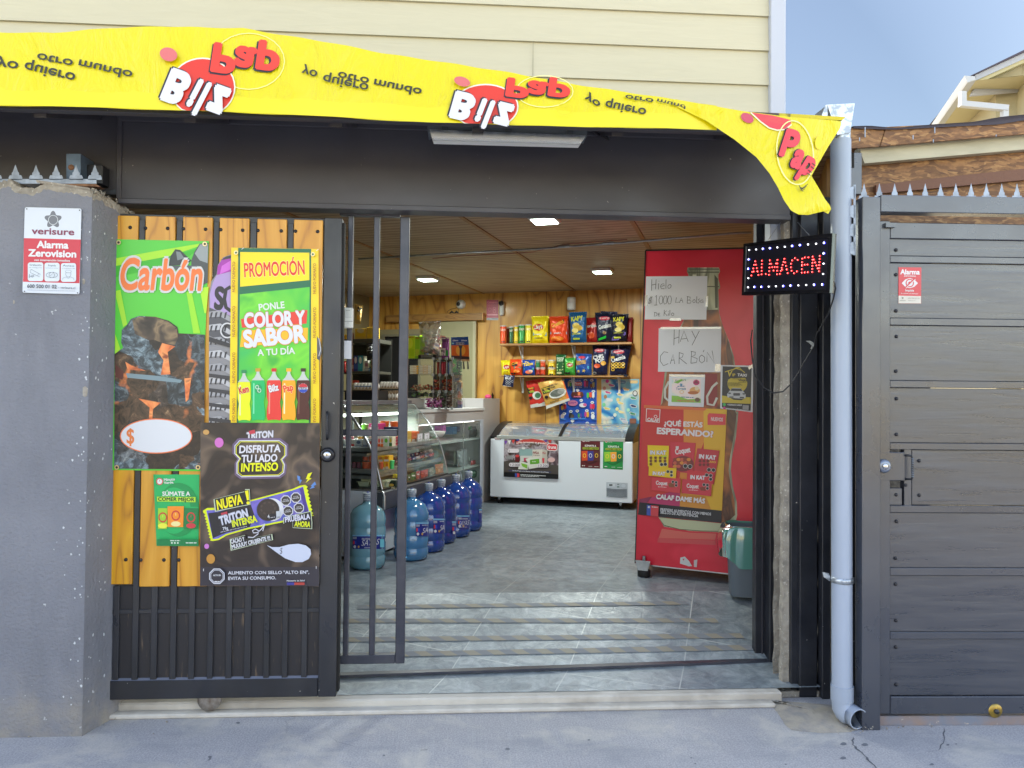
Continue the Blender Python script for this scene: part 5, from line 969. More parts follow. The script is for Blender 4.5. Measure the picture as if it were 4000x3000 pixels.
mb = MB(); c = GP(*N(Q5, 415, 1526), .031); mb.lathe(c, [(.033, 0), (.033, .01), (.027, .018), (.02, .02), (.0, .02)], mat('lock_grey', '#7b8494', .25, metal=.6), 28, GN); lk = mb.build('lock', sgate)
mb = MB(); mb.lathe(c, [(.014, .02), (.014, .024), (.004, .025), (0, .025)], 'chrome', 20, GN); mb.build('key_cylinder', lk)
mb = MB(); P = [GP(*N(Q5, x, y), l) for x, y, l in ((548, 1458, .02), (575, 1458, .045), (598, 1462, .05), (605, 1480, .05), (607, 1535, .052), (605, 1595, .05), (596, 1612, .05), (560, 1612, .02))]; mb.tube(P, .0055, 'black_steel', 8)
for k in range(9): mb.lathe(P[3].lerp(P[5], k/8), [(.0055, -.004), (.0078, 0), (.0055, .004)], mat('handle_grey', '#5a6472', .35, metal=.4), 8, Vector((.4, 0, 1)))
mb.build('pull_handle', sgate)
mb = MB(); c = GP(*N(Q6, 1340, 1322), .03); mb.lathe(c+GN*0, [(0, -.012), (.03, -.012), (.034, -.008), (.034, .0), (.03, .004), (0, .004)], 'brass', 24, GN); mb.lathe(c, [(.012, .004), (.012, .014), (0, .014)], 'gate_steel', 6, GN); mb.build('roller_wheel', sgate)
mb = MB(); gbx(mb, 3440, 879, 3478, 896, .028, .05, 'grey_gate_paint'); mb.build('stop_tab', sgate)
mb = MB(); gbx(mb, 3408, 2790, 4300, 2828, -.03, .02, mat('track_steel', '#7e8492', .5, metal=.2, col2='#95827a', ms=7, dust='#b3aaa0', ds=40), .003); mb.build('floor_track', label='low pale steel ground track under the side gate', cat='track')
sG2 = plane_surf(GO+GN*.01, GN)
spikes('spike_strip', 'grey spiked anti-climb strip along the top of the side gate', sG2, R3, [1225+94.4*k for k in range(13)], 1240, 1130, 66, (1190, 2420, 1222, 1246))
sv = plane_surf(GO+GN*.035, GN)
spikes('spike_strip', 'short vertical spiked strip beside the top of the downpipe', sv, R3, [1190, 1305, 1420, 1532], 1170, 1066, 78, (1140, 1575, 1160, 1174), vertical=True)
mb = MB(); q = tfp(Q5, [(514, 238), (662, 240), (660, 474), (513, 473)]); s_ = plane_surf(GO+GN*.0175, GN); sheet(mb, s_, q, ink('#c8434c', .3), .0008); pr = Pr(mb, s_, Q5, .001, .0001)
pr.poly([(514, 423), (659, 426), (659, 473), (514, 472)], '#dad6cc'); pr.text('Alarma', 525, 283, 652, 285, 30, '#f0eef0', b=.045); pr.text('Zerovision', 548, 299, 627, 301, 12, '#f0dfe0', b=.03)
pr.poly([(534, 342), (558, 318), (587, 308), (615, 318), (640, 342), (615, 366), (587, 374), (558, 366)], '#e8e4e6'); pr.ring(587, 341, 24, 24, 7, ink('#c8434c')); pr.ell(587, 341, 10, 10, '#c8434c', 14); pr.line([(556, 372), (618, 312)], 8, '#c8434c'); pr.line([(562, 374), (624, 316)], 4, '#e8e4e6')
pr.text('Impide', 558, 395, 614, 396, 13, '#f0eef0', b=.03); pr.text('la visión al intruso', 530, 411, 642, 414, 8, '#f0dfe0', b=.02); pr.star(541, 438, 9, 4, 5, '#7a7a72', -1.57); pr.text('verisure', 521, 457, 562, 457, 6, '#8a8478', b=.03); pr.text('600 500 01 02', 575, 443, 650, 444, 8, '#8a8478'); pr.text('verisure.cl', 575, 456, 622, 457, 6, '#8a8478')
mb.build('alarm_sticker', label='small red and white alarm sticker with crossed eye on the side gate boards', cat='sticker')
# post between pipe and gate
mb = MB(); a = VT(3300, 2000, 3.68); b = VT(3338, 2000, 3.68); mb.box((a.x, 3.69, 0), (b.x+.012, 3.76, 2.52), 'black_steel', .003)
a = VT(*N(R3, 1115, 940), 3.72); b = VT(*N(R3, 1213, 1200), 3.72); mb.box((a.x, 3.72, b.z), (b.x, 3.80, a.z), 'grey_gate_paint', .003); mb.box((a.x+.002, 3.716, VT(*N(R3, 1130, 1035), 3.72).z), (VT(*N(R3, 1162, 940), 3.72).x, 3.7215, a.z-.002), 'dark_void'); mb.build('gate_post', label='dark square steel post between downpipe and side gate', cat='post')
# ---- neighbour's lean-to roof
nr = thing('shed_roof', 'lean-to roof of brown strand board with pale beam above the side gate', 'roof', VT(3600, 560, 3.85))
YO = 3.85; so_ = Ysurf(YO); XE = 4500
top = [N(R3, *p) for p in ((1160, 778), (1260, 775), (1420, 790), (1640, 768), (1900, 752), (2060, 722), (2212, 706))]+[(4300, 440)]; bot = [N(R3, *p) for p in ((1160, 792), (1260, 795), (1420, 800), (1640, 788), (1900, 775), (2060, 768), (2212, 742))]+[(4300, 465)]
mb = MB(); T = interp(top, 40); B = interp(bot, 40); mb.add([so_(*T[i], .03) for i in range(41)]+[so_(*B[i], .03) for i in range(41)]+[so_(*T[i])+Vector((0, 1.6, .25)) for i in range(41)], [[i, i+1, i+42, i+41] for i in range(40)]+[[i, i+1, i+83, i+82] for i in range(40)], 'felt', True); mb.build('roofing_felt', nr)
mb = MB(); q = [(1150, 788), (2212, 742), (2680, 722), (2680, 788), (2212, 828), (1115, 918)]; mb.prism([so_(*N(R3, *p), .015) for p in ((1150, 790), (1358, 784), (1320, 903), (1115, 918))], Vector((0, .018, 0)), 'osb'); mb.prism([so_(*N(R3, *p), .02) for p in ((1364, 783), (2212, 742), (2680, 722), (2680, 786), (2212, 826), (1326, 902))], Vector((0, .018, 0)), 'osb'); mb.build('edge_board', nr)
mb = MB(); mb.prism([so_(*N(R3, *p), -.03) for p in ((1195, 912), (2212, 820), (2680, 775), (2680, 880), (2212, 922), (1228, 1008))], Vector((0, .05, 0)), 'timber_pale'); mb.build('beam', nr)
mb = MB(); P = [so_(*N(R3, *p), -.09) for p in ((1100, 905), (2700, 850))]; Pb = [so_(*N(R3, *p), -.09) for p in ((1080, 1420), (2700, 1420))]; mb.add([P[0], P[1], Pb[1], Pb[0]], [[0, 1, 2, 3]], 'osb'); mb.build('back_board', nr)
mb = MB(); mb.prism([so_(*N(R3, *p), -.06) for p in ((1300, 1140), (2212, 1040), (2680, 990), (2680, 1060), (2212, 1110), (1300, 1195))], Vector((0, .02, 0)), mat('stained_board', '#6a4634', .6, bp=.2)); mb.build('lower_batten', nr)
mb = MB()
for x, y, h in ((1231, 785, 62), (1197, 850, 22), (1527, 835, 26), (1661, 785, 38), (1652, 862, 20), (2040, 832, 12)): mb.tube([so_(*N(R3, x, y), .045), so_(*N(R3, x, y+h), .05)], .003, 'steel', 6)
mb.build('screw_tips', nr)
# ---- neighbour's house far behind
DH = 12.0
def HP(x, y, d=DH): return PD(*N(S8, x, y), d)
nh = thing('neighbour_house', 'cream gabled house with white gutter and angled downpipe beyond the shed roof', 'house', Vector((8, 13, 0)))
hw = mat('house_wall', '#a8a184', .8, bp=.3, bs=60); hs_ = mat('house_soffit', '#b4ac84', .7); ht = mat('house_trim', '#a4a8b0', .45)
g0 = HP(1390, 640, 12.2); 
mb = MB(); cx0 = HP(1805, 700, 12.6); sN = Vector((.30, .95, 0)).normalized()
f0 = HP(1805, 620, 12.6); f1 = HP(3300, 450, 12.0); b0_ = f0.copy(); b0_.z = 0; b1_ = f1.copy(); b1_.z = 0
mb.add([b0_, b1_, f1+UZ*2, f0], [[0, 1, 2, 3]], hw); sd0 = f0+sN*9; mb.add([b0_, f0, sd0, Vector((sd0.x, sd0.y, 0))], [[0, 1, 2, 3]], hw); mb.build('wall', nh)
# gable boards, rake board
mb = MB(); G_ = [HP(x, y, 12.45) for x, y in ((1450, 640), (1520, 430), (2212, 120), (3300, -330), (3300, 400), (2212, 570))]
mb.prism(G_, Vector((0, .05, 0)), hw)
for a, b in (((1500, 540), (2212, 450)), ((1740, 385), (2212, 330)), ((1560, 520), (2212, 475))): mb.prism([HP(*a, 12.43), HP(*b, 12.43), HP(b[0], b[1]+12, 12.43), HP(a[0], a[1]+12, 12.43)], Vector((0, .03, 0)), mat('gable_strip', '#a8a182', .8))  # thin raised strips along the gable boards, close to the wall colour
mb.prism([HP(*p, 12.40) for p in ((1500, 540), (2212, 470), (3300, 350), (3300, 470), (2212, 575), (1450, 640))], Vector((0, .05, 0)), ht); mb.build('gable', nh)
mb = MB(); mb.prism([HP(*p, 12.2) for p in ((1510, 330), (2212, 5), (3300, -500), (3300, -380), (2212, 110), (1520, 420))], Vector((0, .12, 0)), ht)
mb.prism([HP(*p, 12.22) for p in ((1525, 422), (2212, 112), (3300, -378), (3300, -320), (2212, 165), (1540, 470))], Vector((.02, .2, 0)), hs_); mb.build('rake_board', nh)
mb = MB(); a = HP(1440, 350, 12.15); rr_ = [HP(*p, 12.15) for p in ((1440, 352), (2212, -20), (3300, -540), (3300, -505), (2212, 10), (1515, 328))]; mb.prism(rr_, sN*9, mat('roof_felt_dark', '#453f4e', .7)); mb.build('roof', nh)
# eave running away from us along the left side
near = [HP(*p, 12.1) for p in ((1355, 352), (1505, 360), (1520, 430), (1400, 448), (1385, 420))]
dirE = None
far_px = N(S8, 880, 1052); d = ray(*far_px); o0 = near[0]
tz = (o0.z-H)/d.z; fr = CAM+d*tz; dirE = (fr-o0)
mb = MB(); mb.prism(near, dirE, mat('gutter_white', '#b0b4b8', .35)); mb.build('gutter', nh)
mb = MB(); sa = near[3]+Vector((.02, 0, .02)); wid = (f0-near[0]); perp = Vector((dirE.y, -dirE.x, 0)).normalized()*.85
mb.add([sa, sa+perp, sa+perp+dirE*1.0, sa+dirE*1.0], [[0, 1, 2, 3]], hs_); sb = sa+perp; mb.add([sb, sb+dirE, Vector((sb.x, sb.y, 0))+Vector((dirE.x, dirE.y, 0)), Vector((sb.x, sb.y, 0))], [[0, 1, 2, 3]], hw); mb.build('soffit', nh)
mb = MB(); 
def boxpipe(mb, pts, w, m):
    for a, b in zip(pts, pts[1:]):
        dd = (b-a).normalized(); s_ = dd.cross(Vector((0, 1, 0))).normalized()*w/2; mb.prism([a-s_-dd*w/2, a+s_-dd*w/2, a+s_+Vector((0, w, 0))-dd*w/2, a-s_+Vector((0, w, 0))-dd*w/2], dd*((b-a).length+w), m)
boxpipe(mb, [HP(1350, 610, 12.0), HP(1350, 745, 12.0)], .085, 'gutter_white'); boxpipe(mb, [HP(1352, 747, 11.99), HP(1955, 805, 11.93)], .085, 'gutter_white'); boxpipe(mb, [HP(1958, 807, 11.94), HP(1958, 1400, 11.94)], .085, 'gutter_white'); mb.build('downpipe', nh)
# ---- illuminated sign
TL, TR_, BR_, BL = PD(*N(S5, 150, 365), 3.92), PD(*N(S5, 1105, 250), 3.43), PD(*N(S5, 1075, 895), 3.43), PD(*N(S5, 130, 922), 3.92)
ls = thing('led_sign', 'black illuminated sign with red dotted word ALMACEN hanging in the doorway', 'sign', BL)
sL = quad_surf(TL, TR_, BL); nL = (sL(3000, 1000, 1)-sL(3000, 1000, 0)); nL = plane_n = (TR_-TL).cross(BL-TL).normalized(); nL = nL if nL.dot(CAM-TL) > 0 else -nL
mb = MB(); fr_ = [(150, 365), (1105, 250), (1075, 895), (130, 922)]; inn = [(175, 392), (1068, 302), (1042, 858), (155, 886)]
o_ = [sL(*N(S5, *p)) for p in fr_]; i_ = [sL(*N(S5, *p)) for p in inn]; i2 = [p-nL*.008 for p in i_]; ob_ = [p-nL*.03 for p in o_]
mb.add(o_+i_+i2+ob_, [[k, (k+1) % 4, (k+1) % 4+4, k+4] for k in range(4)]+[[k+4, (k+1) % 4+4, (k+1) % 4+8, k+8] for k in range(4)]+[[k, (k+1) % 4, (k+1) % 4+12, k+12] for k in range(4)], mat('sign_frame', '#0c0d14', .25)); mb.add(i2, [[0, 1, 2, 3]], mat('sign_face', '#12131f', .3)); mb.add(ob_, [[0, 1, 2, 3]], 'black_plastic'); lc = mb.build('case', ls)
mb = MB(); q = [sL(*N(S5, *p), -.003) for p in ((1106, 250), (1142, 252), (1112, 896), (1076, 896))]; mb.prism(q, Vector((0, .004, 0)), mat('sign_edge', '#a8b4ae', .35, metal=.4)); mb.prism([sL(*N(S5, *p), .001) for p in ((173, 392), (182, 392), (163, 884), (155, 884))], -nL*.004, 'steel'); mb.build('side_trim', lc)
ew = emit('led_white', '#f4f6ff', 1.1); eb = emit('led_blue', '#2018ff', 1.6); er = emit('led_red', '#ff1418', 1.3); ewb = emit('led_core', '#dfe4ff', 1.4); erc = emit('led_red_core', '#ff6a66', 1.4)
def led(k, x, y, r):
    c = sL(*N(S5, x, y), -.006); 
    mb = MB()
    if k == 'w': mb.lathe(c, [(r, 0), (r*.8, r*.8), (0, r)], ew, 8, nL)
    elif k == 'b': mb.lathe(c, [(r*1.5, 0), (r*1.2, r*.8)], eb, 10, nL); mb.lathe(c, [(r*1.2, r*.8), (0, r*1.2)], ewb, 10, nL)
    else: mb.lathe(c, [(r*1.25, 0), (r*.8, r*.8)], er, 8, nL); mb.lathe(c, [(r*.8, r*.8), (0, r*1.1)], erc, 8, nL)
    mb.build('letter_diode' if k == 'r' else 'border_diode', ls)
for k, L in (('w', [(212, 434), (287, 427), (516, 405), (597, 398), (848, 373), (935, 365), (1015, 580), (1010, 692), (828, 811), (743, 815), (501, 825), (423, 828), (200, 836), (203, 738)]), ('b', [(361, 420), (437, 413), (677, 389), (761, 380), (1022, 356), (1018, 469), (1002, 805), (914, 808), (660, 817), (581, 822), (345, 831), (270, 832), (208, 534), (204, 635)])):
    for x, y in L: led(k, x, y, .0035)
for st in ([(236, 708), (278, 555)], [(278, 555), (312, 702)], [(262, 665), (302, 662)], [(350, 548), (346, 695)], [(346, 695), (392, 692)], [(428, 700), (436, 545)], [(436, 545), (476, 655)], [(476, 655), (518, 540)], [(518, 540), (514, 695)], [(545, 690), (593, 528)], [(593, 528), (628, 682)], [(568, 645), (618, 640)],
           [(736, 540), (710, 518), (678, 543), (664, 580), (664, 625), (672, 664), (698, 685), (728, 664)], [(852, 512), (787, 515), (783, 590), (780, 678)], [(783, 593), (842, 590)], [(780, 678), (846, 672)], [(893, 670), (898, 505)], [(898, 505), (966, 662)], [(966, 662), (975, 497)]):
    L = sum(math.hypot(b[0]-a[0], b[1]-a[1]) for a, b in zip(st, st[1:])); n = max(1, round(L/36))
    for x, y in interp(st, n): led('r', x, y, .0031)
mb = MB()
for a, b in (((418, 322), (552, 132)), ((858, 270), (735, 135))): p = PD(*N(S5, *a), 3.78 if a[0] < 500 else 3.55); q_ = VT(*N(S5, *b), 3.86); mb.tube([p, q_], .0018, 'steel', 6)
mb.build('hanging_wire', ls)
mb = MB(); c = [PD(*N(S5, x, y), d) for x, y, d in ((1105, 765, 3.43), (1132, 785, 3.46), (1143, 850, 3.5), (1120, 960, 3.55), (1072, 1110, 3.62), (1010, 1220, 3.7), (940, 1340, 3.8), (915, 1470, 3.85), (870, 1540, 3.87), (790, 1670, 3.88))]+[PD(x, y, 3.9) for x, y in ((3120, 1455), (3090, 1500), (3058, 1530), (3020, 1535), (2985, 1515))]+[PD(x, y, d) for x, y, d in ((2950, 1470, 4.05), (2938, 1400, 4.05), (2932, 1330, 4.1), (2938, 1290, 4.2))]
mb.tube(c, .0035, 'cable', 6); mb.build('power_cable', ls)
mb = MB(); P = [VT(*N(S5, *p), 3.925) for p in ((820, 1415), (862, 1412), (895, 1430), (912, 1462), (900, 1500), (872, 1502), (885, 1470), (862, 1440))]; mb.prism(P, Vector((0, -.006, 0)), mat('old_tape', '#a8aaa8', .6)); mb.build('tape_scrap', label='scrap of pale torn tape stuck on the black door post', cat='tape')
# rubble and mound at the foot of pipe and posts
def mound(name, pts, zt, label):
    mb = MB(); c = sum((Vector(p) for p in pts), Vector())/len(pts); n = 10; rnd = random.Random(5); V = [c+Vector((0, 0, zt))]; K = 28; P = interp([(p[0], p[1]) for p in pts+[pts[0]]], K)[:K]
    for j in range(1, n+1):
        f = j/n
        for x, y in P: V.append(Vector((c.x+(x-c.x)*f, c.y+(y-c.y)*f, zt*(1-f**2.2)*(1+rnd.uniform(-.2, .2))+.001)))
    mb.add(V, [[0, 1+k, 1+(k+1) % K] for k in range(K)]+[[1+(j-1)*K+k, 1+j*K+k, 1+j*K+(k+1) % K, 1+(j-1)*K+(k+1) % K] for j in range(1, n) for k in range(K)], mat('mortar_floor', '#a49c90', .9, col2='#8d8a88', ms=12, bp=.6, bs=40), True); return mb
pts = [HZ(*N(Q6, *p), 0) for p in ((-40, 1240), (20, 1290), (60, 1340), (120, 1435), (300, 1455), (480, 1450), (620, 1400), (700, 1392))]; pts += [Vector((2.2, 3.75, 0)), Vector((1.5, 3.93, 0))]
mound('', [tuple(p) for p in pts], .022, '').build('mortar_skirt', label='rough mortar skirt at the foot of the door posts and downpipe', cat='mortar', kind='structure')
mb = MB(); rnd = random.Random(3)
for k in range(60):
    x, y = rnd.gauss(3395, 90), rnd.gauss(2842, 14)
    if k % 3 == 0: x, y = rnd.uniform(440, 620), rnd.gauss(2752, 6)
    if k % 7 == 0: x, y = rnd.uniform(60, 700), rnd.gauss(2860, 25)
    r = rnd.uniform(.003, .009); c = HZ(x, y, .006+(.012 if 3090 < x < 3420 else 0)); mb.add([c+Vector((rnd.gauss(0, 1), rnd.gauss(0, 1), rnd.gauss(0, .7))).normalized()*r for _ in range(6)], [[0, 1, 2], [0, 2, 3], [0, 3, 4], [1, 4, 5], [2, 5, 3], [1, 2, 5], [0, 4, 1], [3, 5, 4]], 'concrete_rough')
mb.build('gravel', label='loose grit and chips of concrete along the wall foot', cat='gravel', kind='stuff')
# ================================================================== inside the shop
# ceiling lamps
elamp = emit('lamp_glow', '#e6fff0', 3.5)
for i, (x, y, w, h, lb) in enumerate(((2127, 868, 84, 20, 'white square ceiling lamp nearest the doorway'), (1670, 1096, 68, 16, 'white square ceiling lamp over the grille side of the shop'), (2353, 1066, 62, 14, 'white square ceiling lamp near the red cabinet'))):
    c = HZ(x, y, CZ-.04); t = thing('ceiling_lamp', lb, 'ceiling lamp', (c.x, c.y, CZ), 'ceiling lamps in the shop'); s_ = .105
    s0, t0 = stz(c)[:2]; mb = MB(); mb.ibox((s0-s_, t0-s_, CZ-.035), (s0+s_, t0+s_, CZ-.001), 'white_plastic', .006); mb.build('housing', t)
    mb = MB(); mb.ibox((s0-s_+.02, t0-s_+.02, CZ-.040), (s0+s_-.02, t0+s_-.02, CZ-.0355), elamp); mb.build('panel', t)
    l = bpy.data.lights.new('lamp', 'AREA'); l.energy = 10 if i else 6; l.size = .26; l.color = (.93, 1, .93); lo = bpy.data.objects.new('lamp_light', l); sc.collection.objects.link(lo); lo.location = (c.x, c.y, CZ-.05); lo.parent = t; lo.matrix_parent_inverse = Matrix.Translation(-t.location)
mb = MB(); P = [HZ(x, y, CZ-.03) for x, y in ((2935, 908), (2880, 910), (2500, 942), (2100, 972), (1750, 990))]+[HZ(1400, 1012, CZ-.03)]; mb.tube(P, .009, 'steel', 8)
for x, y in ((2203, 962), (2375, 950)): c = HZ(x, y, CZ-.03); mb.tube([c-IU*.05, c+IU*.05], .013, 'steel', 8)
mb.build('conduit', label='thin metal conduit running along the boarded ceiling', cat='conduit')
mb = MB(); mb.tube([HZ(x, y, CZ-.01) for x, y in ((2450, 935), (2200, 955), (2080, 985), (1800, 1000), (1690, 1010))], .003, ink('#8a2a22'), 6); mb.build('red_wire', label='thin red wire looping beside the ceiling conduit', cat='wire')
sW = Tsurf(9.5)
def wall_box(name, tf, x0, y0, x1, y1, dep, m, bev, **k):
    a = sW(*N(tf, x0, y0)); b = sW(*N(tf, x1, y1)); mb = MB(); mb.ibox((stz(a)[0], 9.5-dep, b.z), (stz(b)[0], 9.499, a.z), m, bev); return mb
mb = MB(); sheet(mb, sW, tfp(R8, R(152, 65, 292, 303)), ink('#a82a44'), .003); pr = Pr(mb, sW, R8, .0034, .0002); pr.rect(152, 277, 292, 303, '#9aa0a6'); pr.text('Cámaras', 160, 103, 282, 103, 22, '#d86a80', b=.02); pr.words(160, 118, 280, 118, 5, '#d05a70'); pr.words(162, 132, 270, 132, 5, '#d05a70'); pr.rrect(228, 150, 262, 220, 15, '#c86478'); pr.rrect(233, 155, 257, 215, 11, '#a82a44'); pr.ring(190, 180, 18, 20, 3, ink('#c86478')); pr.ell(245, 180, 8, 9, '#c86478', 10); pr.rrect(160, 232, 284, 247, 6, '#d88a98'); pr.star(180, 288, 8, 4, 5, '#3a3a40', -1.57); pr.words(215, 290, 280, 290, 6, '#5a5a60'); mb.build('camera_notice', label='dark red camera warning notice on the plywood back wall', cat='notice')
mb = MB(); a = sW(*N(R8, 341, 110)); b = sW(*N(R8, 341, 230)); r_ = .085*.62
P = []; wv = (sW(*N(R8, 370, 110))-sW(*N(R8, 313, 110))).length/2
mb.tube([a+IV*-.03, b+IV*-.03], wv, 'white_plastic', 16); mb.lathe(a-IV*.03, [(wv, 0), (wv*.8, wv*.6), (0, wv*.9)], 'white_plastic', 16); mb.lathe(b-IV*.03, [(wv, 0), (wv*.8, -wv*.6), (0, -wv*.9)], 'white_plastic', 16); mb.lathe(a-IV*(.03+wv*.9)+UZ*0, [(0, .02), (.03, .015), (.034, 0)], 'black_plastic', 16, -IV); mb.build('motion_camera', label='slim white motion camera with black lens beside the red notice', cat='camera')
mb = MB(); a = sW(*N(R8, 1166, 60)); b = sW(*N(R8, 1166, 172)); wv = (sW(*N(R8, 1216, 110))-sW(*N(R8, 1116, 110))).length/2; c = a-IV*(wv+.01); mb.lathe(c, [(0, .02), (wv*.9, .018), (wv, 0), (wv, -.035), (wv*.97, -.037), (wv, -.04), (wv*.98, b.z-a.z), (wv*.85, b.z-a.z-.02), (0, b.z-a.z-.025)], 'white_plastic', 24); mb.build('alarm_siren', label='white cylindrical alarm siren high on the plywood wall', cat='siren')
mb = MB(); c = sW(*N(R6, 1388, 248)); r_ = .135*.36; mb.lathe(c, [(.062, 0), (.062, .02), (.055, .045), (.04, .065), (.02, .075), (0, .077)], 'white_plastic', 24, -IV); mb.lathe(c-IV*.05+IU*-.01, [(.03, .01), (.026, .03), (0, .036)], 'black_plastic', 16, (-IV-IU*.2)); mb.tube([sW(*N(R6, x, y), .02) for x, y in ((1350, 280), (1270, 300), (1235, 325), (1250, 348))], .003, 'cable', 6); mb.build('dome_camera', label='round white dome camera with dark lens above the sliding door beam', cat='camera')
mb = MB()
for x in (1285, 1335): mb.tube([TT(*N(R6, x-25, 345), 9.42), TT(*N(R6, x, 325), 9.41), TT(*N(R6, x+30, 345), 9.42)], [.006, .016, .006], 'black_plastic', 8)
mb.build('cable_plugs', label='black cable plugs lying on the sliding door beam', cat='plug')
# ---- generic goods
def bag(tf, q, base, bulge, m, lb, prints=None, group='snack packs on the wall shelves', cat='snack bag', name='snack_bag', crimp=True, nu=12, nv=14):
    Q = tfp(tf, q); ps = pillow_surf(base, Q, bulge); bk = pillow_surf(base, Q, -bulge*.5); mb = MB(); m_ = m if isinstance(m, bpy.types.Material) else foil(m)
    def g(s_):
        def f(u, v):
            w = .018*math.sin(math.pi*v)*(1 if u > .5 else -1)*(1-abs(2*u-1)*0)*abs(2*u-1)**3
            x = (Q[0][0]*(1-u)+Q[1][0]*u)*(1-v)+(Q[3][0]*(1-u)+Q[2][0]*u)*v; y = (Q[0][1]*(1-u)+Q[1][1]*u)*(1-v)+(Q[3][1]*(1-u)+Q[2][1]*u)*v; wd = Q[1][0]-Q[0][0]
            return s_(x-w*wd*2.0, y, 0)
        return f
    mb.grid(g(ps), nu, nv, m_); mb.grid(g(bk), nu, nv, m_)
    if crimp:
        for yy in (0, 1):
            V = []; n = 16; h = (Q[3][1]-Q[0][1])*.035
            for k in range(n+1):
                f = k/n; x = (Q[0][0]*(1-f)+Q[1][0]*f) if yy == 0 else (Q[3][0]*(1-f)+Q[2][0]*f); y = (Q[0][1]*(1-f)+Q[1][1]*f) if yy == 0 else (Q[3][1]*(1-f)+Q[2][1]*f)
                V += [base(x, y, .002), base(x, y+(-h if yy == 0 else h*.2)+(1 if k % 2 else -1)*.6, .002+.003*(k % 2))]
            mb.add(V, [[2*k, 2*k+1, 2*k+3, 2*k+2] for k in range(n)], m_)
    if prints:
        pr = Pr(mb, ps, tf, .0018, .0012); pr.rg = 3; prints(pr)
    return mb.build(name, label=lb, cat=cat, group=group)
def foil(h): 
    k = 'foil_'+h.lstrip('#')
    if k in MATS: return MATS[k]
    m, t, b = newmat(k); setc(t, b, 'Base Color', h); setc(t, b, 'Roughness', .27); setc(t, b, 'Metallic', .15); t.links.new(bump(t, noise(t, coords(t), 22, 4, .6, 1), .5, .012), b.inputs['Normal']); return m
def can(tf, x0, y0, x1, y1, t, col, lb, txt=None, tcol='#e8b83a', group='crisp tubes on the wall shelves', lid='#d8d8d4', cat='crisp tube', name='crisp_tube', band=None):
    xm = (x0+x1)/2; b = TT(*N(tf, xm, y1), t); tp_ = TT(*N(tf, xm, y0), t); r = (TT(*N(tf, x1, y1), t)-TT(*N(tf, x0, y1), t)).length/2; h = tp_.z-b.z
    mb = MB(); mb.lathe(b, [(0, 0), (r*.98, 0), (r, .003), (r, .008), (r*.98, .01), (r*.98, h-.012)], foil(col), 24); mb.lathe(b, [(r*.98, h-.012), (r*1.02, h-.010), (r*1.02, h), (r*.9, h+.002), (0, h)], ink(lid, .3), 24)
    cs = cyl_surf(b.x, b.y, r*.98); pr = Pr(mb, cs, tf, .0008, .0003); w = x1-x0; hh = y1-y0
    if band: pr.rect(x0+w*.12, y0+hh*.62, x1-w*.12, y1-hh*.12, band)
    if txt: pr.rect(x0+w*.08, y0+hh*.10, x1-w*.08, y0+hh*.32, '#b82a2a'); pr.text(txt, x0+w*.12, y0+hh*.28, x1-w*.12, y0+hh*.26, hh*.13, tcol, b=.03)
    pr.ell(xm+w*.12, y1-hh*.10, w*.13, w*.13, '#16161a', 10); pr.ell(xm-w*.18, y1-hh*.10, w*.13, w*.13, '#16161a', 10)
    return mb.build(name, label=lb, cat=cat, group=group)
def shelf(tf, x0, y0, x1, y1, y2, dep, lb, brs):
    f = Tsurf(9.5-dep); a = f(*N(tf, x0, y0)); b = f(*N(tf, x1, y1)); th = a.z-f(*N(tf, x0, y2)).z; z = (a.z+b.z)/2
    e = thing('wall_shelf', lb, 'shelf', (a+b)/2, 'wooden shelves on the back wall'); mb = MB(); mb.ibox((stz(a)[0], 9.5-dep, z-th), (stz(b)[0], 9.499, z), 'shelf_wood', .002); mb.build('board', e)
    for xb in brs:
        p = stz(f(*N(tf, xb, y2)))[0]; mb = MB(); zz = z-th; mb.ibox((p-.012, 9.5-dep*.8, zz-.006), (p+.012, 9.495, zz-.001), 'white_plastic'); mb.ibox((p-.012, 9.485, zz-.20), (p+.012, 9.495, zz-.006), 'white_plastic')
        mb.prism([I(p-.003, 9.5-dep*.75, zz-.006), I(p+.003, 9.5-dep*.75, zz-.006), I(p+.003, 9.5-dep*.65, zz-.006), I(p-.003, 9.5-dep*.65, zz-.006)], IV*(dep*.6)-UZ*.16, 'white_plastic'); mb.build('bracket', e)
    return z
shelf(R8, 305, 581, 1862, 560, 604, .24, 'upper wooden shelf with tubes and large snack bags', (518, 1143, 1695))
shelf(R8, 300, 956, 1818, 958, 972, .20, 'lower wooden shelf with small packs and stacked tubes', (533, 1143, 1690))
T0 = 9.36; bs = Tsurf(T0); bs2 = Tsurf(9.44)
cans = [(388, 390, 414, 576, '#a83a28', None), (312, 370, 386, 579, '#e0501e', 'Lays'), (417, 382, 470, 578, '#1c5a34', 'Lays'), (474, 372, 530, 578, '#d8b81c', 'Lays'), (530, 360, 606, 577, '#2a9040', 'Lays'), (608, 357, 686, 577, '#dcd030', 'Lays')]
cl = ['narrow brown-red crisp tube half hidden behind the orange one', 'tall orange crisp tube at the left end of the upper shelf', 'dark green crisp tube between the orange and gold tubes', 'golden yellow crisp tube left of the bright green tube', 'bright green crisp tube with round white emblem', 'pale yellow crisp tube next to the big yellow bag']
for k, (x0, y0, x1, y1, c, tx) in enumerate(cans): can(R8, x0, y0, x1, y1, T0+(.09 if k == 0 else 0), c, cl[k], tx, '#f2e6d8', band='#f0d850' if k in (3, 5) else '#e8a030')
def P_(f): return f
def bagtext(*ops):
    def f(pr):
        for o in ops: getattr(pr, o[0])(*o[1], **(o[2] if len(o) > 2 else {}))
    return f
T = lambda s, x0, y0, x1, y1, h, c, **k: ('text', (s, x0, y0, x1, y1, h, c), dict(b=.04, **k))
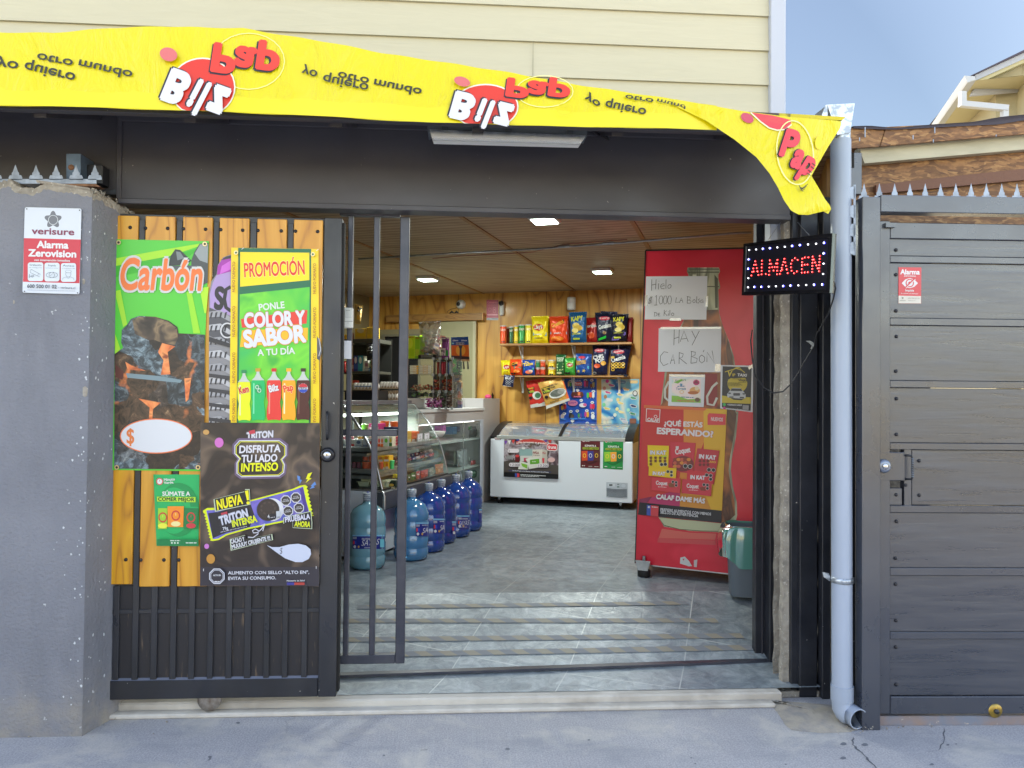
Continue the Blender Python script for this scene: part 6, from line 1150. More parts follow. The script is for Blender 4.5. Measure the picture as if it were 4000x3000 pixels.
E = lambda *a: ('ell', a); RR = lambda *a: ('rrect', a); PP = lambda *a: ('poly', a)
bag(R8, [(862, 290), (903, 285), (903, 572), (860, 570)], bs2, .02, '#d8c01c', 'edge of a second yellow bag behind the big yellow bag', bagtext(('rect', (864, 470, 902, 500, '#5aa8c8'))))
bag(R8, [(682, 270), (885, 262), (878, 572), (690, 576)], bs, .055, '#ecd81c', 'big yellow crisp bag with red oval on the upper shelf', bagtext(E(762, 400, 72, 82, '#f4e034', 24), E(762, 388, 60, 42, '#c0281e', 24), T('Lays', 714, 410, 812, 392, 44, '#f4f0e8'), ('rect', (700, 450, 860, 488, '#58a8c4')), T('tamaño L', 716, 478, 800, 476, 16, '#e8f4f4'), ('words', (715, 520, 815, 518, 12, '#8a7a18'))))
bag(R8, [(1085, 275), (1128, 270), (1128, 572), (1090, 570)], bs2, .02, '#8a2420', 'dark red bag edge behind the orange bag', None)
bag(R8, [(892, 272), (1112, 268), (1108, 570), (895, 572)], bs, .055, '#e2481c', 'big orange-red puffed snack bag with brown lettering on the upper shelf', bagtext(PP([(925, 345), (1060, 290), (1072, 340), (940, 412), (922, 395)], '#2a1a14'), T('Cheetos', 928, 398, 1068, 330, 48, '#f0b028'), ('rect', (905, 440, 1098, 470, '#78b4c8')), T('tamaño L', 945, 463, 1035, 460, 15, '#f0f4f4'), E(985, 520, 75, 28, '#f08a28'), E(950, 535, 40, 14, '#d8601c')))
bag(R8, [(1330, 285), (1470, 278), (1465, 560), (1335, 558)], bs2, .03, '#9c1f1c', 'red tortilla chip bag standing between the blue and green bags', bagtext(T('oritas', 1338, 392, 1450, 380, 34, '#e8e0d8'), E(1385, 480, 40, 40, '#d8562a', 14), ('words', (1342, 470, 1380, 468, 9, '#e8d8c8'))))
bag(R8, [(1122, 222), (1335, 215), (1330, 560), (1145, 562)], bs, .055, '#1a5a8e', 'tall shiny blue crisp bag with yellow lettering on the upper shelf', bagtext(PP([(1150, 240), (1320, 235), (1290, 470), (1155, 480)], '#10141e'), T('KAPY', 1152, 318, 1288, 300, 50, '#d8dc2a'), E(1205, 370, 42, 36, '#dcc25a'), E(1232, 395, 50, 34, '#c8a63c'), E(1195, 425, 38, 30, '#e0cc70'), ('text', ('AMERICANAS', 1160, 474, 1265, 468, 15, '#d8dc2a'), dict(b=.03)), RR(1172, 512, 1250, 532, 6, '#b8c83a')))
bag(R8, [(1495, 208), (1695, 215), (1690, 550), (1500, 550)], bs2, .03, '#151b44', 'navy bag behind the green and black snack bag', None)
bag(R8, [(1800, 285), (1878, 278), (1868, 572), (1805, 570)], bs2, .025, '#7a1a1e', 'dark red snack bag at the right end of the upper shelf', None)
bag(R8, [(1430, 225), (1625, 222), (1622, 548), (1455, 552)], bs, .055, '#182038', 'navy and green snack bag with white slanted lettering on the upper shelf', bagtext(PP([(1465, 310), (1615, 300), (1612, 540), (1460, 545)], '#143820'), E(1542, 282, 66, 22, '#c83048'), T('Evercrisp', 1488, 292, 1598, 284, 22, '#f0d8d8'), T('Gatolate', 1478, 412, 1622, 378, 46, '#e8ece8'), E(1540, 450, 22, 20, '#7a5a30', 12), PP([(1470, 520), (1560, 485), (1560, 515), (1475, 545)], '#2ad048')))
bag(R8, [(1622, 245), (1828, 240), (1800, 548), (1622, 545)], bs, .05, '#14172a', 'black crisp bag with yellow lettering at the right of the upper shelf', bagtext(T('KAPY', 1648, 320, 1780, 308, 46, '#dcd830'), E(1715, 352, 42, 32, '#dcc860'), E(1738, 385, 44, 34, '#c8ac44'), E(1705, 415, 44, 26, '#e0d080'), ('text', ('CORTE LISO', 1652, 460, 1752, 455, 13, '#c8c430'), dict(b=.03)), PP([(1632, 500), (1790, 440), (1795, 470), (1700, 540), (1625, 540)], '#6a5aa8'), RR(1652, 498, 1735, 518, 6, '#c8d048')))
# lower shelf
T1 = 9.39; bl = Tsurf(T1)
bag(R8, [(320, 782), (432, 780), (430, 945), (330, 948)], bl, .035, '#e6d820', 'small yellow crisp pack at the left end of the lower shelf', bagtext(E(388, 856, 40, 28, '#c0281e'), T('Lays', 352, 872, 420, 862, 28, '#f4f0e8'), ('words', (355, 915, 405, 913, 7, '#8a7a18'))))
bag(R8, [(428, 772), (568, 768), (572, 946), (432, 948)], bl, .035, '#e24a1c', 'small orange snack pack beside the small yellow pack', bagtext(E(480, 825, 34, 26, '#2a1a14'), T('Chis', 452, 835, 520, 810, 26, '#f0b028'), ('rect', (475, 855, 560, 875, '#3a9a78')), E(505, 905, 40, 18, '#f08a28'), E(452, 932, 12, 12, '#16161a', 12), E(482, 932, 12, 12, '#16161a', 12)))
bag(R8, [(573, 778), (728, 775), (722, 948), (580, 950)], bl, .035, '#1c4aa8', 'blue small snack pack with yellow lettering on the lower shelf', bagtext(T('De', 612, 815, 650, 808, 26, '#f0d020'), T('Todito', 590, 848, 700, 828, 34, '#f0d020'), ('rect', (592, 868, 708, 888, '#2aa088')), E(650, 915, 42, 22, '#e87a58'), E(672, 905, 24, 16, '#f0c8b8'), E(598, 938, 12, 12, '#16161a', 12)))
sm = [(733, 775, 782, 862, '#2a7a48'), (787, 775, 846, 862, '#d04a24'), (876, 775, 960, 862, '#d8b828'), (733, 864, 782, 950, '#a83428'), (787, 864, 846, 950, '#c8401e'), (876, 864, 960, 950, '#dcc02a')]
sl_ = ['green small tub on top of the first tub stack on the lower shelf', 'orange small tub on top of the middle tub stack', 'yellow small tub on top of the right tub stack', 'red small tub under the green one', 'orange small tub at the bottom of the middle stack', 'yellow small tub at the bottom of the right stack']
for k, (x0, y0, x1, y1, c) in enumerate(sm): can(R8, x0, y0, x1, y1, T1, c, sl_[k], 'Lays', '#f2e6d8', group='small tubs stacked on the lower shelf', cat='crisp tub', name='crisp_tub')
bag(R8, [(970, 712), (1088, 716), (1066, 950), (972, 950)], bl, .03, '#1e5a30', 'narrow dark green ribbed snack pack on the lower shelf', bagtext(T('RAMITAS', 982, 762, 1060, 760, 20, '#d8e8c8'), T('SUIZO', 984, 790, 1054, 786, 24, '#d8ecc8'), PP([(978, 820), (1060, 812), (1058, 826), (980, 838)], '#a8c878'), PP([(978, 850), (1056, 842), (1054, 858), (980, 868)], '#c8dca0'), PP([(978, 885), (1054, 878), (1052, 892), (980, 902)], '#a8c878'), E(1010, 925, 30, 14, '#d8e0b0')))
bag(R8, [(1068, 756), (1200, 752), (1198, 948), (1072, 950)], bl, .035, '#3a9a3c', 'mid green crisp pack with red oval on the lower shelf', bagtext(E(1132, 832, 46, 44, '#7ac84a'), E(1134, 830, 38, 26, '#b8281e'), T('Lays', 1104, 842, 1166, 832, 26, '#f4f0e8'), E(1090, 928, 16, 14, '#16161a', 12), E(1122, 928, 16, 14, '#16161a', 12)))
bag(R8, [(1340, 720), (1396, 716), (1392, 948), (1345, 948)], bs2, .02, '#1a4a8c', 'second blue pack tucked behind the blue pack on the lower shelf', bagtext(('rect', (1345, 840, 1390, 875, '#4aa8c8'))))
bag(R8, [(1205, 704), (1392, 712), (1380, 948), (1208, 950)], bl, .04, '#1c4a96', 'blue snack pack with gold lettering on the lower shelf', bagtext(E(1275, 742, 40, 15, '#c83048'), T('Ramitas', 1212, 808, 1325, 790, 30, '#d8a83a'), T('Evercrisp', 1216, 832, 1325, 812, 24, '#d8a83a'), ('rect', (1208, 845, 1360, 880, '#4aa8c8')), ('star', (1235, 905, 22, 8, 5, '#e8c860')), ('star', (1298, 900, 24, 9, 5, '#e8c860')), E(1222, 936, 14, 12, '#101018', 12)))
bag(R8, [(1400, 605), (1612, 600), (1572, 942), (1405, 944)], bl, .05, '#161c40', 'large navy puffed corn bag with white lettering on the lower shelf', bagtext(E(1482, 660, 58, 22, '#b83048'), T('Evercrisp', 1440, 670, 1528, 660, 18, '#f0d8d8'), T('CHIS', 1412, 770, 1535, 745, 44, '#eceef0'), T('POP', 1438, 808, 1535, 790, 38, '#eceef0'), E(1455, 842, 36, 26, '#d8542a'), E(1528, 810, 32, 26, '#d8a040'), E(1425, 928, 18, 14, '#101018', 12), ('ring', (1425, 928, 18, 14, 3, ink('#c8ccd0')))))
bag(R8, [(1612, 612), (1860, 614), (1800, 948), (1600, 945)], bl, .05, '#141a3e', 'large navy cheese ring bag at the right of the lower shelf', bagtext(E(1710, 676, 66, 24, '#b83048'), T('Evercrisp', 1660, 688, 1768, 672, 20, '#f0d8d8'), T('Chezzels', 1628, 800, 1790, 752, 44, '#eceef0'), *[('ring', (1640+(k % 4)*40, 818+(k//4)*34, 17, 13, 9, ink('#d8b03c'))) for k in range(9)], E(1640, 740, 22, 14, '#c8a43a')))
bag(R8, [(1765, 940), (1815, 945), (1812, 970), (1770, 968)], Tsurf(9.3), .008, '#141830', 'small black packet at the right end of the lower shelf', None)
bag(R8, [(358, 948), (488, 960), (468, 1092), (335, 1070)], Tsurf(9.28), .012, '#20223e', 'dark blue cluster of small packets hanging below the lower shelf', bagtext(T('BELZ', 372, 1000, 440, 998, 22, '#d8dce4'), *[('ring', (390+(k % 3)*32, 1025+(k//3)*26, 11, 11, 3, ink('#c0c4cc'))) for k in range(5)], ('words', (350, 1078, 440, 1088, 7, '#c8ccd4'))), cat='snack packets', group=None)
tm = Tsurf(9.42)
bag(R8, [(614, 1035), (838, 992), (850, 1310), (668, 1340)], tm, .02, '#c8342a', 'red tortilla packet hanging tilted behind the orange one', bagtext(PP([(628, 1110), (712, 1085), (722, 1158), (650, 1178)], '#1c1e18'), T('Pancho', 645, 1122, 710, 1105, 18, '#c8b030'), T('Villa', 655, 1165, 720, 1150, 26, '#a8c040'), E(745, 1190, 52, 48, '#d8d8d0'), E(755, 1190, 34, 34, '#3a6a48'), E(672, 1220, 20, 18, '#2a1a18', 14), PP([(668, 1300), (850, 1262), (852, 1310), (672, 1340)], '#c8c8c0')), cat='tortilla packet', group='tortilla packets hanging under the shelf', name='tortilla_packet')
bag(R8, [(758, 1052), (1040, 985), (1138, 1248), (858, 1350)], Tsurf(9.36), .025, '#c89a4a', 'gold and orange tortilla packet hanging tilted in front', bagtext(PP([(800, 1085), (1060, 1020), (1130, 1235), (850, 1330)], '#e06a28'), PP([(800, 1105), (895, 1075), (908, 1150), (822, 1178)], '#1c1e18'), T('Pancho', 815, 1122, 892, 1098, 18, '#c8b030'), T('Villa', 826, 1168, 905, 1140, 26, '#a8c040'), PP([(890, 1080), (1030, 1040), (1036, 1090), (905, 1128)], '#c8a454'), T('BURRITOS Y', 892, 1088, 1000, 1058, 18, '#2a2420'), T('WRAPS', 902, 1112, 962, 1096, 18, '#2a2420'), E(990, 1165, 105, 55, '#d8d8d0', 24, -.3), E(985, 1160, 86, 42, '#5c625c', 24, -.3), E(1030, 1140, 44, 30, '#8a8c88', 16, -.3), E(858, 1210, 22, 20, '#2a1a18', 14), T('RAPIDITAS', 905, 1282, 1010, 1250, 16, '#2a2420'), PP([(852, 1312), (1125, 1222), (1138, 1246), (858, 1350)], '#d0cec4')), cat='tortilla packet', group='tortilla packets hanging under the shelf', name='tortilla_packet')
# ice lolly posters
mb = MB(); sheet(mb, sW, tfp(R8, R(1010, 990, 1450, 1525)), 'print_blue', .003); pr = Pr(mb, sW, R8, .0034, .0002); rnd = random.Random(2)
pr.rrect(1188, 1030, 1278, 1080, 16, '#f0ece8'); pr.rrect(1193, 1034, 1273, 1076, 14, '#c02a34'); pr.text('fruna', 1200, 1064, 1266, 1060, 24, '#f2eef0', b=.04); pr.text('es la luz', 1198, 1018, 1262, 1018, 11, '#e8ecf4', b=.02); pr.text('de la casa', 1192, 1098, 1274, 1098, 11, '#e8ecf4', b=.02)
def balloon(x, y): pr.ell(x, y, 21, 16, '#eef0f4', 14); pr.poly([(x-6, y+12), (x+6, y+12), (x-2, y+26)], '#eef0f4'); pr.words(x-12, y+4, x+12, y+4, 8, '#4a4a54')
for x, y in ((1050, 1010), (1140, 1025), (1318, 1012), (1392, 1012), (1070, 1290), (1268, 1248), (1398, 1272), (1412, 1142), (1068, 1405), (1145, 1378), (1222, 1372), (1335, 1370), (1402, 1400), (1225, 1128), (1165, 1490), (1340, 1515)): balloon(x, y)
for x, y, w, h, c in ((1120, 1060, 12, 34, '#c8a878'), (1142, 1066, 12, 30, '#5a9a4a'), (1312, 1060, 14, 44, '#d83a8a'), (1336, 1060, 14, 44, '#8a2a48'), (1388, 1080, 18, 26, '#7a3a28'), (1412, 1070, 14, 38, '#a89858'), (1345, 1195, 14, 38, '#4ab04a'), (1378, 1190, 16, 38, '#d8503a'), (1410, 1195, 14, 36, '#e8ecf0'), (1045, 1340, 16, 30, '#d8b03a'), (1075, 1330, 16, 34, '#d83a4a'), (1385, 1325, 16, 34, '#c83a78'), (1410, 1325, 16, 34, '#c82a3a'), (1320, 1420, 14, 34, '#b83a88'), (1345, 1420, 14, 36, '#d8a03a'), (1240, 1430, 14, 30, '#3a8a4a'), (1262, 1430, 12, 30, '#4a3aa0')): pr.rrect(x-w, y-h, x+w, y+h*.6, 9, c); pr.rect(x-2, y+h*.6, x+3, y+h*.95, '#d8c098')
pr.poly([(1145, 1185), (1160, 1150), (1280, 1145), (1300, 1190), (1270, 1215), (1165, 1215)], '#5a2a20'); pr.rect(1228, 1150, 1256, 1188, '#e07a4a'); pr.text('Bandido', 1180, 1214, 1268, 1210, 18, '#e878a8', b=.03); pr.ell(1168, 1280, 60, 34, '#c87aa0', 14); pr.text('copa', 1125, 1288, 1210, 1278, 22, '#7a3a88', b=.03); pr.ell(1288, 1305, 44, 26, '#e0e0e8', 14); pr.ell(1310, 1300, 22, 18, '#c85a8a', 12)
for x, y, c in ((1045, 1440, '#b8a8a8'), (1142, 1425, '#20242c'), (1162, 1440, '#4a4440'), (1405, 1440, '#f0f0f0')): pr.ell(x, y, 22, 32, c, 14)
for k in range(12): pr.ell(rnd.uniform(1030, 1430), 1465+rnd.uniform(-6, 6), rnd.uniform(14, 34), 5, '#3a8ad8', 10)
mb.build('ice_lolly_poster', label='deep blue ice lolly price poster with white speech bubbles', cat='poster', group='ice cream posters on the plywood wall')
mb = MB(); sheet(mb, sW, tfp(R8, R(1506, 998, 1950, 1530)), 'print_sea', .003); pr = Pr(mb, sW, R8, .0034, .0002)  # cream and gold tones drawn among the sea blues
pr.rrect(1842, 1012, 1935, 1048, 14, '#e0b878'); pr.text('fruna', 1855, 1040, 1922, 1036, 20, '#f0dcb0', b=.03); pr.rrect(1675, 1015, 1790, 1050, 12, '#4a7ab0'); pr.text('Marraneta', 1682, 1042, 1780, 1038, 16, '#c8dcec', b=.03)
for x, y, c in ((1620, 1070, '#c85a98'), (1580, 1155, '#b84a78'), (1598, 1242, '#dcdce4'), (1570, 1345, '#d8c46a'), (1725, 1180, '#e0cc88'), (1730, 1280, '#e8d488'), (1740, 1385, '#f0e0a0'), (1795, 1118, '#e8b878'), (1878, 1220, '#4a9a78'), (1880, 1315, '#2a3a6a'), (1872, 1405, '#3a8a68'), (1760, 1475, '#98a0c0'), (1780, 1500, '#c8cce0')): pr.poly([(x-42, y-14), (x-20, y-24), (x+44, y-2), (x+36, y+20), (x-20, y+16)], '#e8e8e4'); pr.poly([(x-34, y-10), (x-16, y-18), (x+36, y), (x+30, y+14), (x-16, y+10)], c)
for x, y, c in ((1574, 1022, '#d83a98'), (1540, 1105, '#c88a80'), (1552, 1205, '#a87850'), (1535, 1300, '#7ac89a'), (1700, 1240, '#e8d088'), (1690, 1350, '#e8e0a0'), (1822, 1362, '#a8e0c0'), (1665, 1420, '#e8f0e0')): pr.ell(x, y, 20, 22, c, 14)
pr.ell(1902, 1165, 30, 34, '#20242c', 18); pr.ell(1902, 1165, 22, 26, '#dcdcdc', 18); pr.text('Frutillita', 1520, 1490, 1650, 1462, 36, '#f0f0f0', b=.02); pr.rrect(1838, 1462, 1915, 1520, 8, '#8a5a4a')
mb.build('ice_cream_poster', label='glossy sea-blue ice cream poster with cream and gold print beside the red cabinet', cat='poster', group='ice cream posters on the plywood wall')
# ---- chest freezer
TF = 8.8; fz = Tsurf(TF); a = fz(*N(Q1, 208, 308)); b = fz(*N(Q1, 1960, 1163)); c_ = fz(*N(Q1, 200, 1068)); s0 = stz(a)[0]; s1 = stz(b)[0]; zb0 = (b.z+c_.z)/2; zt0 = (a.z+fz(*N(Q1, 1960, 355)).z)/2
frz = thing('chest_freezer', 'long white chest freezer with curved glass lids and stickers on its front', 'freezer', I((s0+s1)/2, TF, FZ))
mb = MB(); mb.ibox((s0, TF, zb0), (s1, 9.46, zt0-.045), 'white_enamel', .008); mb.ibox((s0+.08, TF-.004, zt0-.045), (s1-.09, TF+.03, zt0-.004), mat('alu', '#b9bcba', .35, metal=.6), .002); mb.build('cabinet', frz)
def lidprof(f):                                             # front-to-back rise of the lid
    return TF+.01+.62*f, zt0-.03+.165*math.sin(min(1, f*1.15)*math.pi/2)
def lidstrip(mb, sa, sb, m, lift=0, f0=0, f1=1, n=12): mb.grid(lambda u, v: (lambda f: I(sa+(sb-sa)*u, lidprof(f)[0], lidprof(f)[1]+lift))(f0+(f1-f0)*v), 1, n, m)
for sa, sb in ((s0-.004, s0+.085), (s1-.095, s1+.004)):
    mb = MB(); lidstrip(mb, sa, sb, 'black_plastic', .012)
    V = []; n = 12
    for k in range(n+1): f = k/n; t_, z_ = lidprof(f); V += [I(sa, t_, z_+.012), I(sa, t_, zt0-.06), I(sb, t_, z_+.012), I(sb, t_, zt0-.06)]
    mb.add(V, [[4*k, 4*k+1, 4*k+5, 4*k+4] for k in range(n)]+[[4*k+2, 4*k+3, 4*k+7, 4*k+6] for k in range(n)]+[[0, 1, 3, 2]], 'black_plastic'); mb.build('end_cap', frz)
mb = MB(); sm_ = s0+(s1-s0)*.495; lidstrip(mb, sm_-.02, sm_+.022, 'black_plastic', .014); mb.build('lid_frame', frz)
for k, (sa, sb) in enumerate(((s0+.086, sm_-.021), (sm_+.023, s1-.096))):
    mb = MB(); lidstrip(mb, sa, sb, 'lid_glass', .002+.004*k); lidstrip(mb, sa, sb, 'alu', .012, .86, .95, 2); lidstrip(mb, sa, sb, 'alu', .010, .60, .63, 2); mb.build('glass_lid', frz)
mb = MB(); mb.ibox((s0+.1, TF+.05, zt0-.12), (s1-.1, 9.40, zt0-.10), mat('liner', '#9fa9bd', .5)); mb.ibox((s0+.1, 9.40, zt0-.1), (s1-.1, 9.44, zt0+.09), 'liner')
rnd = random.Random(8)
for k in range(7): x = s0+.15+k*.21; mb.ibox((x, TF+.12, zt0-.10), (x+.16, TF+.45, zt0-.05-rnd.random()*.03), ink(['#b8c8dc', '#8a9ac0', '#d0d8e4', '#a8b4d8'][k % 4]), .006)
mb.build('liner', frz)
mb = MB(); pf = plane_surf(IV*(TF-.0015), -IV); pr = Pr(mb, fz, Q1, .0008, .0003); pr.poly([(252, 338), (350, 342), (340, 368), (325, 376), (275, 374), (262, 366)], '#2a1a1c'); pr.poly([(258, 343), (343, 346), (334, 364), (322, 370), (278, 369), (268, 362)], '#f0eaea'); pr.text('MAIGAS', 268, 364, 334, 366, 14, '#8a2030', b=.04); mb.build('badge', frz)
mb = MB(); pr = Pr(mb, fz, Q1, .001, .0004); pr.poly([(1638, 895), (1902, 905), (1900, 1095), (1636, 1082)], ink('#bac4d0')); pr.poly([(1656, 912), (1745, 915), (1744, 950), (1656, 946)], ink('#cdd6e0')); pr.rect(1672, 922, 1714, 940, '#2a3438'); pr.rect(1772, 916, 1798, 926, '#5a6a60'); pr.rect(1770, 948, 1798, 960, '#2a6a5a'); pr.ring(1850, 940, 33, 28, 3, ink('#9aa6b4')); pr.ell(1850, 940, 28, 24, ink('#c6d0dc'))
for k in range(8):
    y = 970+k*13.2; pr.line([(1642, y), (1700, y+10), (1765, y+16), (1830, y+17), (1892, y+12)], 7, ink('#4a525c'))
mb.build('vent_panel', frz)
for px in (1950, 2420):
    p = HZ(px, 1965 if px < 2000 else 1992, FZ); ss = stz(p)[0]; mb = MB(); c = I(ss, TF+.08, FZ+.03); mb.lathe(c-IU*.02, [(0, 0), (.03, 0), (.03, .014), (0, .014)], 'black_rubber', 16, IU); mb.lathe(c+IU*.008, [(0, 0), (.03, 0), (.03, .014), (0, .014)], 'black_rubber', 16, IU); mb.ibox((ss-.015, TF+.06, FZ+.04), (ss+.015, TF+.1, zb0), 'steel'); mb.build('castor', frz)
fs = plane_surf(IV*(TF-.001), -IV)
mb = MB(); sheet(mb, fs, tfp(Q1, [(376, 330), (1050, 350), (1046, 858), (370, 828)]), 'print_party', .0012); pr = Pr(mb, fs, Q1, .0016, .00025)
for x, c in ((395, '#6a3a9a'), (440, '#f0f0f0'), (488, '#c83a3a'), (545, '#2a3a8a'), (585, '#e8e8e8'), (835, '#f0f0ee'), (890, '#5a3a8a'), (940, '#b8342a')): pr.poly([(x-20, 350+abs(x-700)*.12), (x+22, 346+abs(x-700)*.12), (x+2, 400+abs(x-700)*.12)], c)
pr.poly([(372, 640), (480, 620), (1047, 690), (1046, 800), (371, 772)], ink('#4a4440')); pr.poly([(520, 395), (600, 372), (720, 360), (840, 375), (905, 410), (900, 438), (820, 418), (700, 405), (600, 412), (530, 432)], '#b83a34')
pr.text('¡¡¡Piña terremoto en grande!!!', 528, 420, 900, 432, 24, '#f0ece8', b=.03, arc=.45)
pr.poly([(905, 428), (930, 416), (1015, 420), (1038, 435), (1034, 495), (1010, 513), (925, 508), (900, 490)], '#eee8e8'); pr.poly([(912, 433), (933, 423), (1012, 427), (1031, 440), (1027, 490), (1006, 505), (929, 500), (907, 485)], '#c82838'); pr.text('fruna', 920, 484, 1020, 482, 40, '#f2eeee', b=.04)
pr.poly([(565, 490), (600, 478), (728, 490), (726, 572), (566, 568)], '#8aa8a8'); pr.poly([(725, 495), (850, 490), (910, 505), (905, 690), (728, 680)], '#d4cec4'); pr.poly([(850, 490), (910, 505), (905, 690), (845, 685)], '#bab4aa'); pr.text('PIÑA', 732, 548, 808, 550, 30, '#7a2024', b=.03); pr.text('PIÑA', 848, 548, 890, 552, 26, '#a83a3a', b=.02); pr.words(735, 565, 815, 570, 7, '#6a6058'); pr.rect(575, 570, 725, 640, '#cfd0cc'); pr.rect(620, 596, 680, 640, '#b83a5a'); pr.poly([(845, 600), (875, 598), (868, 660), (852, 660)], '#c83a4a'); pr.rrect(512, 570, 572, 645, 12, '#5a1c20'); pr.ell(540, 572, 24, 18, '#c83a3a'); pr.ell(615, 478, 22, 14, '#e0e0e0'); pr.ell(440, 590, 40, 26, '#8a8a8c', 14); pr.ell(960, 620, 45, 30, '#d8b0b0', 14)
pr.poly([(640, 610), (700, 590), (800, 590), (830, 620), (820, 710), (680, 735), (665, 650)], '#dcdcd4'); pr.poly([(695, 620), (810, 605), (812, 668), (696, 675)], '#5a9a2a'); pr.poly([(570, 635), (672, 662), (668, 740), (550, 735)], '#dedfd6'); pr.poly([(585, 660), (665, 680), (660, 730), (600, 700)], '#7ab03a'); pr.text('fruna', 722, 650, 770, 645, 14, '#e8f0e0', b=.03)
for x0_, x1_, yc, t in ((420, 562, 508, ''), (436, 580, 680, '2.000'), (782, 928, 690, '3.200')):
    pr.rrect(x0_, yc-24, x1_, yc+24, 23, '#e4dde4'); pr.text('$', x0_+12, yc+12, x0_+28, yc+12, 24, '#8a7a84'); 
    if t: pr.text(t, x0_+38, yc+16, x1_-10, yc+18, 30, '#2a2a34', b=.0, sh=.12)
pr.poly([(430, 742), (960, 765), (955, 782), (430, 760)], '#3a3a5a'); pr.text('De La Fruna o La Buena, no hay como La y Fruna', 480, 760, 925, 780, 14, '#eceef0', b=.02); pr.poly([(371, 772), (1046, 800), (1046, 857), (370, 827)], '#0f1014'); pr.rect(510, 785, 536, 832, '#2a4a9a'); pr.rect(536, 787, 565, 834, '#c83a44'); pr.words(580, 806, 890, 822, 8, '#d8dadc'); pr.words(580, 822, 810, 834, 8, '#d8dadc')
mb.build('dessert_poster', label='wide dessert poster with bunting and handwritten prices on the freezer front', cat='poster', group='stickers on the freezer front')
def veg(q, bgc, dk, bags, lb, ox, y0):
    mb = MB(); sheet(mb, fs, tfp(Q1, q), ink(bgc), .0012); pr = Pr(mb, fs, Q1, .0016, .00025); x0_, x1_ = q[0][0], q[1][0]; w = x1_-x0_; cx = (x0_+x1_)/2
    pr.ell(cx, y0+190, w*.49, 132, dk, 28); pr.ell(cx-16, y0+185, w*.42, 118, bgc, 28); pr.ell(x0_+36, y0+28, 18, 18, '#e4e0e0'); pr.ell(x0_+36, y0+28, 12, 12, '#c8505a'); pr.text('Minuto', x0_+54, y0+26, x0_+112, y0+30, 11, '#dfe4df', b=.03); pr.text('Verde', x0_+56, y0+42, x0_+108, y0+44, 11, '#dfe4df', b=.03)
    pr.text('SÚMATE A', cx-70, y0+104, cx+72, y0+108, 22, '#eef0ec', b=.04); pr.poly([(cx-96, y0+112), (cx+100, y0+116), (cx+100, y0+142), (cx-97, y0+138)], '#a8b83a'); pr.text('COMER MEJOR', cx-90, y0+134, cx+94, y0+138, 17, '#20281c', b=.04)
    for k, c in enumerate(bags): xa = x0_+8+k*w*.31; pr.poly([(xa, y0+160+k*2), (xa+w*.33, y0+158+k*2), (xa+w*.33-4, y0+275), (xa+6, y0+282)], c); pr.ell(xa+w*.16, y0+215, 20, 26, '#e8c83a' if k != 1 else '#d8dce8'); pr.ell(xa+w*.16, y0+215, 14, 19, c)
    pr.words(x0_+15, y0+345, x0_+52, y0+346, 11, '#e4e8e4'); [pr.ell(cx-16+k*16, y0+348, 5, 5, '#dfe4df', 8) for k in range(3)]; pr.words(x1_-72, y0+354, x1_-16, y0+356, 6, '#cfd4cf')
    mb.build('leaflet', label=lb, cat='leaflet', group='stickers on the freezer front')
veg([(1322, 372), (1562, 357), (1560, 727), (1318, 715)], '#5a1c22', '#42141a', ('#c84a28', '#3a3a88', '#5a2a28'), 'maroon vegetable leaflet on the freezer front', 0, 352); veg([(1602, 358), (1848, 368), (1842, 742), (1596, 726)], '#1c8a42', '#12692f', ('#8ac03a', '#e8a03a', '#1c6a3a'), 'green vegetable leaflet on the freezer front', 0, 362)
mb = MB(); b0_ = I(s1+.11, 8.95, FZ); mb.lathe(b0_, [(0, 0), (.06, 0), (.065, .01), (.065, .2), (.05, .26), (.03, .3), (.03, .34), (0, .34)], foil('#1a4a8a'), 18); mb.lathe(b0_+UZ*.34, [(.034, 0), (.034, .03), (0, .03)], ink('#d8b83a'), 14); mb.lathe(b0_, [(.067, .08), (.067, .17)], ink('#c82a34'), 18); mb.build('cleaner_bottle', label='dark blue bottle with red band on the floor between freezer and red cabinet', cat='bottle')
# ---- red cabinet with notes
fp = [PD(*N(Q3, 60, 1270), 1), None]
P0 = HZ(*N(Q3, 118, 1378), FZ); d1 = math.radians(-27); FD = Vector((math.cos(d1), math.sin(d1), 0)); FN = Vector((math.sin(d1), -math.cos(d1), 0)); FO = Vector((1.272, 5.51, 0))
sF = plane_surf(FO, FN); cab = thing('drinks_cabinet', 'tall red drinks cabinet printed with a large cola bottle, its side towards the street', 'cabinet', FO+FD*.4+FN*-.35+UZ*FZ)
cTL = sF(2522, 978); cBL = sF(*N(Q3, 62, 1270)); cBR = sF(*N(Q3, 1090, 1382)); cTR = sF(2968, 968); 
mb = MB(); mb.prism([cTL, cTR, cBR, cBL], -FN*.72, 'print_redfade'); mb.build('shell', cab)
mb = MB(); e1 = [sF(*N(Q3, *p), .003) for p in ((58, 1268), (1090, 1380), (1090, 1388), (58, 1277))]; mb.prism(e1, -FN*.03, 'steel'); e2 = [sF(2522, 975, .002), sF(2968, 965, .002), sF(2968, 971, .002), sF(2522, 981, .002)]; mb.prism(e2, -FN*.02, 'black_plastic')
e3 = [sF(2519, 978, .002), sF(2524, 978, .002), sF(*N(Q3, 64, 1268), .002), sF(*N(Q3, 56, 1268), .002)]; mb.prism(e3, -FN*.02, 'black_plastic'); mb.build('edge_trim', cab)
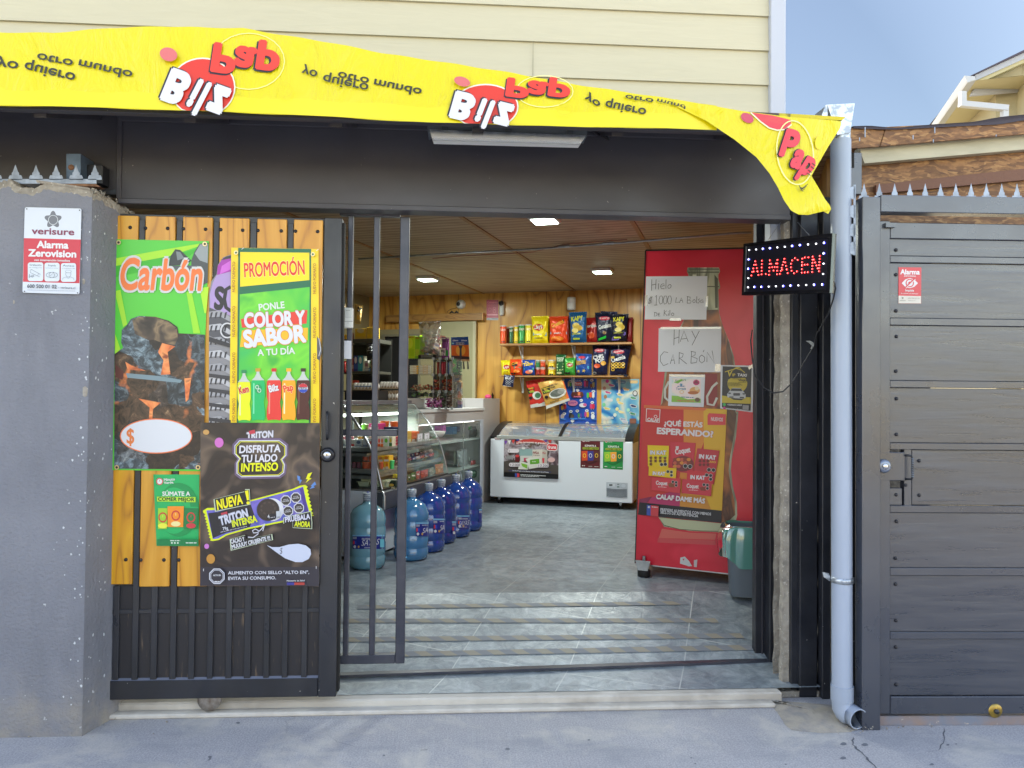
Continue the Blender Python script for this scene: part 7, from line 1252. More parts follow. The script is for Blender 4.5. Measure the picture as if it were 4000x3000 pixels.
for q_, k in (((118, 1378), 0), ((980, 1470), 1)):
    p = HZ(*N(Q3, *q_), FZ) if k == 0 else P0+FD*.85; p = p-FN*.04; mb = MB(); mb.lathe(p, [(0, 0), (.042, 0), (.046, .006), (.046, .045), (.04, .05), (.03, .052), (.03, .065), (0, .065)], 'black_rubber', 20); mb.prism([p+UZ*.05-FD*.035+FN*.04, p+UZ*.05+FD*.035+FN*.04, p+UZ*.12+FD*.055+FN*.04, p+UZ*.12-FD*.055+FN*.04], -FN*.004, 'steel'); mb.lathe(p+UZ*.065, [(.012, 0), (.012, .08)], 'steel', 10); mb.build('foot', cab)
mb = MB(); pr = Pr(mb, sF, (0, 0, 1), .0008, .00025)
def nat(tf, L): return [N(tf, *p) for p in L]
neck = nat(Q2, [(560, 225), (850, 225), (860, 262), (845, 290), (845, 330), (860, 395), (858, 420), (845, 430), (850, 640), (880, 750), (940, 900), (985, 1040), (1000, 1135), (1010, 1300), (1010, 1560)])
rt_ = neck+nat(Q3, [(848, 110), (830, 300), (795, 480), (790, 560), (805, 680), (835, 800), (838, 900), (825, 965), (700, 1030)])
lf_ = nat(Q2, [(560, 225), (552, 262), (565, 290), (570, 420), (560, 640), (500, 760), (420, 900), (350, 1180), (310, 1500)])+nat(Q3, [(205, 120), (215, 400), (235, 760), (240, 920), (280, 990), (480, 1020)])
pr.poly(rt_+lf_[::-1], 'print_bottle_glass')
pr.poly(nat(Q2, [(545, 625), (845, 615), (860, 700), (930, 880), (975, 1040), (990, 1150), (1000, 1560)])+nat(Q3, [(835, 130), (812, 300), (780, 480), (772, 560), (790, 680), (818, 800), (822, 900), (760, 960), (300, 930), (225, 500), (215, 120)])+nat(Q2, [(325, 1480), (370, 1180), (440, 900), (520, 740)]), 'print_cola')
for L in ([(570, 240), (850, 240)], [(565, 270), (850, 268)], [(580, 400), (850, 402)]): pr.line(nat(Q2, L), 4, '#5c6050')
pr.poly(nat(Q2, [(605, 290), (640, 290), (640, 600), (610, 600)]), '#e2e4cc'); pr.poly(nat(Q2, [(808, 290), (840, 330), (838, 600), (815, 600)]), '#54584a')
pr.poly(nat(Q2, [(720, 1205), (835, 1208), (835, 1520), (700, 1500)]), '#8a2028'); pr.line(nat(Q2, [(835, 1290), (790, 1330), (740, 1420), (745, 1490), (800, 1500), (832, 1430)]), 9, '#d8d8d0'); pr.line(nat(Q2, [(385, 1280), (350, 1350), (350, 1430), (385, 1460)]), 8, '#d8d8d0')
pr.poly(nat(Q3, [(240, 920), (720, 965), (820, 965), (700, 1032), (470, 1022), (290, 985)]), '#c3c6a0'); pr.line(nat(Q3, [(285, 980), (400, 1010), (560, 1022), (700, 1025)]), 3, '#5c6040')
pr.poly(nat(Q3, [(265, 1005), (480, 1035), (680, 1042), (670, 1090), (240, 1075)]), ink('#d8665c')); pr.poly(nat(Q3, [(235, 1075), (672, 1095), (675, 1130), (230, 1110)]), ink('#cf4c50'))
pr.poly(nat(Q3, [(405, 1225), (440, 1218), (470, 1250), (495, 1290), (470, 1292), (402, 1270)]), '#dcdcdc'); pr.poly(nat(Q3, [(508, 1245), (535, 1240), (530, 1298), (508, 1296)]), '#d8c8c8'); pr.poly(nat(Q3, [(420, 1235), (436, 1232), (430, 1250)]), '#c93046')
mb.build('bottle_decal', cab)
def paper(tf, q, m, th=.0008, lift=.004): mb = MB(); s_ = lambda x, y, l=0: sF(x, y, l+lift); sheet(mb, s_, tfp(tf, q), MATS[m] if m in MATS else ink(m, .5), th); return mb, Pr(mb, s_, tf, th+.0006, .00025)
pen = '#26262c'
mb, pr = paper(Q2, [(175, 308), (743, 304), (733, 708), (162, 706)], 'paper')
for st in ([(228, 335), (224, 440)], [(268, 335), (262, 425)], [(226, 388), (268, 378)], [(292, 372), (288, 428)], [(318, 400), (345, 390), (338, 375), (318, 380), (308, 400), (318, 422), (345, 420)], [(360, 335), (358, 422)], [(400, 382), (382, 388), (374, 405), (385, 420), (402, 412), (408, 392), (398, 380)], [(232, 498), (205, 510), (200, 525), (222, 535), (222, 552), (195, 558)], [(222, 488), (195, 560)], [(232, 492), (205, 562)],
           [(258, 498), (272, 482), (268, 572)], [(250, 574), (280, 572)], *[[(cx-18, 525), (cx-8, 490), (cx+10, 488), (cx+18, 515), (cx+12, 555), (cx-6, 565), (cx-16, 545), (cx-18, 525)] for cx in (312, 352, 392)], [(456, 502), (448, 550), (480, 545)], [(484, 552), (502, 505), (516, 550)], [(490, 530), (512, 528)], [(560, 492), (555, 556)], [(552, 494), (585, 500), (582, 518), (560, 526), (592, 535), (588, 554), (555, 556)], [(618, 522), (606, 535), (612, 552), (628, 548), (630, 528), (618, 520)], [(645, 492), (642, 555)], [(672, 515), (658, 522), (670, 540), (660, 555), (648, 552)], [(700, 524), (682, 528), (680, 548), (694, 550), (702, 530), (704, 552)],
           [(256, 645), (250, 678), (270, 672), (278, 655), (268, 642), (248, 642)], [(304, 648), (288, 648), (286, 675), (306, 674)], [(288, 660), (302, 660)], [(344, 618), (340, 672)], [(364, 625), (344, 645), (370, 672)], [(382, 650), (380, 672)], [(396, 618), (394, 670)], [(420, 645), (408, 655), (414, 672), (430, 668), (432, 650), (420, 645)]): pr.line(st, 4.2, pen)
pr.ell(382, 636, 3, 3, pen, 8); pr.ell(294, 352, 3, 3, pen, 8); tape_ = clear('sticky_tape', '#e8e4e0', .15, .6, .2, dif='#d0ccc8')
for q in ([(165, 482), (190, 480), (186, 580), (160, 580)], [(728, 490), (752, 490), (746, 590), (724, 590)], [(392, 694), (500, 694), (500, 718), (392, 718)]): pr.poly(q, tape_)
mb.build('paper_note', label='white handwritten note offering ice by the bag, Hielo $1000, top of the red cabinet', cat='note', group='notes and posters on the red cabinet')
mb, pr = paper(Q2, [(292, 788), (872, 786), (865, 1195), (285, 1190)], 'paper')
for st in ([(436, 800), (432, 945)], [(482, 800), (478, 928)], [(432, 884), (482, 868)], [(490, 912), (526, 812), (565, 912)], [(502, 888), (550, 882)], [(598, 812), (632, 880)], [(668, 812), (600, 945)], [(378, 1012), (340, 1005), (308, 1045), (308, 1095), (335, 1135), (380, 1115)], [(398, 1118), (425, 1030), (440, 1118)], [(405, 1085), (436, 1080)], [(482, 1015), (480, 1118)], [(480, 1012), (520, 1025), (510, 1055), (482, 1062), (552, 1118)], [(596, 1000), (590, 1112)], [(588, 1000), (632, 1010), (628, 1035), (596, 1048), (650, 1070), (640, 1105), (590, 1112)], [(690, 1035), (668, 1055), (668, 1090), (690, 1110), (716, 1090), (716, 1055), (690, 1035)], [(702, 1008), (712, 990)], [(738, 1100), (740, 1010), (806, 1108), (786, 995)]): pr.line(st, 4.6, pen)
for q in ([(310, 776), (870, 774), (868, 792), (308, 796)], [(815, 1118), (866, 1118), (862, 1188), (812, 1188)]): pr.poly(q, tape_)
mb.build('paper_note', label='white handwritten note reading HAY CARBÓN', cat='note', group='notes and posters on the red cabinet')
mb, pr = paper(Q2, [(388, 1212), (722, 1218), (708, 1518), (378, 1505)], 'paper'); pr.poly([(415, 1248), (684, 1260), (680, 1478), (410, 1470)], 'print_tint'); pr.poly([(412, 1410), (470, 1415), (560, 1445), (680, 1440), (680, 1478), (410, 1470)], '#8ac048'); pr.text('Apertura', 440, 1285, 545, 1275, 24, '#4a7a4a', sh=.2); pr.poly([(430, 1290), (500, 1258), (520, 1265), (470, 1300)], '#7ab84a'); pr.text('Terraza', 452, 1360, 545, 1356, 22, '#3a6a9a', b=.02); pr.words(465, 1330, 535, 1328, 8, '#3a6a9a'); pr.ring(505, 1378, 18, 14, 4, ink('#e0a83a')); pr.star(500, 1312, 20, 8, 6, '#4a8ab0'); pr.ell(640, 1290, 30, 26, '#c83a78', 14); pr.poly([(612, 1300), (640, 1262), (668, 1300)], '#8a2a48'); pr.ell(625, 1365, 48, 34, '#e0a868', 16); pr.ell(610, 1385, 50, 16, '#b86a3a', 16); pr.ell(645, 1345, 20, 18, '#f0e0c0', 12); pr.words(500, 1428, 620, 1434, 8, '#5a8aa0'); pr.text('PASAJE LOS TURISTAS 360', 462, 1462, 620, 1468, 11, '#e84a6a', b=.03); pr.ell(650, 1450, 24, 20, '#6a5040', 14); pr.poly([(390, 1216), (720, 1220), (718, 1240), (388, 1234)], tape_)
mb.build('opening_flyer', label='small white framed colourful opening flyer under the carbón note', cat='flyer', group='notes and posters on the red cabinet')
mb, pr = paper(Q2, [(866, 1128), (1168, 1134), (1162, 1566), (862, 1530)], 'paper'); pr.poly([(884, 1140), (1152, 1148), (1142, 1552), (876, 1520)], '#26262c'); Yv = '#c8b43a'
pr.ell(1020, 1300, 92, 85, Yv, 28); pr.poly([(884, 1150), (1152, 1156), (1150, 1245), (960, 1250), (884, 1290)], '#26262c'); pr.line([(905, 1192), (960, 1175), (1010, 1160), (1060, 1175), (1090, 1200)], 8, Yv); pr.line([(975, 1180), (1000, 1155), (1045, 1155), (1070, 1185)], 6, Yv); pr.rrect(1005, 1148, 1042, 1158, 4, Yv)
pr.text('V', 925, 1232, 970, 1232, 48, Yv, b=.04, sh=.1); pr.text('IP', 975, 1232, 1002, 1232, 24, Yv, b=.04); pr.text('TAXI', 1018, 1230, 1105, 1236, 24, '#e8e8ec', b=.05, sh=.1); pr.text('Servicio de', 975, 1258, 1058, 1262, 10, '#3a3420', b=.02); pr.text('VIAJES', 1028, 1276, 1108, 1280, 16, '#3a3420', b=.05); pr.text('y encomiendas', 1030, 1290, 1098, 1292, 8, '#3a3420', b=.02); [pr.words(930, 1294+k*9, 1040+(k % 3)*14, 1298+k*9, 4, '#4a4428') for k in range(4)]
pr.poly([(877, 1410), (930, 1418), (985, 1450), (1060, 1455), (1100, 1425), (1146, 1428), (1144, 1488), (877, 1478)], Yv); pr.poly([(925, 1398), (945, 1370), (975, 1340), (1050, 1342), (1078, 1375), (1098, 1400), (1096, 1435), (1060, 1440), (950, 1432), (928, 1425)], '#c9ced6'); pr.poly([(968, 1345), (1055, 1347), (1068, 1370), (955, 1367)], '#3c4048'); pr.rrect(982, 1388, 1045, 1412, 6, '#4a4e56'); pr.ell(948, 1390, 14, 8, '#5a6068', 12); pr.ell(1080, 1395, 14, 8, '#5a6068', 12); pr.rect(945, 1420, 985, 1430, '#2a2c32'); pr.rect(1042, 1424, 1082, 1434, '#2a2c32')
pr.poly([(877, 1478), (1144, 1488), (1142, 1552), (876, 1520)], '#20202a'); pr.ell(900, 1494, 14, 14, '#3ab85a', 16); pr.ell(900, 1526, 13, 12, '#c83a8a', 16); pr.text('+56966516869', 925, 1502, 1062, 1508, 14, '#e0e2e8', b=.04); pr.text('vip_taxi_quilicura', 928, 1536, 1062, 1546, 11, '#e0e2e8', b=.03); pr.poly([(1070, 1498), (1126, 1502), (1124, 1546), (1068, 1540)], '#9a9aa0'); pr.poly([(1115, 1150), (1160, 1118), (1165, 1150), (1130, 1172)], tape_)
mb.build('taxi_flyer', label='black and yellow taxi service flyer with a white car, right of the opening flyer', cat='flyer', group='notes and posters on the red cabinet')
mb, pr = paper(Q3, [(128, 62), (760, 96), (718, 965), (78, 898)], '#cc3f3c', .0012, .006)
pr.poly([(430, 80), (582, 88), (590, 330), (400, 835), (395, 640), (430, 400)], '#dd8a34'); pr.poly([(582, 88), (760, 96), (722, 868), (400, 835), (405, 760), (580, 560), (585, 310)], '#e0b02c'); pr.poly([(182, 770), (405, 700), (400, 835), (160, 812)], '#b83068'); pr.poly([(405, 738), (600, 760), (640, 860), (400, 835)], '#d08c30'); pr.poly([(92, 780), (190, 760), (150, 812), (90, 805)], '#8a2a50')
pr.poly([(92, 803), (722, 868), (718, 962), (82, 898)], '#1e1e28'); pr.poly([(128, 62), (610, 86), (590, 105), (300, 92), (128, 84)], ink('#d86a3c')); pr.poly([(145, 88), (253, 96), (247, 198), (141, 188)], '#f0ecec'); pr.poly([(150, 93), (248, 101), (242, 192), (146, 183)], '#d03a40'); pr.ring(216, 150, 11, 10, 4, ink('#f0ecec')); pr.text('CALAF', 152, 184, 240, 190, 24, '#f4f0f0', b=.05)
pr.poly([(625, 125), (752, 132), (750, 215), (612, 215), (612, 140)], '#d8404a'); pr.text('NUEVOS', 638, 182, 728, 188, 27, '#f4ecec', b=.03); pr.text('¿QUÉ ESTÁS', 280, 218, 574, 232, 36, '#f6eef0', b=.05); pr.text('ESPERANDO?', 224, 280, 655, 308, 44, '#f6eef0', b=.05, ol=(('#c83a4a', .03),))
def oct_(x, y, r): pr.ngon(x, y, r, 8, '#dcdcd8', .39); pr.ngon(x, y, r*.84, 8, '#24242a', .39)
pr.poly([(155, 368), (318, 374), (312, 545), (158, 530)], '#e8c818'); pr.text('IN KAT', 174, 438, 298, 440, 28, '#f0eef4', b=.06, ol=(('#7a2a50', .04),)); [pr.star(180+(k % 4)*36, 465+(k//4)*24, 15, 9, 6, '#6a3a1c') for k in range(9)]; pr.words(262, 460, 305, 455, 10, '#b0d040'); oct_(262, 516, 15); oct_(291, 514, 15)
pr.poly([(325, 340), (522, 352), (500, 585), (345, 570)], '#cc3044'); pr.text('Coquet', 368, 440, 484, 420, 40, '#f4eef0', b=.04); pr.ell(425, 510, 82, 60, '#7a2430', 20); [pr.ell(365+(k % 5)*26, 478+(k//5)*26, 17, 13, ('#8a3a28', '#d88a3a', '#c85a48')[k % 3], 10) for k in range(12)]; oct_(443, 528, 18); oct_(479, 531, 18); pr.rect(370, 376, 393, 396, '#e8dadc')
pr.poly([(535, 392), (704, 410), (660, 670), (500, 590)], '#bf2c3c'); pr.text('IN KAT', 545, 468, 676, 480, 30, '#f0eef4', b=.06); pr.text('CRUNCH', 620, 500, 676, 506, 14, '#e8b83a', b=.04); [pr.star(555+(k % 3)*30, 490+(k//3)*28, 14, 9, 6, '#6a1c20') for k in range(6)]; oct_(623, 556, 17); oct_(657, 558, 17)
pr.poly([(165, 530), (376, 545), (370, 622), (162, 600)], '#e8c01c'); pr.text('IN KAT', 193, 595, 290, 600, 26, '#f0eef4', b=.06, ol=(('#a8502a', .04),)); oct_(310, 570, 13); oct_(337, 573, 13); oct_(337, 598, 13)
pr.poly([(458, 560), (660, 575), (655, 665), (452, 645)], '#cf2e3c'); pr.text('IN KAT', 480, 625, 594, 632, 28, '#f0eef4', b=.06); oct_(606, 596, 15); oct_(636, 600, 15); oct_(636, 628, 15)
pr.poly([(188, 615), (408, 622), (402, 735), (182, 710)], '#d23a48'); pr.text('Coquet', 218, 668, 306, 674, 28, '#f4eef0', b=.04); pr.poly([(310, 660), (350, 655), (362, 690), (320, 688)], '#8a4a2c'); oct_(348, 648, 12); oct_(373, 652, 12); oct_(373, 675, 12); pr.words(235, 688, 300, 692, 5, '#f0c8cc')
pr.poly([(420, 625), (645, 660), (640, 758), (415, 735)], '#cc3446'); pr.text('Coquet', 452, 692, 544, 698, 30, '#f4eef0', b=.04); pr.poly([(550, 690), (590, 684), (600, 718), (560, 714)], '#8a3a2c'); oct_(585, 670, 13); oct_(611, 673, 13); oct_(611, 698, 13); pr.words(470, 712, 540, 716, 5, '#f0c8cc')
pr.text('CALAF DAME MÁS', 218, 776, 592, 812, 34, '#f4eef0', b=.055); pr.poly([(150, 823), (180, 826), (178, 905), (148, 902)], '#3a52a8'); pr.poly([(180, 826), (240, 832), (236, 912), (178, 906)], '#d0404a'); pr.star(165, 840, 12, 6, 6, '#e0e4ee'); pr.words(188, 842, 232, 846, 6, '#f0d8dc'); pr.text('PREFIERE ALIMENTOS CON MENOS', 252, 868, 638, 904, 20, '#e8e8ee', b=.025); pr.text('SELLOS DE ADVERTENCIA', 252, 888, 540, 918, 20, '#e8e8ee', b=.025)
mb.build('sweets_poster', label='red and yellow sweets poster with chocolate packets, taped low on the red cabinet', cat='poster', group='notes and posters on the red cabinet')
# ---- waste bin with green bag
bp_ = HZ(*N(Q3, 765, 1528), FZ); q2_ = HZ(*N(Q3, 975, 1540), FZ); bw = 0.30; ux = (q2_-bp_).normalized(); uy = Vector((-ux.y, ux.x, 0)); zr = 0
ztop = PD(*N(Q3, 745, 1190), (bp_-CAM).dot(_f)).z+.16; hb = ztop-FZ
def binpt(f, ang, r=1.0, z=0):
    # rounded rectangle section
    ca, sa_ = math.cos(ang), math.sin(ang); k = 5; rx = (abs(ca)**(2/k))*(1 if ca > 0 else -1); ry = (abs(sa_)**(2/k))*(1 if sa_ > 0 else -1)
    g = .86+.14*f; return bp_+ux*(.15+rx*.15*g*r)+uy*(.12+ry*.12*g*r)+UZ*(hb*f+z)
bn = thing('waste_bin', 'grey plastic waste bin half hidden behind the dark door leaf', 'waste bin', bp_+ux*.15+uy*.12)
mb = MB(); n = 36; mb.grid(lambda u, v: binpt(v, 2*math.pi*u), n, 8, mat('bin_grey', '#5c6670', .5)); mb.face([binpt(0, 2*math.pi*k/n) for k in range(n)], 'bin_grey'); mb.grid(lambda u, v: binpt(v, 2*math.pi*u, .95), n, 4, 'bin_grey'); mb.build('bucket', bn)
mb = MB(); rnd = random.Random(12)
def skirt(u, v):
    a = 2*math.pi*u; w = math.sin(a*9)*.008+math.sin(a*23+v*4)*.006; dr = 1.03+.24*math.sin(v*2.4)+(.10*v*math.sin(a*5+.7))+.05*math.sin(a*11)*v; L = .19+.07*math.sin(a*3+.5)+.02*math.sin(a*7)
    p = binpt(1, a, dr+w*4*v); p.z = FZ+hb+.012-L*v*v*.85-L*.15*v+.004*math.sin(v*14+a*4); return p
mb.grid(skirt, 90, 16, 'bag_green'); mb.grid(lambda u, v: (lambda p: Vector((p.x, p.y, FZ+hb+.012-.22*v)))(binpt(1, 2*math.pi*u, 1.02-.14*v+.02*math.sin(u*50))), 60, 8, 'bag_green'); mb.build('bin_bag', label='crumpled translucent green bin bag folded over the rim of the grey bin', cat='bin bag')
# ---- water bottles
def bottle_mat(nm, c, c2):
    m, t, b = newmat(nm); t.nodes.remove(b); o = t.nodes['Material Output']; tb = nd(t, 'BsdfTransparent'); tb.inputs[0].default_value = lin(c); db = nd(t, 'BsdfDiffuse'); db.inputs[0].default_value = lin(c2)
    m1 = nd(t, 'MixShader'); m1.inputs[0].default_value = .5; t.links.new(db.outputs[0], m1.inputs[1]); t.links.new(tb.outputs[0], m1.inputs[2])
    gb = nd(t, 'BsdfGlossy'); gb.inputs['Roughness'].default_value = .12; fr = nd(t, 'Fresnel'); fr.inputs[0].default_value = 1.5; ad = nd(t, 'Math', operation='ADD', use_clamp=True); ad.inputs[1].default_value = .05; t.links.new(fr.outputs[0], ad.inputs[0])
    m2 = nd(t, 'MixShader'); t.links.new(ad.outputs[0], m2.inputs[0]); t.links.new(m1.outputs[0], m2.inputs[1]); t.links.new(gb.outputs[0], m2.inputs[2]); t.links.new(m2.outputs[0], o.inputs[0])
bottle_mat('bottle_teal', '#cfeefa', '#8cc8e0'); bottle_mat('bottle_azure', '#a8d8f8', '#5aa6e4'); bottle_mat('bottle_blue', '#6492e8', '#2c5ec0'); bottle_mat('bottle_navy', '#507ce0', '#2450b0')
BT = [(1433, 1362, 1510, 2229, 1924, 'bottle_teal', (183, 1160, 478, 1290), 'pale teal water bottle nearest the street behind the grille', 1), (1605, 1524, 1682, 2194, 1910, 'bottle_azure', (768, 1045, 888, 1172), 'azure water bottle, second from the street', .5), (1672, 1600, 1745, 2161, 1887, 'bottle_blue', (930, 1010, 1040, 1148), 'deep blue water bottle just behind the azure one', .45),
      (1721, 1652, 1787, 2127, 1872, 'bottle_navy', (1103, 1035, 1142, 1160), 'dark navy water bottle squeezed between its neighbours in the row', .2), (1779, 1712, 1838, 2102, 1853, 'bottle_blue', (1155, 980, 1265, 1098), 'blue water bottle with a fully visible label near the row end', 1), (1828, 1770, 1886, 2077, 1840, 'bottle_blue', (1352, 922, 1380, 1040), 'farthest blue water bottle beside the white counter', .2)]
for k, (xc, xl, xr, yb, yt, mm, lq, lb, frac) in enumerate(BT):
    p = HZ(xc, yb, FZ); dv_ = Vector((p.x, p.y, 0)).normalized(); dpt = (p-CAM).dot(_f); r = .136; c = p+dv_*r*.82; c.z = FZ; hh = (PD(xc, yt, (c-CAM).dot(_f))).z-FZ; S = hh/.5
    t = thing('water_bottle', lb, 'water bottle', c, 'large water bottles in a row before the display case')
    pf_ = [(0, .004), (r*.7, 0), (r*.93, .012), (r, .04), (r, .075), (r*.955, .085), (r*.955, .095), (r, .105), (r, .165), (r*.96, .178), (r*.96, .19), (r, .2), (r, .262), (r*.955, .275), (r*.955, .285), (r, .297), (r, .33), (r*.96, .342), (r*.93, .36), (r*.78, .392), (r*.5, .415), (r*.27, .43), (r*.22, .45)]
    if k == 0: pf_ = [(q, z) for q, z in pf_]
    mb = MB(); mb.lathe(c, [(q, z*S) for q, z in pf_], mm, 40); mb.build('body', t)
    mb = MB(); mb.lathe(c, [(r*.24, .425*S), (r*.235, .455*S), (r*.27, .46*S), (r*.28, .493*S), (r*.25, .498*S), (0, .499*S)], mat('cap_film', '#b4c0cc', .3, col2='#8a98a8', ms=50), 20)
    cs = cyl_surf(c.x, c.y, r*.285); prl = Pr(mb, cs, (0, 0, 1), .0006, .0003); 
    for j in range(4): yy = yt+6+j*8; prl.words(xc-12, yy+2, xc+12, yy+3, 2.2, '#5a6a8a')
    mb.lathe(c+UZ*.499*S, [(.012, 0), (.008, .008), (0, .01)], ink('#2a3a8a'), 10); mb.build('cap', t)
    mb = MB(); cs = cyl_surf(c.x, c.y, r*1.003); x0_, y0_, x1_, y1_ = lq; n_ = 8; 
    pr = Pr(mb, cs, R7, .001, .0003); W_ = x1_-x0_; Hh = y1_-y0_; full = 295 if frac > .9 and k == 0 else (W_ if frac > .9 else W_/frac)
    for j in range(n_): pr.l = .001; pr.rect(x0_+W_*j/n_, y0_, x0_+W_*(j+1)/n_, y1_, '#1c2a86')
    for j in range(n_): pr.l = .0013; pr.rect(x0_+W_*j/n_, y0_, x0_+W_*(j+1)/n_, y0_+Hh*.10, '#7ab8e0')
    pr.l = .002; 
    for j in range(7): pr.rect(x0_+4+j*5, y0_+Hh*.14, x0_+6.5+j*5, y0_+Hh*.30, '#dfe4ee') if x0_+6.5+j*5 < x1_ else None
    if W_ > 30: pr.rect(x0_+5, y0_+Hh*.42, x0_+20, y0_+Hh*.66, '#c8303a'); pr.rect(x0_+20, y0_+Hh*.42, x0_+35, y0_+Hh*.66, '#2a4ac0'); pr.ell(x0_+20, y0_+Hh*.84, 12, 14, '#dde2ea', 14)
    if W_ > 100:
        pr.ell(x0_+W_*.5 if k != 0 else x0_+56, y0_+Hh*.84, 8, 12, '#c8a04a', 12)
        if k == 0: pr.text('0502621950', x0_+170, y0_+30, x0_+85, y0_+30, 14, '#dfe4ee', b=.03); pr.text('SAYAS', x0_+80, y1_-28, x1_-55, y1_-42, 52, '#e4e8f4', b=.0, sh=.35); pr.rect(x1_-40, y0_+Hh*.3, x1_-4, y1_-16, '#6ac0d8'); pr.words(x0_+110, y1_-8, x0_+200, y1_-8, 6, '#c0c8e0')
        elif frac > .9: pr.text('0502621950', x0_+95, y0_+26, x0_+12, y0_+26, 11, '#dfe4ee', b=.03); pr.text('SAYAS', x0_+10, y1_-18, x1_-8, y1_-30, 44, '#e4e8f4', b=.0, sh=.35); pr.words(x0_+30, y1_-8, x0_+90, y1_-8, 5, '#c0c8e0')
        else: pr.text('SA', x0_+62, y1_-28, x1_-6, y1_-36, 44, '#e4e8f4', b=.0, sh=.35); pr.words(x0_+60, y0_+30, x1_-6, y0_+28, 8, '#c0c8e0')
    mb.build('label', t)
# ---- refrigerated display case
def bx_T(tf, x0, y0, x1, y1, t): f = Tsurf(t); a = stz(f(*N(tf, x0, y0))); b = stz(f(*N(tf, x1, y1))); return min(a[0], b[0]), max(a[0], b[0]), min(a[2], b[2]), max(a[2], b[2])
def bx_S(tf, x0, y0, x1, y1, s): f = Ssurf(s); a = stz(f(*N(tf, x0, y0))); b = stz(f(*N(tf, x1, y1))); return min(a[1], b[1]), max(a[1], b[1]), min(a[2], b[2]), max(a[2], b[2])
t0c = 5.42; ft = Tsurf(t0c); prof = [stz(ft(*N(S1, x, y))) for x, y in ((175, 150), (215, 235), (300, 310), (380, 420), (450, 530), (520, 660), (590, 790), (640, 900), (680, 1010), (712, 1130), (745, 1260), (775, 1400), (800, 1500))]
PC = [(p[0], p[2]) for p in prof]
far = TT(*N(R7, 1132, 585), 7); zlow = PC[-1][1]; pf3 = on_plane(UZ*zlow, UZ, *N(R7, 1132, 590)); t1c = stz(pf3)[1]; t1c = min(max(t1c, 6.6), 7.1)
dc = thing('display_case', 'refrigerated display case with curved glass front and stainless shelves', 'display case', I(PC[-1][0]-.4, (t0c+t1c)/2, FZ))
zct = CAM.z-(N(R6, 0, 1282)[1]-1549)/F*6.9; SB = PC[-1][0]-.95; ztop_ = zct
PC = [(PC[0][0]-.05, ztop_-.03)]+PC
n = len(PC)-1
mb = MB(); V = []
for s_, z_ in PC: V += [I(s_, t0c, z_), I(s_, t1c, z_)]
mb.add(V, [[2*i, 2*i+1, 2*i+3, 2*i+2] for i in range(n)], 'glass', True); mb.build('curved_glass', dc)
for tt in (t0c, t1c):
    mb = MB(); mb.add([I(SB, tt, PC[0][1]), I(SB, tt, PC[-1][1])]+[I(s_, tt, z_) for s_, z_ in PC[::-1]], [[0, 1]+list(range(2, 3+n))], 'glass'); mb.tube([I(s_, tt, z_) for s_, z_ in PC], .011 if tt == t0c else .006, 'steel', 8); mb.build('side_glass', dc)
mb = MB(); mb.ibox((SB, t0c-.03, ztop_-.035), (PC[0][0]+.0, t1c+.03, ztop_), mat('case_top', '#5c5a60', .35), .004); mb.build('top_panel', dc)
sf_ = PC[-1][0]; zl = PC[-1][1]
mb = MB(); mb.ibox((SB, t0c-.01, zl-.01), (sf_+.0, t1c+.01, zl+.0), 'black_plastic'); mb.ibox((sf_-.06, t0c-.03, zl-.16), (sf_+.03, t1c+.03, zl-.012), mat('bumper', '#43454c', .35), .01); mb.ibox((SB, t0c-.02, FZ+.02), (sf_-.1, t1c+.02, zl-.012), 'white_enamel', .004)
zc_ = zl-.02; pts = [(sf_-.005, zl-.01), (sf_+.02, zl-.02), (sf_+.035, zl-.05), (sf_+.035, zl-.15)]; mb.tube([I(a, t0c-.028, b) for a, b in [(SB, zl-.004)]+pts], .008, 'steel', 8); mb.ibox((SB, t0c-.028, zl-.155), (sf_+.03, t0c-.008, zl-.015), 'white_enamel', .004)
mb.ibox((SB, t0c-.015, FZ), (sf_-.14, t1c+.02, FZ+.02), 'black_plastic'); mb.build('base', dc)
mb = MB(); mb.ibox((SB, t0c+.02, zl+.01), (SB+.02, t1c-.02, ztop_-.04), mat('case_back', '#5f5b4c', .5)); 
for k in range(3): tt = t0c+.3+k*.45; mb.ibox((SB+.02, tt, zl+.3), (SB+.04, tt+.03, ztop_-.05), 'steel')
mb.build('back_panel', dc)
zs1 = ft(*N(S1, 560, 822)).z; zs2 = ft(*N(S1, 560, 1185)).z; s_1 = stz(ft(*N(S1, 632, 850)))[0]; s_2 = stz(ft(*N(S1, 700, 1225)))[0]
for zz, se in ((zs1, s_1), (zs2, s_2)): mb = MB(); mb.ibox((SB+.02, t0c+.03, zz-.035), (se, t1c-.03, zz), 'steel', .004); mb.ibox((SB+.05, t0c+.032, zz-.075), (se-.06, t1c-.05, zz-.05), 'steel'); mb.build('shelf', dc)
ez = emit('case_tube', '#f4fff0', 2.2); zz = ft(*N(S1, 500, 300)).z; mb = MB(); mb.ibox((PC[0][0]-.35, t0c+.05, ztop_-.10), (PC[0][0]-.06, t1c-.05, ztop_-.045), mat('lamp_hood', '#9aa08a', .3, metal=.5)); mb.tube([I(PC[0][0]-.1, t0c+.06, ztop_-.125), I(PC[0][0]-.1, t1c-.06, ztop_-.125)], .012, ez, 10); mb.build('lamp_tube', dc)
l = bpy.data.lights.new('lamp', 'AREA'); l.energy = 3.0; l.shape = 'RECTANGLE'; l.size = 1.2; l.size_y = .05; l.color = (.97, 1, .92); lo = bpy.data.objects.new('case_light', l); sc.collection.objects.link(lo); lo.matrix_world = Matrix.Translation(I(PC[0][0]-.1, (t0c+t1c)/2, ztop_-.15)) @ Matrix.Rotation(math.pi/2-A, 4, 'Z'); lo.parent = dc; lo.matrix_parent_inverse = Matrix.Translation(-dc.location)
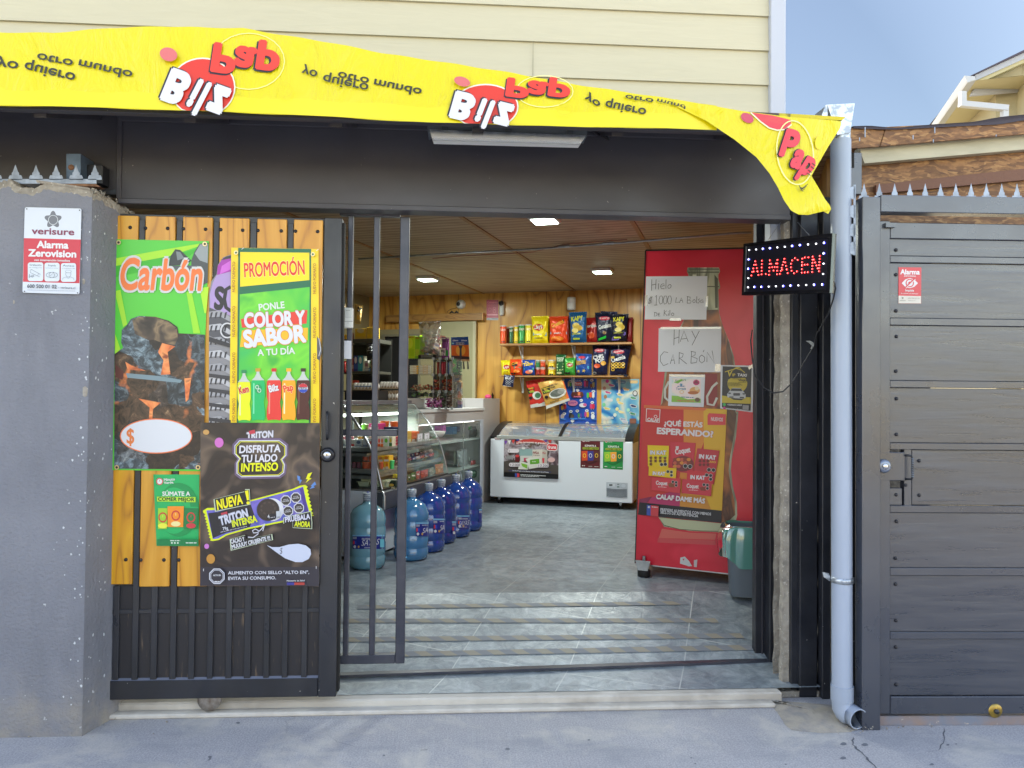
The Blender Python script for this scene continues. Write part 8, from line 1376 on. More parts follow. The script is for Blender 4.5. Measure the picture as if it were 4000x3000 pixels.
# goods in the case; r = pixel box on a plane
def carton(tf, r, pl, dep, cols, lb, name='carton', cat='carton', group=None, zfix=None, txt=None):
    if pl[0] == 'T': a0, a1, z0, z1 = bx_T(tf, *r, pl[1])
    else: a0, a1, z0, z1 = bx_S(tf, *r, pl[1])
    if zfix is not None: z1 += zfix-z0; z0 = zfix
    mb = MB(); 
    if pl[0] == 'T': mb.ibox((a0, pl[1], z0), (a1, pl[1]+dep, z1), ink(cols[0], .4), .003); f = Tsurf(pl[1])
    else: mb.ibox((pl[1]-dep, a0, z0), (pl[1], a1, z1), ink(cols[0], .4), .003); f = Ssurf(pl[1])
    pr = Pr(mb, f, tf, .0008, .0003); x0, y0, x1, y1 = r; w = x1-x0; h = y1-y0; 
    if zfix is not None: pass
    if len(cols) > 1: pr.rect(x0+w*.08, y0+h*.62, x1-w*.08, y1-h*.08, cols[1])
    if len(cols) > 2: pr.ell(x0+w*.5, y0+h*.36, w*.3, h*.22, cols[2], 14)
    if txt: pr.text(txt[0], x0+w*.12, y0+h*txt[2], x1-w*.12, y0+h*txt[2], h*txt[3], txt[1], b=.04)
    return mb.build(name, label=lb, cat=cat, group=group)
def cup(tf, r, pl, col, lid, lb, name='cup', cat='tub', group=None, zfix=None, taper=.86, ribs=False, n=20):
    x0, y0, x1, y1 = r; f = Tsurf(pl[1]) if pl[0] == 'T' else Ssurf(pl[1]); b = f(*N(tf, (x0+x1)/2, y1)); tp_ = f(*N(tf, (x0+x1)/2, y0)); dp = (b-CAM).dot(_f); rr_ = (x1-x0)*tf[2]/2/F*dp; h = tp_.z-b.z
    if zfix is not None: b.z = zfix
    b = b+(IV*rr_ if pl[0] == 'T' else IU*-rr_); mb = MB()
    if ribs:
        V = []; K = 32
        for q, z in ((taper, 0), (1, h)):
            for k in range(K): an = 2*math.pi*k/K; r2 = rr_*q*(1 if k % 2 else .93); V.append(b+Vector((math.cos(an)*r2, math.sin(an)*r2, z)))
        mb.add(V, [[k, (k+1) % K, (k+1) % K+K, k+K] for k in range(K)], col)
    else: mb.lathe(b, [(0, 0), (rr_*taper, 0), (rr_*taper, .002), (rr_, h*.92)], col, n)
    mb.lathe(b, [(rr_*.98, h*.92), (rr_*1.05, h*.93), (rr_*1.05, h), (rr_*.9, h+.002), (0, h+.001)], lid, n); return mb.build(name, label=lb, cat=cat, group=group)
z1_ = zs1+.001; z2_ = zs2+.001; z0_ = zl+.002
G1 = 'dairy goods on the upper shelf of the display case'; G2 = 'desserts on the middle shelf of the display case'; G0 = 'packs on the floor of the display case'
TN = ('T', t0c+.07); TM = ('T', t0c+.22)
for k, (x0, x1, c) in enumerate(((152, 200, ('#c8ccd0', '#8a90a0')), (288, 352, ('#d8d4d0', '#c83a3a')), (358, 474, ('#dcdee2', '#b8bcc8', '#5a6a8a')), (484, 572, ('#ccd0dc', '#8a94b0')), (578, 642, ('#d8d8d0', '#d8d83a', '#c83a3a')))):
    carton(S1, (x0, 695, x1, 800+k*8), TN, .10, c, ['grey-white yoghurt multipack at the street end of the case', 'white yoghurt multipack with red print', 'white pack with dark round mark on the upper case shelf', 'pale lilac yoghurt pack on the upper case shelf', 'white pack with yellow and red spots at the shelf corner'][k], 'yoghurt_pack', 'yoghurt pack', G1, z1_)
for k, (x0, x1, y0, y1, c, ld, lb) in enumerate(((150, 210, 640, 690, '#d88a98', '#e8c8cc', 'pale pink small tub on top of the white packs'), (285, 330, 640, 692, '#d87a8a', '#f0d0d8', 'rose small tub on top of the white packs'), (385, 450, 642, 696, '#e0a030', '#e8e8e0', 'amber small tub on top of the white packs'), (455, 520, 642, 696, '#f0b81c', '#f0f0e8', 'golden small tub on top of the white packs'), (565, 640, 640, 700, '#e0b0a0', '#f0e8e0', 'peach small tub by the bent glass edge'))):
    cup(S1, (x0, y0, x1, y1), ('T', t0c+.10), c, ld, lb, 'small_tub', 'tub', G1)
for k, (r, c, lb) in enumerate((((722, 650, 775, 825), ('#e4e0da', '#e8602a', '#d83a2a'), 'white and orange carton left in the pair behind the second bar'), ((772, 650, 822, 825), ('#e8e2d8', '#e8702a', '#e06a2a'), 'white and orange carton right in the pair behind the second bar'), ((822, 650, 905, 815), ('#e8ece0', '#d8e8c8', '#6ac03a'), 'green and white carton on the upper case shelf'), ((908, 645, 964, 812), ('#e8e4c8', '#3a7a3a', '#e8c83a'), 'cream carton with yellow fruit on the upper case shelf'))): carton(S1, r, ('T', t0c+.16), .09, c, lb, 'dessert_carton', 'carton', G1, z1_)
for k in range(3): carton(S1, (968, 645+k*50, 1062, 690+k*50), ('T', t0c+.22), .08, ('#c84a5a', '#e88a98'), ['pink-red packet on top of its stack of three', 'pink-red packet in the middle of its stack of three', 'pink-red packet at the bottom of its stack of three'][k], 'packet', 'packet', G1)
cup(S1, (440, 445, 550, 532), ('T', t0c+.35), ink('#6ab83a'), ink('#a8d88a'), 'bright green tub standing high in the case', 'tub', 'tub', G1); carton(S1, (580, 430, 750, 532), ('T', t0c+.35), .12, ('#c8307a', '#e8e0e0', '#e8e0e8'), 'magenta pack with white label high in the case', 'pack', 'pack', G1)
for k, (x0, x1, y0) in enumerate(((735, 880, 395), (890, 1062, 405))): cup(S1, (x0, y0, x1, 530), ('T', t0c+.5), ink('#e0601e'), ink('#ee7a2c'), ['orange margarine tub left of the white-labelled one', 'orange margarine tub with white oval label'][k], 'margarine_tub', 'tub', G1)
carton(S1, (825, 488, 1062, 532), ('T', t0c+.4), .10, ('#20284a', '#3a4a7a'), 'flat dark blue box below the orange tubs', 'flat_box', 'box', G1)
SF1 = s_1-.04
for k, (r, c, lb) in enumerate((((1215, 560, 1275, 765), ('#d8a83a', '#e8d8a0'), 'amber carton at the bend behind the wide bar'), ((1280, 575, 1345, 755), ('#e0641e', '#e8e0d8'), 'bright orange carton on the upper case shelf'), ((1348, 560, 1400, 745), ('#d86a2a', '#d8c8b0'), 'orange-brown carton behind the price cards'))): carton(S1, r, ('S', SF1-.02), .12, c, lb, 'cheese_carton', 'carton', G1)
for k, (a, b, c, d_) in enumerate(((1365, 600, 1455, 740), (1478, 590, 1565, 720))):
    mb = MB(); f = Ssurf(SF1+.015); sheet(mb, f, tfp(S1, [(a+4, b), (c+4, b-12), (c, d_-14), (a, d_)]), 'paper', .002); pr = Pr(mb, f, S1, .003, .0003); pr.line([(a+10, b+8), (c-2, b-4), (c-6, d_-22), (a+6, d_-10), (a+10, b+8)], 5, '#3a3c44'); pr.line([(a+35, b+40), (a+60, b+30), (a+45, b+65), (a+65, b+75), (a+38, b+100)], 6, '#4a4c54'); mb.build('price_card', label=['left of two white handwritten price cards in the case', 'right of two white handwritten price cards in the case'][k], cat='price card', group='price cards in the display case')
mb = MB(); c = SS(*N(R7, 965, 255), SF1-.12); mb.lathe(c, [(0, 0), (.05, 0), (.075, .03), (.085, .055), (.08, .06), (0, .062)], 'white_plastic', 20); mb.build('lidded_bowl', label='white lidded bowl at the far end of the upper case shelf', cat='bowl', group=G1)
for k, (x0, x1) in enumerate(((288, 362), (365, 437))): cup(S1, (x0, 1050, x1, 1145), TN, ink('#5a1c3a'), ink('#7a2a3a'), ['purple jelly cup by the slim bar', 'second purple jelly cup, next to the orange jellies'][k], 'jelly_cup', 'jelly cup', G2, z2_, ribs=True)
for k, (x0, x1, y0, y1) in enumerate(((445, 572, 1060, 1165), (578, 650, 1065, 1175), (722, 800, 1080, 1195), (455, 560, 945, 1035), (565, 640, 945, 1040))): cup(S1, (x0, y0, x1, y1), ('T', t0c+(.07 if k < 3 else .1)), ink('#c0522a'), ink('#d06a3c'), ['orange-brown jelly cup beside the purple ones', 'second orange-brown jelly cup in the lower row', 'orange-brown jelly cup beside the yellow boxes', 'orange-brown jelly cup on top, left of the pair', 'orange-brown jelly cup on top, right of the pair'][k], 'jelly_cup', 'jelly cup', G2, z2_ if k < 3 else None, ribs=True)
for k, r in enumerate(((725, 955, 815, 1060), (820, 950, 912, 1055), (785, 1065, 845, 1195), (850, 1060, 905, 1175))): carton(S1, r, ('T', t0c+.13), .08, ('#e8b01e', '#e8e4d0', '#d8782a'), ['yellow pudding box upper left of its block of four', 'yellow pudding box upper right of its block of four', 'yellow pudding box lower left of its block of four', 'yellow pudding box lower right of its block of four'][k], 'pudding_box', 'box', G2, z2_ if k > 1 else None)
cup(S1, (908, 1030, 980, 1165), ('T', t0c+.14), ink('#48c870'), ink('#7ae09a'), 'mint green cup beside the yellow pudding boxes', 'cup', 'cup', G2, z2_)
rnd = random.Random(21); SF2 = s_2-.05; nn = 0
for k in range(9):
    for j in range(2):
        x = 985+k*70-j*20; y = 1010-k*14-j*62; w = 95; h = 62+rnd.randint(-6, 10); col = rnd.choice(['#a82a34', '#8a2028', '#c03a44', '#6a3a48', '#4a3a7a', '#b8a0a0', '#7a2a30']); f = Ssurf(SF2-.03-j*.06)
        tone = {'#a82a34': 'crimson', '#8a2028': 'dark red', '#c03a44': 'bright red', '#6a3a48': 'plum', '#4a3a7a': 'violet', '#b8a0a0': 'silvery', '#7a2a30': 'maroon'}[col]
        bag(S1, [(x, y+30), (x+w, y+8), (x+w, y+8+h), (x, y+34+h)], f, .03, col, tone+' cold-meat packet, %s from the street, %s layer' % (('first', 'second', 'third', 'fourth', 'fifth', 'sixth', 'seventh', 'eighth', 'farthest')[k], 'upper' if j else 'front'), (lambda pr, x=x, y=y, w=w, h=h: (pr.ell(x+w*.5, y+h*.75, 16, 10, '#d8c8c4', 10))) if rnd.random() < .6 else None, group='cold-meat packets in the display case', cat='meat packet', name='meat_packet', nu=6, nv=6, crimp=False)
for k, r in enumerate(((400, 1385, 580, 1470), (592, 1385, 755, 1480), (432, 1275, 610, 1375), (770, 1385, 872, 1490))):
    a0, a1, z0, z1 = bx_T(S1, *r, t0c+.10); z1 -= (z0-z0_) if k != 2 else 0; z0 = z0_ if k != 2 else z0; mb = MB(); tt = t0c+.10
    mb.add([I(a0+.012, tt+.01, z0), I(a1-.012, tt+.01, z0), I(a1-.012, tt+.15, z0), I(a0+.012, tt+.15, z0), I(a0, tt, z1), I(a1, tt, z1), I(a1, tt+.16, z1), I(a0, tt+.16, z1)], [[0, 1, 5, 4], [1, 2, 6, 5], [2, 3, 7, 6], [3, 0, 4, 7], [4, 5, 6, 7]], mat('butter_tray', '#c8d0b4', .35)); mb.ibox((a0-.006, tt-.006, z1-.004), (a1+.006, tt+.166, z1+.002), 'butter_tray'); mb.build('pale_tray', label=['pale green lidded tray at the lower left of the case floor', 'pale green lidded tray in the middle of the case floor', 'pale green lidded tray resting on top of the others', 'pale green lidded tray near the glass edge'][k], cat='food tray', group='pale food trays on the floor of the case')
carton(S1, (970, 1255, 1050, 1345), ('T', t0c+.3), .05, ('#e8d01e', '#3a3a20', '#d8a81e'), 'yellow packet with black print on the case floor', 'packet', 'packet', G0); carton(S1, (880, 1390, 1020, 1500), ('T', t0c+.16), .06, ('#1c2e20', '#c8c0a0', '#c8a040'), 'dark green packet with pale band at the glass edge', 'packet', 'packet', G0, z0_)
SF0 = sf_-.05
for k, (q, c, pc, lb) in enumerate((([(1212, 1265), (1262, 1250), (1258, 1440), (1208, 1460)], '#1c5a38', '#dfe4e0', 'green and white frozen pack nearest the wide bar'), ([(1268, 1235), (1345, 1212), (1340, 1430), (1264, 1452)], '#1a6a3c', '#e8ece8', 'green and white frozen pack with dark band on the case floor'), ([(1350, 1215), (1415, 1190), (1415, 1405), (1348, 1425)], '#b84a44', '#e8dcd8', 'red pack with two white circles on the case floor'), ([(1420, 1200), (1545, 1165), (1545, 1365), (1420, 1400)], '#c04a3e', '#d0685a', 'plain salmon-red pack on the case floor'), ([(1550, 1165), (1640, 1130), (1650, 1330), (1560, 1360)], '#8a8a7c', '#a8a698', 'grey-green pack on the case floor'), ([(1650, 1100), (1790, 1075), (1800, 1250), (1668, 1300)], '#c07a48', '#d89a68', 'orange cheese block pack at the far end of the case floor'))):
    bag(S1, q, Ssurf(SF0-.02), .012, c, lb, lambda pr, q=q, pc=pc: (pr.ell((q[0][0]+q[1][0])/2, q[2][1]-55, 20, 26, pc, 14), pr.rect(q[0][0]+14, q[0][1]+30, q[1][0]-12, q[0][1]+52, pc)), group='packs standing along the glass of the display case', cat='frozen pack', name='frozen_pack', nu=6, nv=6, crimp=False)
# ---- white counter with glazed niche
SC = -3.0; tA = t1c+.05; tB = 9.46; fS = Ssurf(SC)
ztopc = SS(*N(S2, 700, 215), SC).z; zn1 = SS(*N(S2, 700, 445), SC).z; tn0 = stz(SS(*N(S2, 300, 600), SC))[1]; tn1 = stz(SS(*N(S2, 1075, 600), SC))[1]; te = stz(SS(*N(S2, 1125, 600), SC))[1]
ct = thing('shop_counter', 'white laminate counter with glazed display niche and taller end panel', 'counter', I(SC-.3, (tA+tB)/2, FZ))
mb = MB(); mb.ibox((SC-.6, te, FZ), (SC, tB, SS(*N(S2, 1250, 30), SC).z), 'grey_laminate', .002); mb.build('end_panel', ct)
mb = MB(); zk = zn1; mb.ibox((SC-.02, tA, zk), (SC-.002, te-.002, ztopc-.03), 'grey_laminate'); mb.ibox((SC-.6, tA, ztopc-.03), (SC+.02, te-.002, ztopc), 'white_laminate', .002); mb.ibox((SC-.6, tA, FZ), (SC, tA+.02, ztopc-.031), 'white_laminate'); mb.ibox((SC-.6, tA+.02, FZ), (SC-.58, te, ztopc-.031), 'white_laminate'); mb.ibox((SC-.6, tA+.02, FZ), (SC-.01, te-.002, FZ+.1), 'white_laminate'); mb.build('carcass', ct)
mb = MB(); zu = SS(*N(S2, 900, 32), SC-.25).z; mb.ibox((SC-.27, tA, ztopc), (SC-.25, te, zu), 'white_laminate', .001); mb.build('upstand', ct)
for yy in (0, 1, 2):
    p = SS(*N(S2, 950, (780, 1290, 1650)[yy]), SC-.02).z; 
    if yy < 2: mb = MB(); mb.ibox((SC-.56, tA+.02, p-.012), (SC-.03, te-.004, p), 'white_laminate'); mb.build('niche_shelf', ct); 
    if yy == 0: zsh1 = p
    if yy == 1: zsh2 = p
mb = MB(); mb.ibox((SC-.012, tA+.02, FZ+.1), (SC-.008, tn1, zk), 'glass'); mb.ibox((SC-.006, tn1, FZ+.08), (SC+.004, te-.001, zk+.0), 'white_trim', .002); mb.ibox((SC-.006, tA+.02, zk-.012), (SC+.004, tn1-.001, zk), 'white_trim'); mb.ibox((SC-.014, (tn0+tn1)/2+.1, FZ+.1), (SC-.004, (tn0+tn1)/2+.11, zk-.013), 'acrylic'); mb.build('glass_door', ct)
ez2 = emit('niche_tube', '#fff4ec', 1.6); mb = MB(); mb.tube([I(SC-.1, tA+.1, zk-.02), I(SC-.1, te-.06, zk-.02)], .008, ez2, 8); mb.build('niche_lamp', ct)
GN_ = 'goods behind the glass of the counter'
bag(S2, [(1000, 470), (1062, 480), (1060, 735), (880, 760)], Ssurf(SC-.2), .04, '#b83a24', 'orange-red bag of loose goods behind the counter glass', None, GN_, 'bag of goods', 'goods_bag', nu=8, nv=8); bag(S2, [(870, 560), (1040, 560), (1045, 730), (860, 765)], Ssurf(SC-.1), .03, '#5a5458', 'smoky translucent bag in front of the orange-red one', None, GN_, 'bag of goods', 'goods_bag', nu=8, nv=8); bag(S2, [(850, 540), (915, 545), (905, 610), (850, 615)], Ssurf(SC-.07), .02, '#1e6a2c', 'small green bag beside the orange-red one', None, GN_, 'bag of goods', 'goods_bag', nu=6, nv=6)
carton(S2, (370, 535, 438, 650), ('S', SC-.3), .1, ('#c83ab8', '#d86ac8'), 'magenta box behind the counter glass', 'box', 'box', GN_); carton(S2, (565, 560, 640, 690), ('S', SC-.3), .1, ('#2a6aa8', '#4a8ac8'), 'light blue box behind the counter glass', 'box', 'box', GN_); carton(S2, (645, 545, 800, 640), ('S', SC-.3), .1, ('#2a2e6a', '#5a5a9a'), 'flat indigo box behind the counter glass', 'box', 'box', GN_)
bag(S2, [(640, 985), (830, 970), (840, 1290), (630, 1300)], Ssurf(SC-.15), .05, 'x' if 0 else '#a8aab2', 'large clear crinkled bag behind the counter glass', None, GN_, 'clear bag', 'goods_bag'); bag(S2, [(575, 1000), (650, 1010), (640, 1260), (580, 1270)], Ssurf(SC-.2), .03, '#c8c4b4', 'creamy bag behind the counter glass', None, GN_, 'bag of goods', 'goods_bag', nu=8, nv=8)
bag(S2, [(840, 1040), (900, 1150), (960, 1260), (845, 1290)], Ssurf(SC-.2), .04, '#d8d8dc', 'black and white striped bag behind the counter glass', lambda pr: [pr.line([(845+k*3, 1080+k*30), (870+k*8, 1070+k*32), (890+k*4, 1100+k*28)], 10, '#1c1c22') for k in range(6)], GN_, 'bag of goods', 'goods_bag', nu=8, nv=8)
bag(S2, [(900, 1185), (985, 1170), (1000, 1240), (890, 1285)], Ssurf(SC-.1), .02, '#c03034', 'small crimson packet beside the striped bag', None, GN_, 'packet', 'goods_packet', nu=6, nv=6)
bag(S2, [(900, 1360), (1030, 1350), (1060, 1480), (905, 1520)], Ssurf(SC-.1), .03, '#1a6a30', 'green packet with white lettering low behind the counter glass', lambda pr: pr.text('OCO', 905, 1420, 985, 1415, 26, '#dfe8df', b=.05), GN_, 'packet', 'goods_packet', nu=8, nv=8)
mb = MB(); c = SS(*N(S2, 640, 1480), SC+.03); c = HZ(*N(S2, 650, 1800), FZ); c = I(SC+.09, stz(SS(*N(S2, 650, 1450), SC+.05))[1], 0); zz = SS(*N(S2, 650, 1450), SC+.05).z
P = [I(SC+.06, stz(c)[1]+.09*math.cos(a), zz-.05+.09*math.sin(a)) for a in [math.pi*k/12 for k in range(13)]]; P = [P[0]-UZ*.3]+P+[P[-1]-UZ*.3]; mb.tube(P, .010, 'chrome', 10); mb.build('metal_hoop', label='chrome hoop handle rising behind the blue bottles', cat='handle')
for k, (x, c, lb) in enumerate(((4, '#d8487a', 'pink pen pot on top of the counter end panel'),)):
    p = SS(*N(S4, 1130, 1305), SC-.1); mb = MB(); mb.lathe(Vector((p.x, p.y, SS(*N(S2, 1250, 30), SC).z)), [(0, 0), (.035, 0), (.045, .02), (.03, .045), (0, .05)], ink(c), 14); mb.build('pink_pot', label=lb, cat='pot')
mb = MB(); p = SS(*N(S4, 1200, 1305), SC-.1); p.z = SS(*N(S2, 1250, 30), SC).z
for dx, dz in ((-.03, .055), (-.012, .075), (.005, .05), (.025, .045)): mb.tube([p+IV*dx*0+IU*.0+IV*dx, p+IV*(dx*1.4)+UZ*dz], .006, 'black_plastic', 8)
mb.build('pens', label='cluster of black pens on top of the counter end panel', cat='pens')
# ---- clear acrylic sweets rack on the counter
TR = 7.35; rk = thing('sweets_rack', 'clear acrylic shelf rack of sweets standing on the counter', 'display rack', TT(1690, 1593, TR)); fr2 = Tsurf(TR)
xs = [stz(fr2(*N(S4, x, 1000)))[0] for x in (-30, 340, 437, 530, 617)]; ys_ = [fr2(*N(S4, 400, y)).z for y in (738, 972, 1212, 1450)]
yb_ = ys_[3]
for z_ in ys_: mb = MB(); mb.ibox((xs[0]-.1, TR, z_-.004), (xs[4]+.01, TR+.28, z_), 'acrylic'); mb.build('shelf', rk)
mb = MB()
for s_ in xs[1:]:
    mb.ibox((s_-.002, TR+.001, yb_), (s_+.002, TR+.279, ys_[0]-.005), 'acrylic'); mb.tube([I(s_, TR-.002, yb_), I(s_, TR-.002, ys_[0])], .0022, 'steel', 6)
mb.build('divider', rk)
for s_ in xs[1:]:
    for z_ in ys_: mb = MB(); mb.ibox((s_-.014, TR-.012, z_-.016), (s_+.014, TR-.003, z_+.012), mat('clip_clear', '#9a9ea0', .3), .002); mb.build('clip', rk)
mb = MB()
for z0, z1 in ((1075, 1200), (1205, 1310), (1330, 1450)): a0, a1, za, zb = bx_T(S4, 622, z0, 690, z1, TR+.05); mb.ibox((a0, TR+.05, za), (a1, TR+.2, za+.004), 'acrylic'); mb.ibox((a1-.004, TR+.05, za+.004), (a1, TR+.2, zb), 'acrylic'); mb.ibox((a0, TR+.05, za+.004), (a1-.004, TR+.054, zb), 'acrylic')
mb.build('side_tray', rk)
GR = 'sweets on the clear rack'
for k in range(8):
    col = k // 4; j = k % 4; x0 = (0, 135)[col]; y1 = 962-j*32; bag(S4, [(x0, y1-28), (x0+125+(60 if col else -10), y1-30), (x0+125+(60 if col else -10), y1), (x0, y1+2)], Tsurf(TR+.04), .014, '#f2ecd8', ['left', 'right'][col]+' pile of wafer bars, '+['bottom bar', 'second bar up', 'third bar up', 'top bar'][j], lambda pr, x0=x0, y1=y1: pr.rect(x0+55, y1-25, x0+125, y1-2, '#e0a818'), 'wafer bars stacked on the clear rack', 'wafer bar', 'wafer_bar', nu=6, nv=4)
def heap(tf, q, t, m, lb, n, sz, seed, group=GR):
    """a heap of wrapped sweets no one would count one by one"""
    mb = MB(); rnd = random.Random(seed); a0, a1, z0, z1 = bx_T(tf, q[0], q[1], q[2], q[3], t)
    for k in range(n):
        c = I(rnd.uniform(a0, a1), t+rnd.uniform(0, .12), z0+sz+(z1-z0-sz)*rnd.random()**1.6); r = sz*rnd.uniform(.7, 1.2)
        pts = [c+Vector((rnd.gauss(0, 1), rnd.gauss(0, 1), rnd.gauss(0, .7))).normalized()*r for _ in range(7)]; mb.add(pts, [[0, 1, 2], [0, 2, 3], [0, 3, 4], [0, 4, 5], [1, 2, 6], [2, 3, 6], [3, 4, 6], [4, 5, 6], [5, 1, 6], [5, 1, 0]], rnd.choice(m))
    return mb.build('sweets', label=lb, cat='sweets', group=group, kind='stuff')
heap(S4, (0, 1120, 335, 1208), TR+.03, ['#c04a2a', '#e0b080', '#7a3020', '#d8c8b0', '#a83828', '#5a6a3a'], 'heap of red and gold wrapped sweets on the third rack shelf', 150, .013, 3); heap(S4, (348, 1045, 610, 1208), TR+.03, ['#b82a1c', '#e05a28', '#7a1c18', '#d89060', '#c8402a'], 'orange-red lollies filling the third shelf compartments', 170, .016, 4)
heap(S4, (225, 1310, 435, 1450), TR-.01, ['#d048a0', '#e8a0d8', '#a03080', '#f0d0e8', '#8a2a70', '#c880c0'], 'pink and magenta wrapped sweets on the lowest rack shelf', 220, .014, 5); heap(S4, (442, 1280, 528, 1450), TR+.02, ['#5a6a50', '#8a9a78', '#3a4a38', '#a8a890'], 'dark green wrapped mints on the lowest rack shelf', 90, .014, 6); heap(S4, (535, 1270, 612, 1450), TR+.02, ['#c8b8a8', '#8a5a48', '#e0d8d0', '#5a3a30', '#b89080'], 'brown and white sweets at the end of the lowest rack shelf', 90, .014, 7)
heap(S4, (0, 1225, 330, 1300), TR+.06, ['#2a2a20', '#4a5040', '#7ac03a', '#3a3830', '#8a8a80'], 'dark packets with green flashes below the red sweets', 70, .02, 8)
for k, (x0, x1, c) in enumerate(((342, 366, '#c8c0a0'), (370, 392, '#d8c8a0'), (395, 432, '#a84a40'), (442, 480, '#a82a38'), (482, 522, '#b83a4a'), (536, 566, '#2a4a78'), (568, 606, '#c8ccd0'))): bag(S4, [(x0, 790+(k % 3)*8), (x1, 786), (x1, 964), (x0, 966)], Tsurf(TR+.05), .012, c, ['cream lolly packet by the first divider', 'sand lolly packet, second in the compartment', 'brick red lolly packet before the second divider', 'crimson lolly packet past the second divider', 'rose red lolly packet before the third divider', 'navy packet past the third divider', 'silver packet at the rack end'][k], None, 'upright packets on the second rack shelf', 'sweet packet', 'sweet_packet', nu=4, nv=6)
carton(S4, (-62, 400, 75, 730), ('T', TR+.05), .12, ('#b8d820', '#a8cc1c', '#d8e83a'), 'tall lime green cereal box on top of the rack', 'cereal_box', 'box', 'things on top of the rack', ys_[0], ('BARRITA', '#c83a2a', .13, .07)); carton(S4, (78, 405, 145, 728), ('T', TR+.05), .12, ('#8ac028', '#b8c83a'), 'narrow green side of a cereal box behind the lime one', 'cereal_box', 'box', 'things on top of the rack', ys_[0], ('CRU', '#c83a2a', .16, .07)); carton(S4, (148, 415, 218, 700), ('T', TR+.18), .1, ('#4a78a8', '#6a98c0'), 'blue cereal box behind the basket', 'cereal_box', 'box', 'things on top of the rack', ys_[0], ('CRU', '#c83a2a', .18, .08))
mb = MB(); a0, a1, z0, z1 = bx_T(S4, 125, 668, 375, 722, TR+.03); z1 -= z0-ys_[0]; z0 = ys_[0]+.001
for p0, p1 in (((a0, TR+.03, z0), (a1, TR+.033, z1)), ((a0, TR+.24, z0), (a1, TR+.243, z1)), ((a0, TR+.033, z0), (a0+.003, TR+.24, z1)), ((a1-.003, TR+.033, z0), (a1, TR+.24, z1)), ((a0, TR+.03, z0-.0), (a1, TR+.24, z0+.002))): mb.ibox(p0, p1, 'black_plastic')
for k in range(9):
    for j in range(2): s_ = a0+.03+k*(a1-a0-.06)/9; mb.ibox((s_, TR+.0285, z0+.012+j*.018), (s_+.012, TR+.0298, z0+.024+j*.018), mat('basket_gap', '#8a8a80', .6))
mb.build('basket', label='black plastic basket on top of the sweets rack', cat='basket')
bag(S4, [(130, 225), (455, 205), (440, 700), (140, 640)], Tsurf(TR+.12), .05, MATS['film'], 'large clear plastic bag of bread standing in the basket', None, 'bags in the basket', 'plastic bag', 'plastic_bag', nu=18, nv=18); heap(S4, (135, 560, 270, 665), TR+.06, ['#b89a68', '#d0b888', '#a8885a'], 'pile of pale nuts in clear wrap in the basket', 50, .018, 14, None); heap(S4, (240, 400, 420, 700), TR+.1, ['#b89078', '#c8a898', '#d8c8b8', '#a87868'], 'pale bread rolls inside the clear bag', 40, .035, 15, None)
bag(S4, [(460, 440), (570, 450), (575, 745), (465, 745)], Tsurf(TR+.1), .02, '#8a4a8a', 'purple and cream hanging card beside the clear bag', bagtext(('poly', ([(465, 440), (560, 445), (570, 510), (465, 515)], '#d8d0c0')), T('Choc', 470, 500, 545, 490, 22, '#2a2a20'), ('rect', (448, 590, 518, 695, '#e8d8d8')), ('rect', (520, 620, 555, 700, '#2a8a3a')), ('rect', (448, 620, 480, 640, '#2a2a2a'))), 'things on top of the rack', 'hanging card', 'hanging_card')
mb = MB(); f = Tsurf(9.3); f = Tsurf(TR+.3); sheet(mb, f, tfp(S4, [(595, 432), (845, 425), (862, 780), (602, 775)]), ink('#1c4a8a', .35), .004); pr = Pr(mb, f, S4, .0046, .0003); pr.poly([(600, 550), (852, 542), (860, 712), (602, 695)], '#d8691e'); pr.ell(735, 620, 70, 80, '#e8a83a', 20); pr.poly([(602, 695), (860, 712), (862, 752), (602, 742)], '#3a2a28'); pr.poly([(602, 742), (862, 752), (862, 780), (602, 775)], '#c8a070')
for x in (615, 740): pr.text('Gillette', x, 488, x+85, 486, 18, '#dfe6ee', b=.05, sh=.15)
pr.poly([(668, 508), (785, 508), (785, 540), (668, 540)], '#c0c4c8'); [pr.rect(676+k*22, 512, 690+k*22, 536, '#4a4e54') for k in range(5)]; pr.poly([(700, 548), (765, 548), (748, 600), (752, 720), (742, 785), (720, 785), (718, 720), (722, 600)], '#3c4046'); pr.rect(612, 512, 638, 530, '#8ac8d8')
mb.build('razor_card', label='blue and orange razor display card hanging by the beige door', cat='display card')
mb = MB(); f = Tsurf(TR+.29)
for x in (632, 658, 705, 775, 836): mb.tube([f(*N(S4, x, 782)), f(*N(S4, x+4, 840)), f(*N(S4, x+8, 890))], [.006, .008, .010], 'black_plastic', 8)
mb.build('razors', label='dark razor handles hanging below the display card', cat='razors')
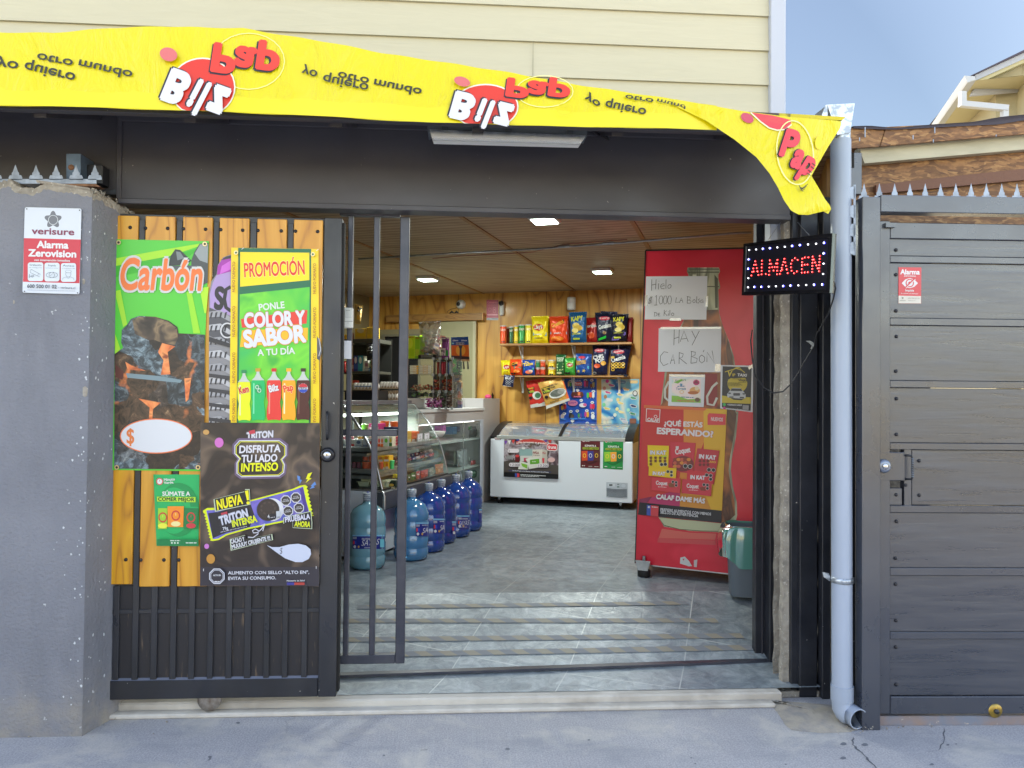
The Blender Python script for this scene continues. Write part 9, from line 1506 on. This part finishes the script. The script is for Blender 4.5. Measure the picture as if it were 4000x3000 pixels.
# ---- eggs and crate on the case
egm = mat('egg', '#d8d4cc', .5); pulp = mat('pulp', '#a08c72', .9, bp=.3, bs=60)
def egg_tray(tf, q, z, tt, lb, top=True, nx=6, ny=5):
    a0, a1, _, _ = bx_T(tf, q[0], q[1], q[2], q[3], tt); w = (a1-a0)/nx; e = thing('egg_tray', lb, 'egg tray', I((a0+a1)/2, tt+.12, z), 'egg trays on the display case'); mb = MB()
    def g(u, v):
        s_ = a0+(a1-a0)*u; t_ = tt+w*ny*v; return I(s_, t_, z+.022+.020*math.cos(u*nx*2*math.pi)*math.cos(v*ny*2*math.pi)*1.0)
    mb.grid(g, nx*8, ny*8, pulp); mb.grid(lambda u, v: I(a0+(a1-a0)*u, tt, z+.002+v*(.02+.016*math.cos(u*nx*2*math.pi))), nx*8, 2, pulp); mb.build('tray', e)
    if top:
        proto = None
        for i in range(nx):
            for j in range(ny):
                c = I(a0+w*(i+.5), tt+w*(j+.5), z+.012)
                if proto is None: mb = MB(); mb.lathe(c, [(0, 0), (.014, .004), (.021, .018), (.022, .028), (.018, .044), (.010, .055), (0, .058)], egm, 14); proto = mb.build('egg', e); c0 = c
                else: o = proto.copy(); sc.collection.objects.link(o); o.parent = e; o.matrix_parent_inverse = proto.matrix_parent_inverse.copy(); o.location = c-c0
    return w
zb1 = ztop_+.001; hgt = .052; te_ = 6.55
for k in range(3): egg_tray(S3, (560, 1400, 812, 1480), zb1+k*hgt, te_, ['lowest egg tray of the right-hand stack of three', 'middle egg tray of the right-hand stack of three', 'top egg tray of the right-hand stack, full of white eggs'][k], k == 2 or k == 0)
cr = thing('plastic_crate', 'black plastic crate under the left egg tray, seen between the bars', 'crate', I(stz(TT(1400, 1550, 6.2))[0], 6.3, zb1)); a0, a1, za, zb = bx_T(S3, 60, 1300, 470, 1440, 6.2); mb = MB()
zt2_ = zb1+(zb-za); mb.ibox((a0, 6.2, zb1), (a1, 6.21, zt2_), 'black_plastic', .001); mb.ibox((a0, 6.21, zb1), (a0+.01, 6.5, zt2_), 'black_plastic'); mb.ibox((a1-.01, 6.21, zb1), (a1, 6.5, zt2_), 'black_plastic'); mb.ibox((a0+.01, 6.49, zb1), (a1-.01, 6.5, zt2_), 'black_plastic'); mb.ibox((a0-.006, 6.192, zt2_-.012), (a1+.006, 6.2, zt2_), 'black_plastic'); mb.build('crate_walls', cr); mb = MB(); q_ = bx_T(S3, 205, 1315, 445, 1330, 6.19); mb.ibox((q_[0], 6.188, q_[2]), (q_[1], 6.1915, q_[3]), ink('#5a7a9a')); mb.build('crate_label', cr)
egg_tray(S3, (180, 1300, 470, 1300), zt2_+.001, 6.21, 'egg tray of white eggs on top of the black crate', True, 6, 4)
# ---- dark stock shelves in the far left corner
TS = 7.9; su = thing('stock_shelves', 'dark metal stock shelves with packets behind the counter', 'shelving', TT(1400, 1550, TS)); a0, a1, _, _ = bx_T(S3, -60, 0, 495, 100, TS)
zA = TT(*N(S3, 300, 640), TS).z; zB = TT(*N(S3, 300, 1105), TS).z
for z_, h in ((zA, .045), (zB, .03), (FZ+.6, .03)): mb = MB(); mb.ibox((a0, TS, z_-h), (a1+.02, TS+.4, z_), mat('shelf_dark', '#4a4a44', .4, metal=.3), .002); mb.build('shelf', su)
mb = MB(); mb.ibox((a0, TS+.41, FZ), (a1+.02, TS+.42, zA+.02), mat('dark_back', '#1c1c1a', .6)); mb.build('back_panel', su)
mb = MB(); mb.ibox((a1+.025, TS, FZ), (a1+.055, TS+.03, zA+.0), 'black_steel'); mb.ibox((a0-.04, TS, FZ), (a0-.005, TS+.03, zA), 'black_steel'); mb.build('upright', su)
GS = 'packets on the dark stock shelves'; f = ('T', TS+.05)
for k, (r, c, lb, z_) in enumerate((((205, 470, 370, 620), ('#cfa940', '#d8b01e', '#c8b890'), 'open yellow cardboard box with dark seals on the top stock shelf', zA), ((378, 470, 480, 640), ('#c8a23a', '#d8aa1e'), 'second yellow cardboard box behind the slim bar', zA), ((35, 530, 90, 600), ('#d8a81c',), 'small amber box at the left of the top stock shelf', zA))): carton(S3, r, f, .15, c, lb, 'stock_box', 'box', GS, z_)
mb = MB(); pr = Pr(mb, Tsurf(TS+.048), S3, .001, .0003); [(pr.ell(x, y, 20, 16, '#1c1a18', 12)) for x, y in ((350, 575), (378, 578), (348, 612), (285, 550))]; 
bag(S3, [(205, 148), (325, 172), (290, 430), (205, 420)], Tsurf(TS+.03), .03, '#c8a868', 'tall kraft and black snack bag standing on the top stock shelf', bagtext(E(258, 195, 18, 16, '#20201c', 12), E(292, 205, 16, 15, '#20201c', 12), E(260, 235, 22, 16, '#20201c', 12), ('rect', (240, 300, 285, 360, '#c89028')), ('rect', (232, 365, 280, 410, '#a88a50'))), GS, 'snack bag')
bag(S3, [(38, 130), (75, 135), (80, 260), (40, 270)], Tsurf(TS+.1), .02, '#b8a080', 'tan snack bag at the far left of the top stock shelf', None, GS, 'snack bag')
for k, (r, c, lb) in enumerate((((190, 865, 248, 1090), ('#2a3a8a', '#3a5aa8', '#d8d8e0'), 'dark blue packet with white oval on the second stock shelf'), ((252, 868, 320, 1092), ('#2a8aa0', '#3a9ab0', '#e0e4e0'), 'teal packet with white oval on the second stock shelf'), ((322, 870, 345, 1090), ('#c8ccb8',), 'narrow cream packet beside the teal one'), ((350, 895, 400, 1050), ('#b8b0a8', '#8a5a6a'), 'grey-white packet with plum print on the second stock shelf'), ((345, 1052, 425, 1095), ('#2a6a9a', '#c8ccd0'), 'low blue packet lying on the second stock shelf'), ((160, 900, 186, 1088), ('#8a2a24', '#c8b8a8'), 'dark red packet by the first bar'), ((435, 905, 475, 1080), ('#6a5a4a', '#8a7a5a'), 'brown packet by the second bar'))): carton(S3, r, f, .06, c, lb, 'stock_packet', 'packet', GS, zB)
for k, (r, c, lb) in enumerate((((170, 1235, 235, 1300), ('#b8382a', '#e0c8a8'), 'red packet low behind the left egg tray'), ((92, 520, 160, 618), ('#a83020', '#d8b048'), 'brick red carton beside the small amber box on the top stock shelf'), ((405, 900, 434, 1050), ('#3a7a4a', '#c8d0a8'), 'slim green packet between the plum and brown ones'))): carton(S3, r, ('T', TS+.08), .06, c, lb, 'stock_packet', 'packet', GS, zA if k == 1 else zB if k == 2 else None)
bag(S3, [(40, 960), (85, 970), (80, 1140), (35, 1120)], Tsurf(TS-.05), .03, '#b02828', 'red and white bag hanging at the far left', lambda pr: pr.poly([(48, 970), (75, 985), (72, 1010), (55, 1000)], '#e8e4e0'), GS, 'bag')
bag(S3, [(370, 715), (465, 705), (470, 880), (375, 890)], Tsurf(TS-.02), .03, '#16161a', 'black hanging bag with white lettering under the top stock shelf', bagtext(T('Kids', 400, 780, 455, 770, 24, '#c8c8cc'), ('words', (385, 815, 460, 810, 12, '#b8b8bc'))), GS, 'bag')
carton(S3, (572, 780, 632, 1095), ('T', 9.25), .06, ('#c88a1e', '#a83a1e', '#c8502a'), 'tall amber and red hanging packet strip by the dark doorway', 'packet_strip', 'packet', None)
# ---- hidden far: small bits on walls
mb = MB(); mb.ibox((-4.9, 8.7, CZ-.02), (-4.88, 8.75, CZ-.0), 'white_plastic')
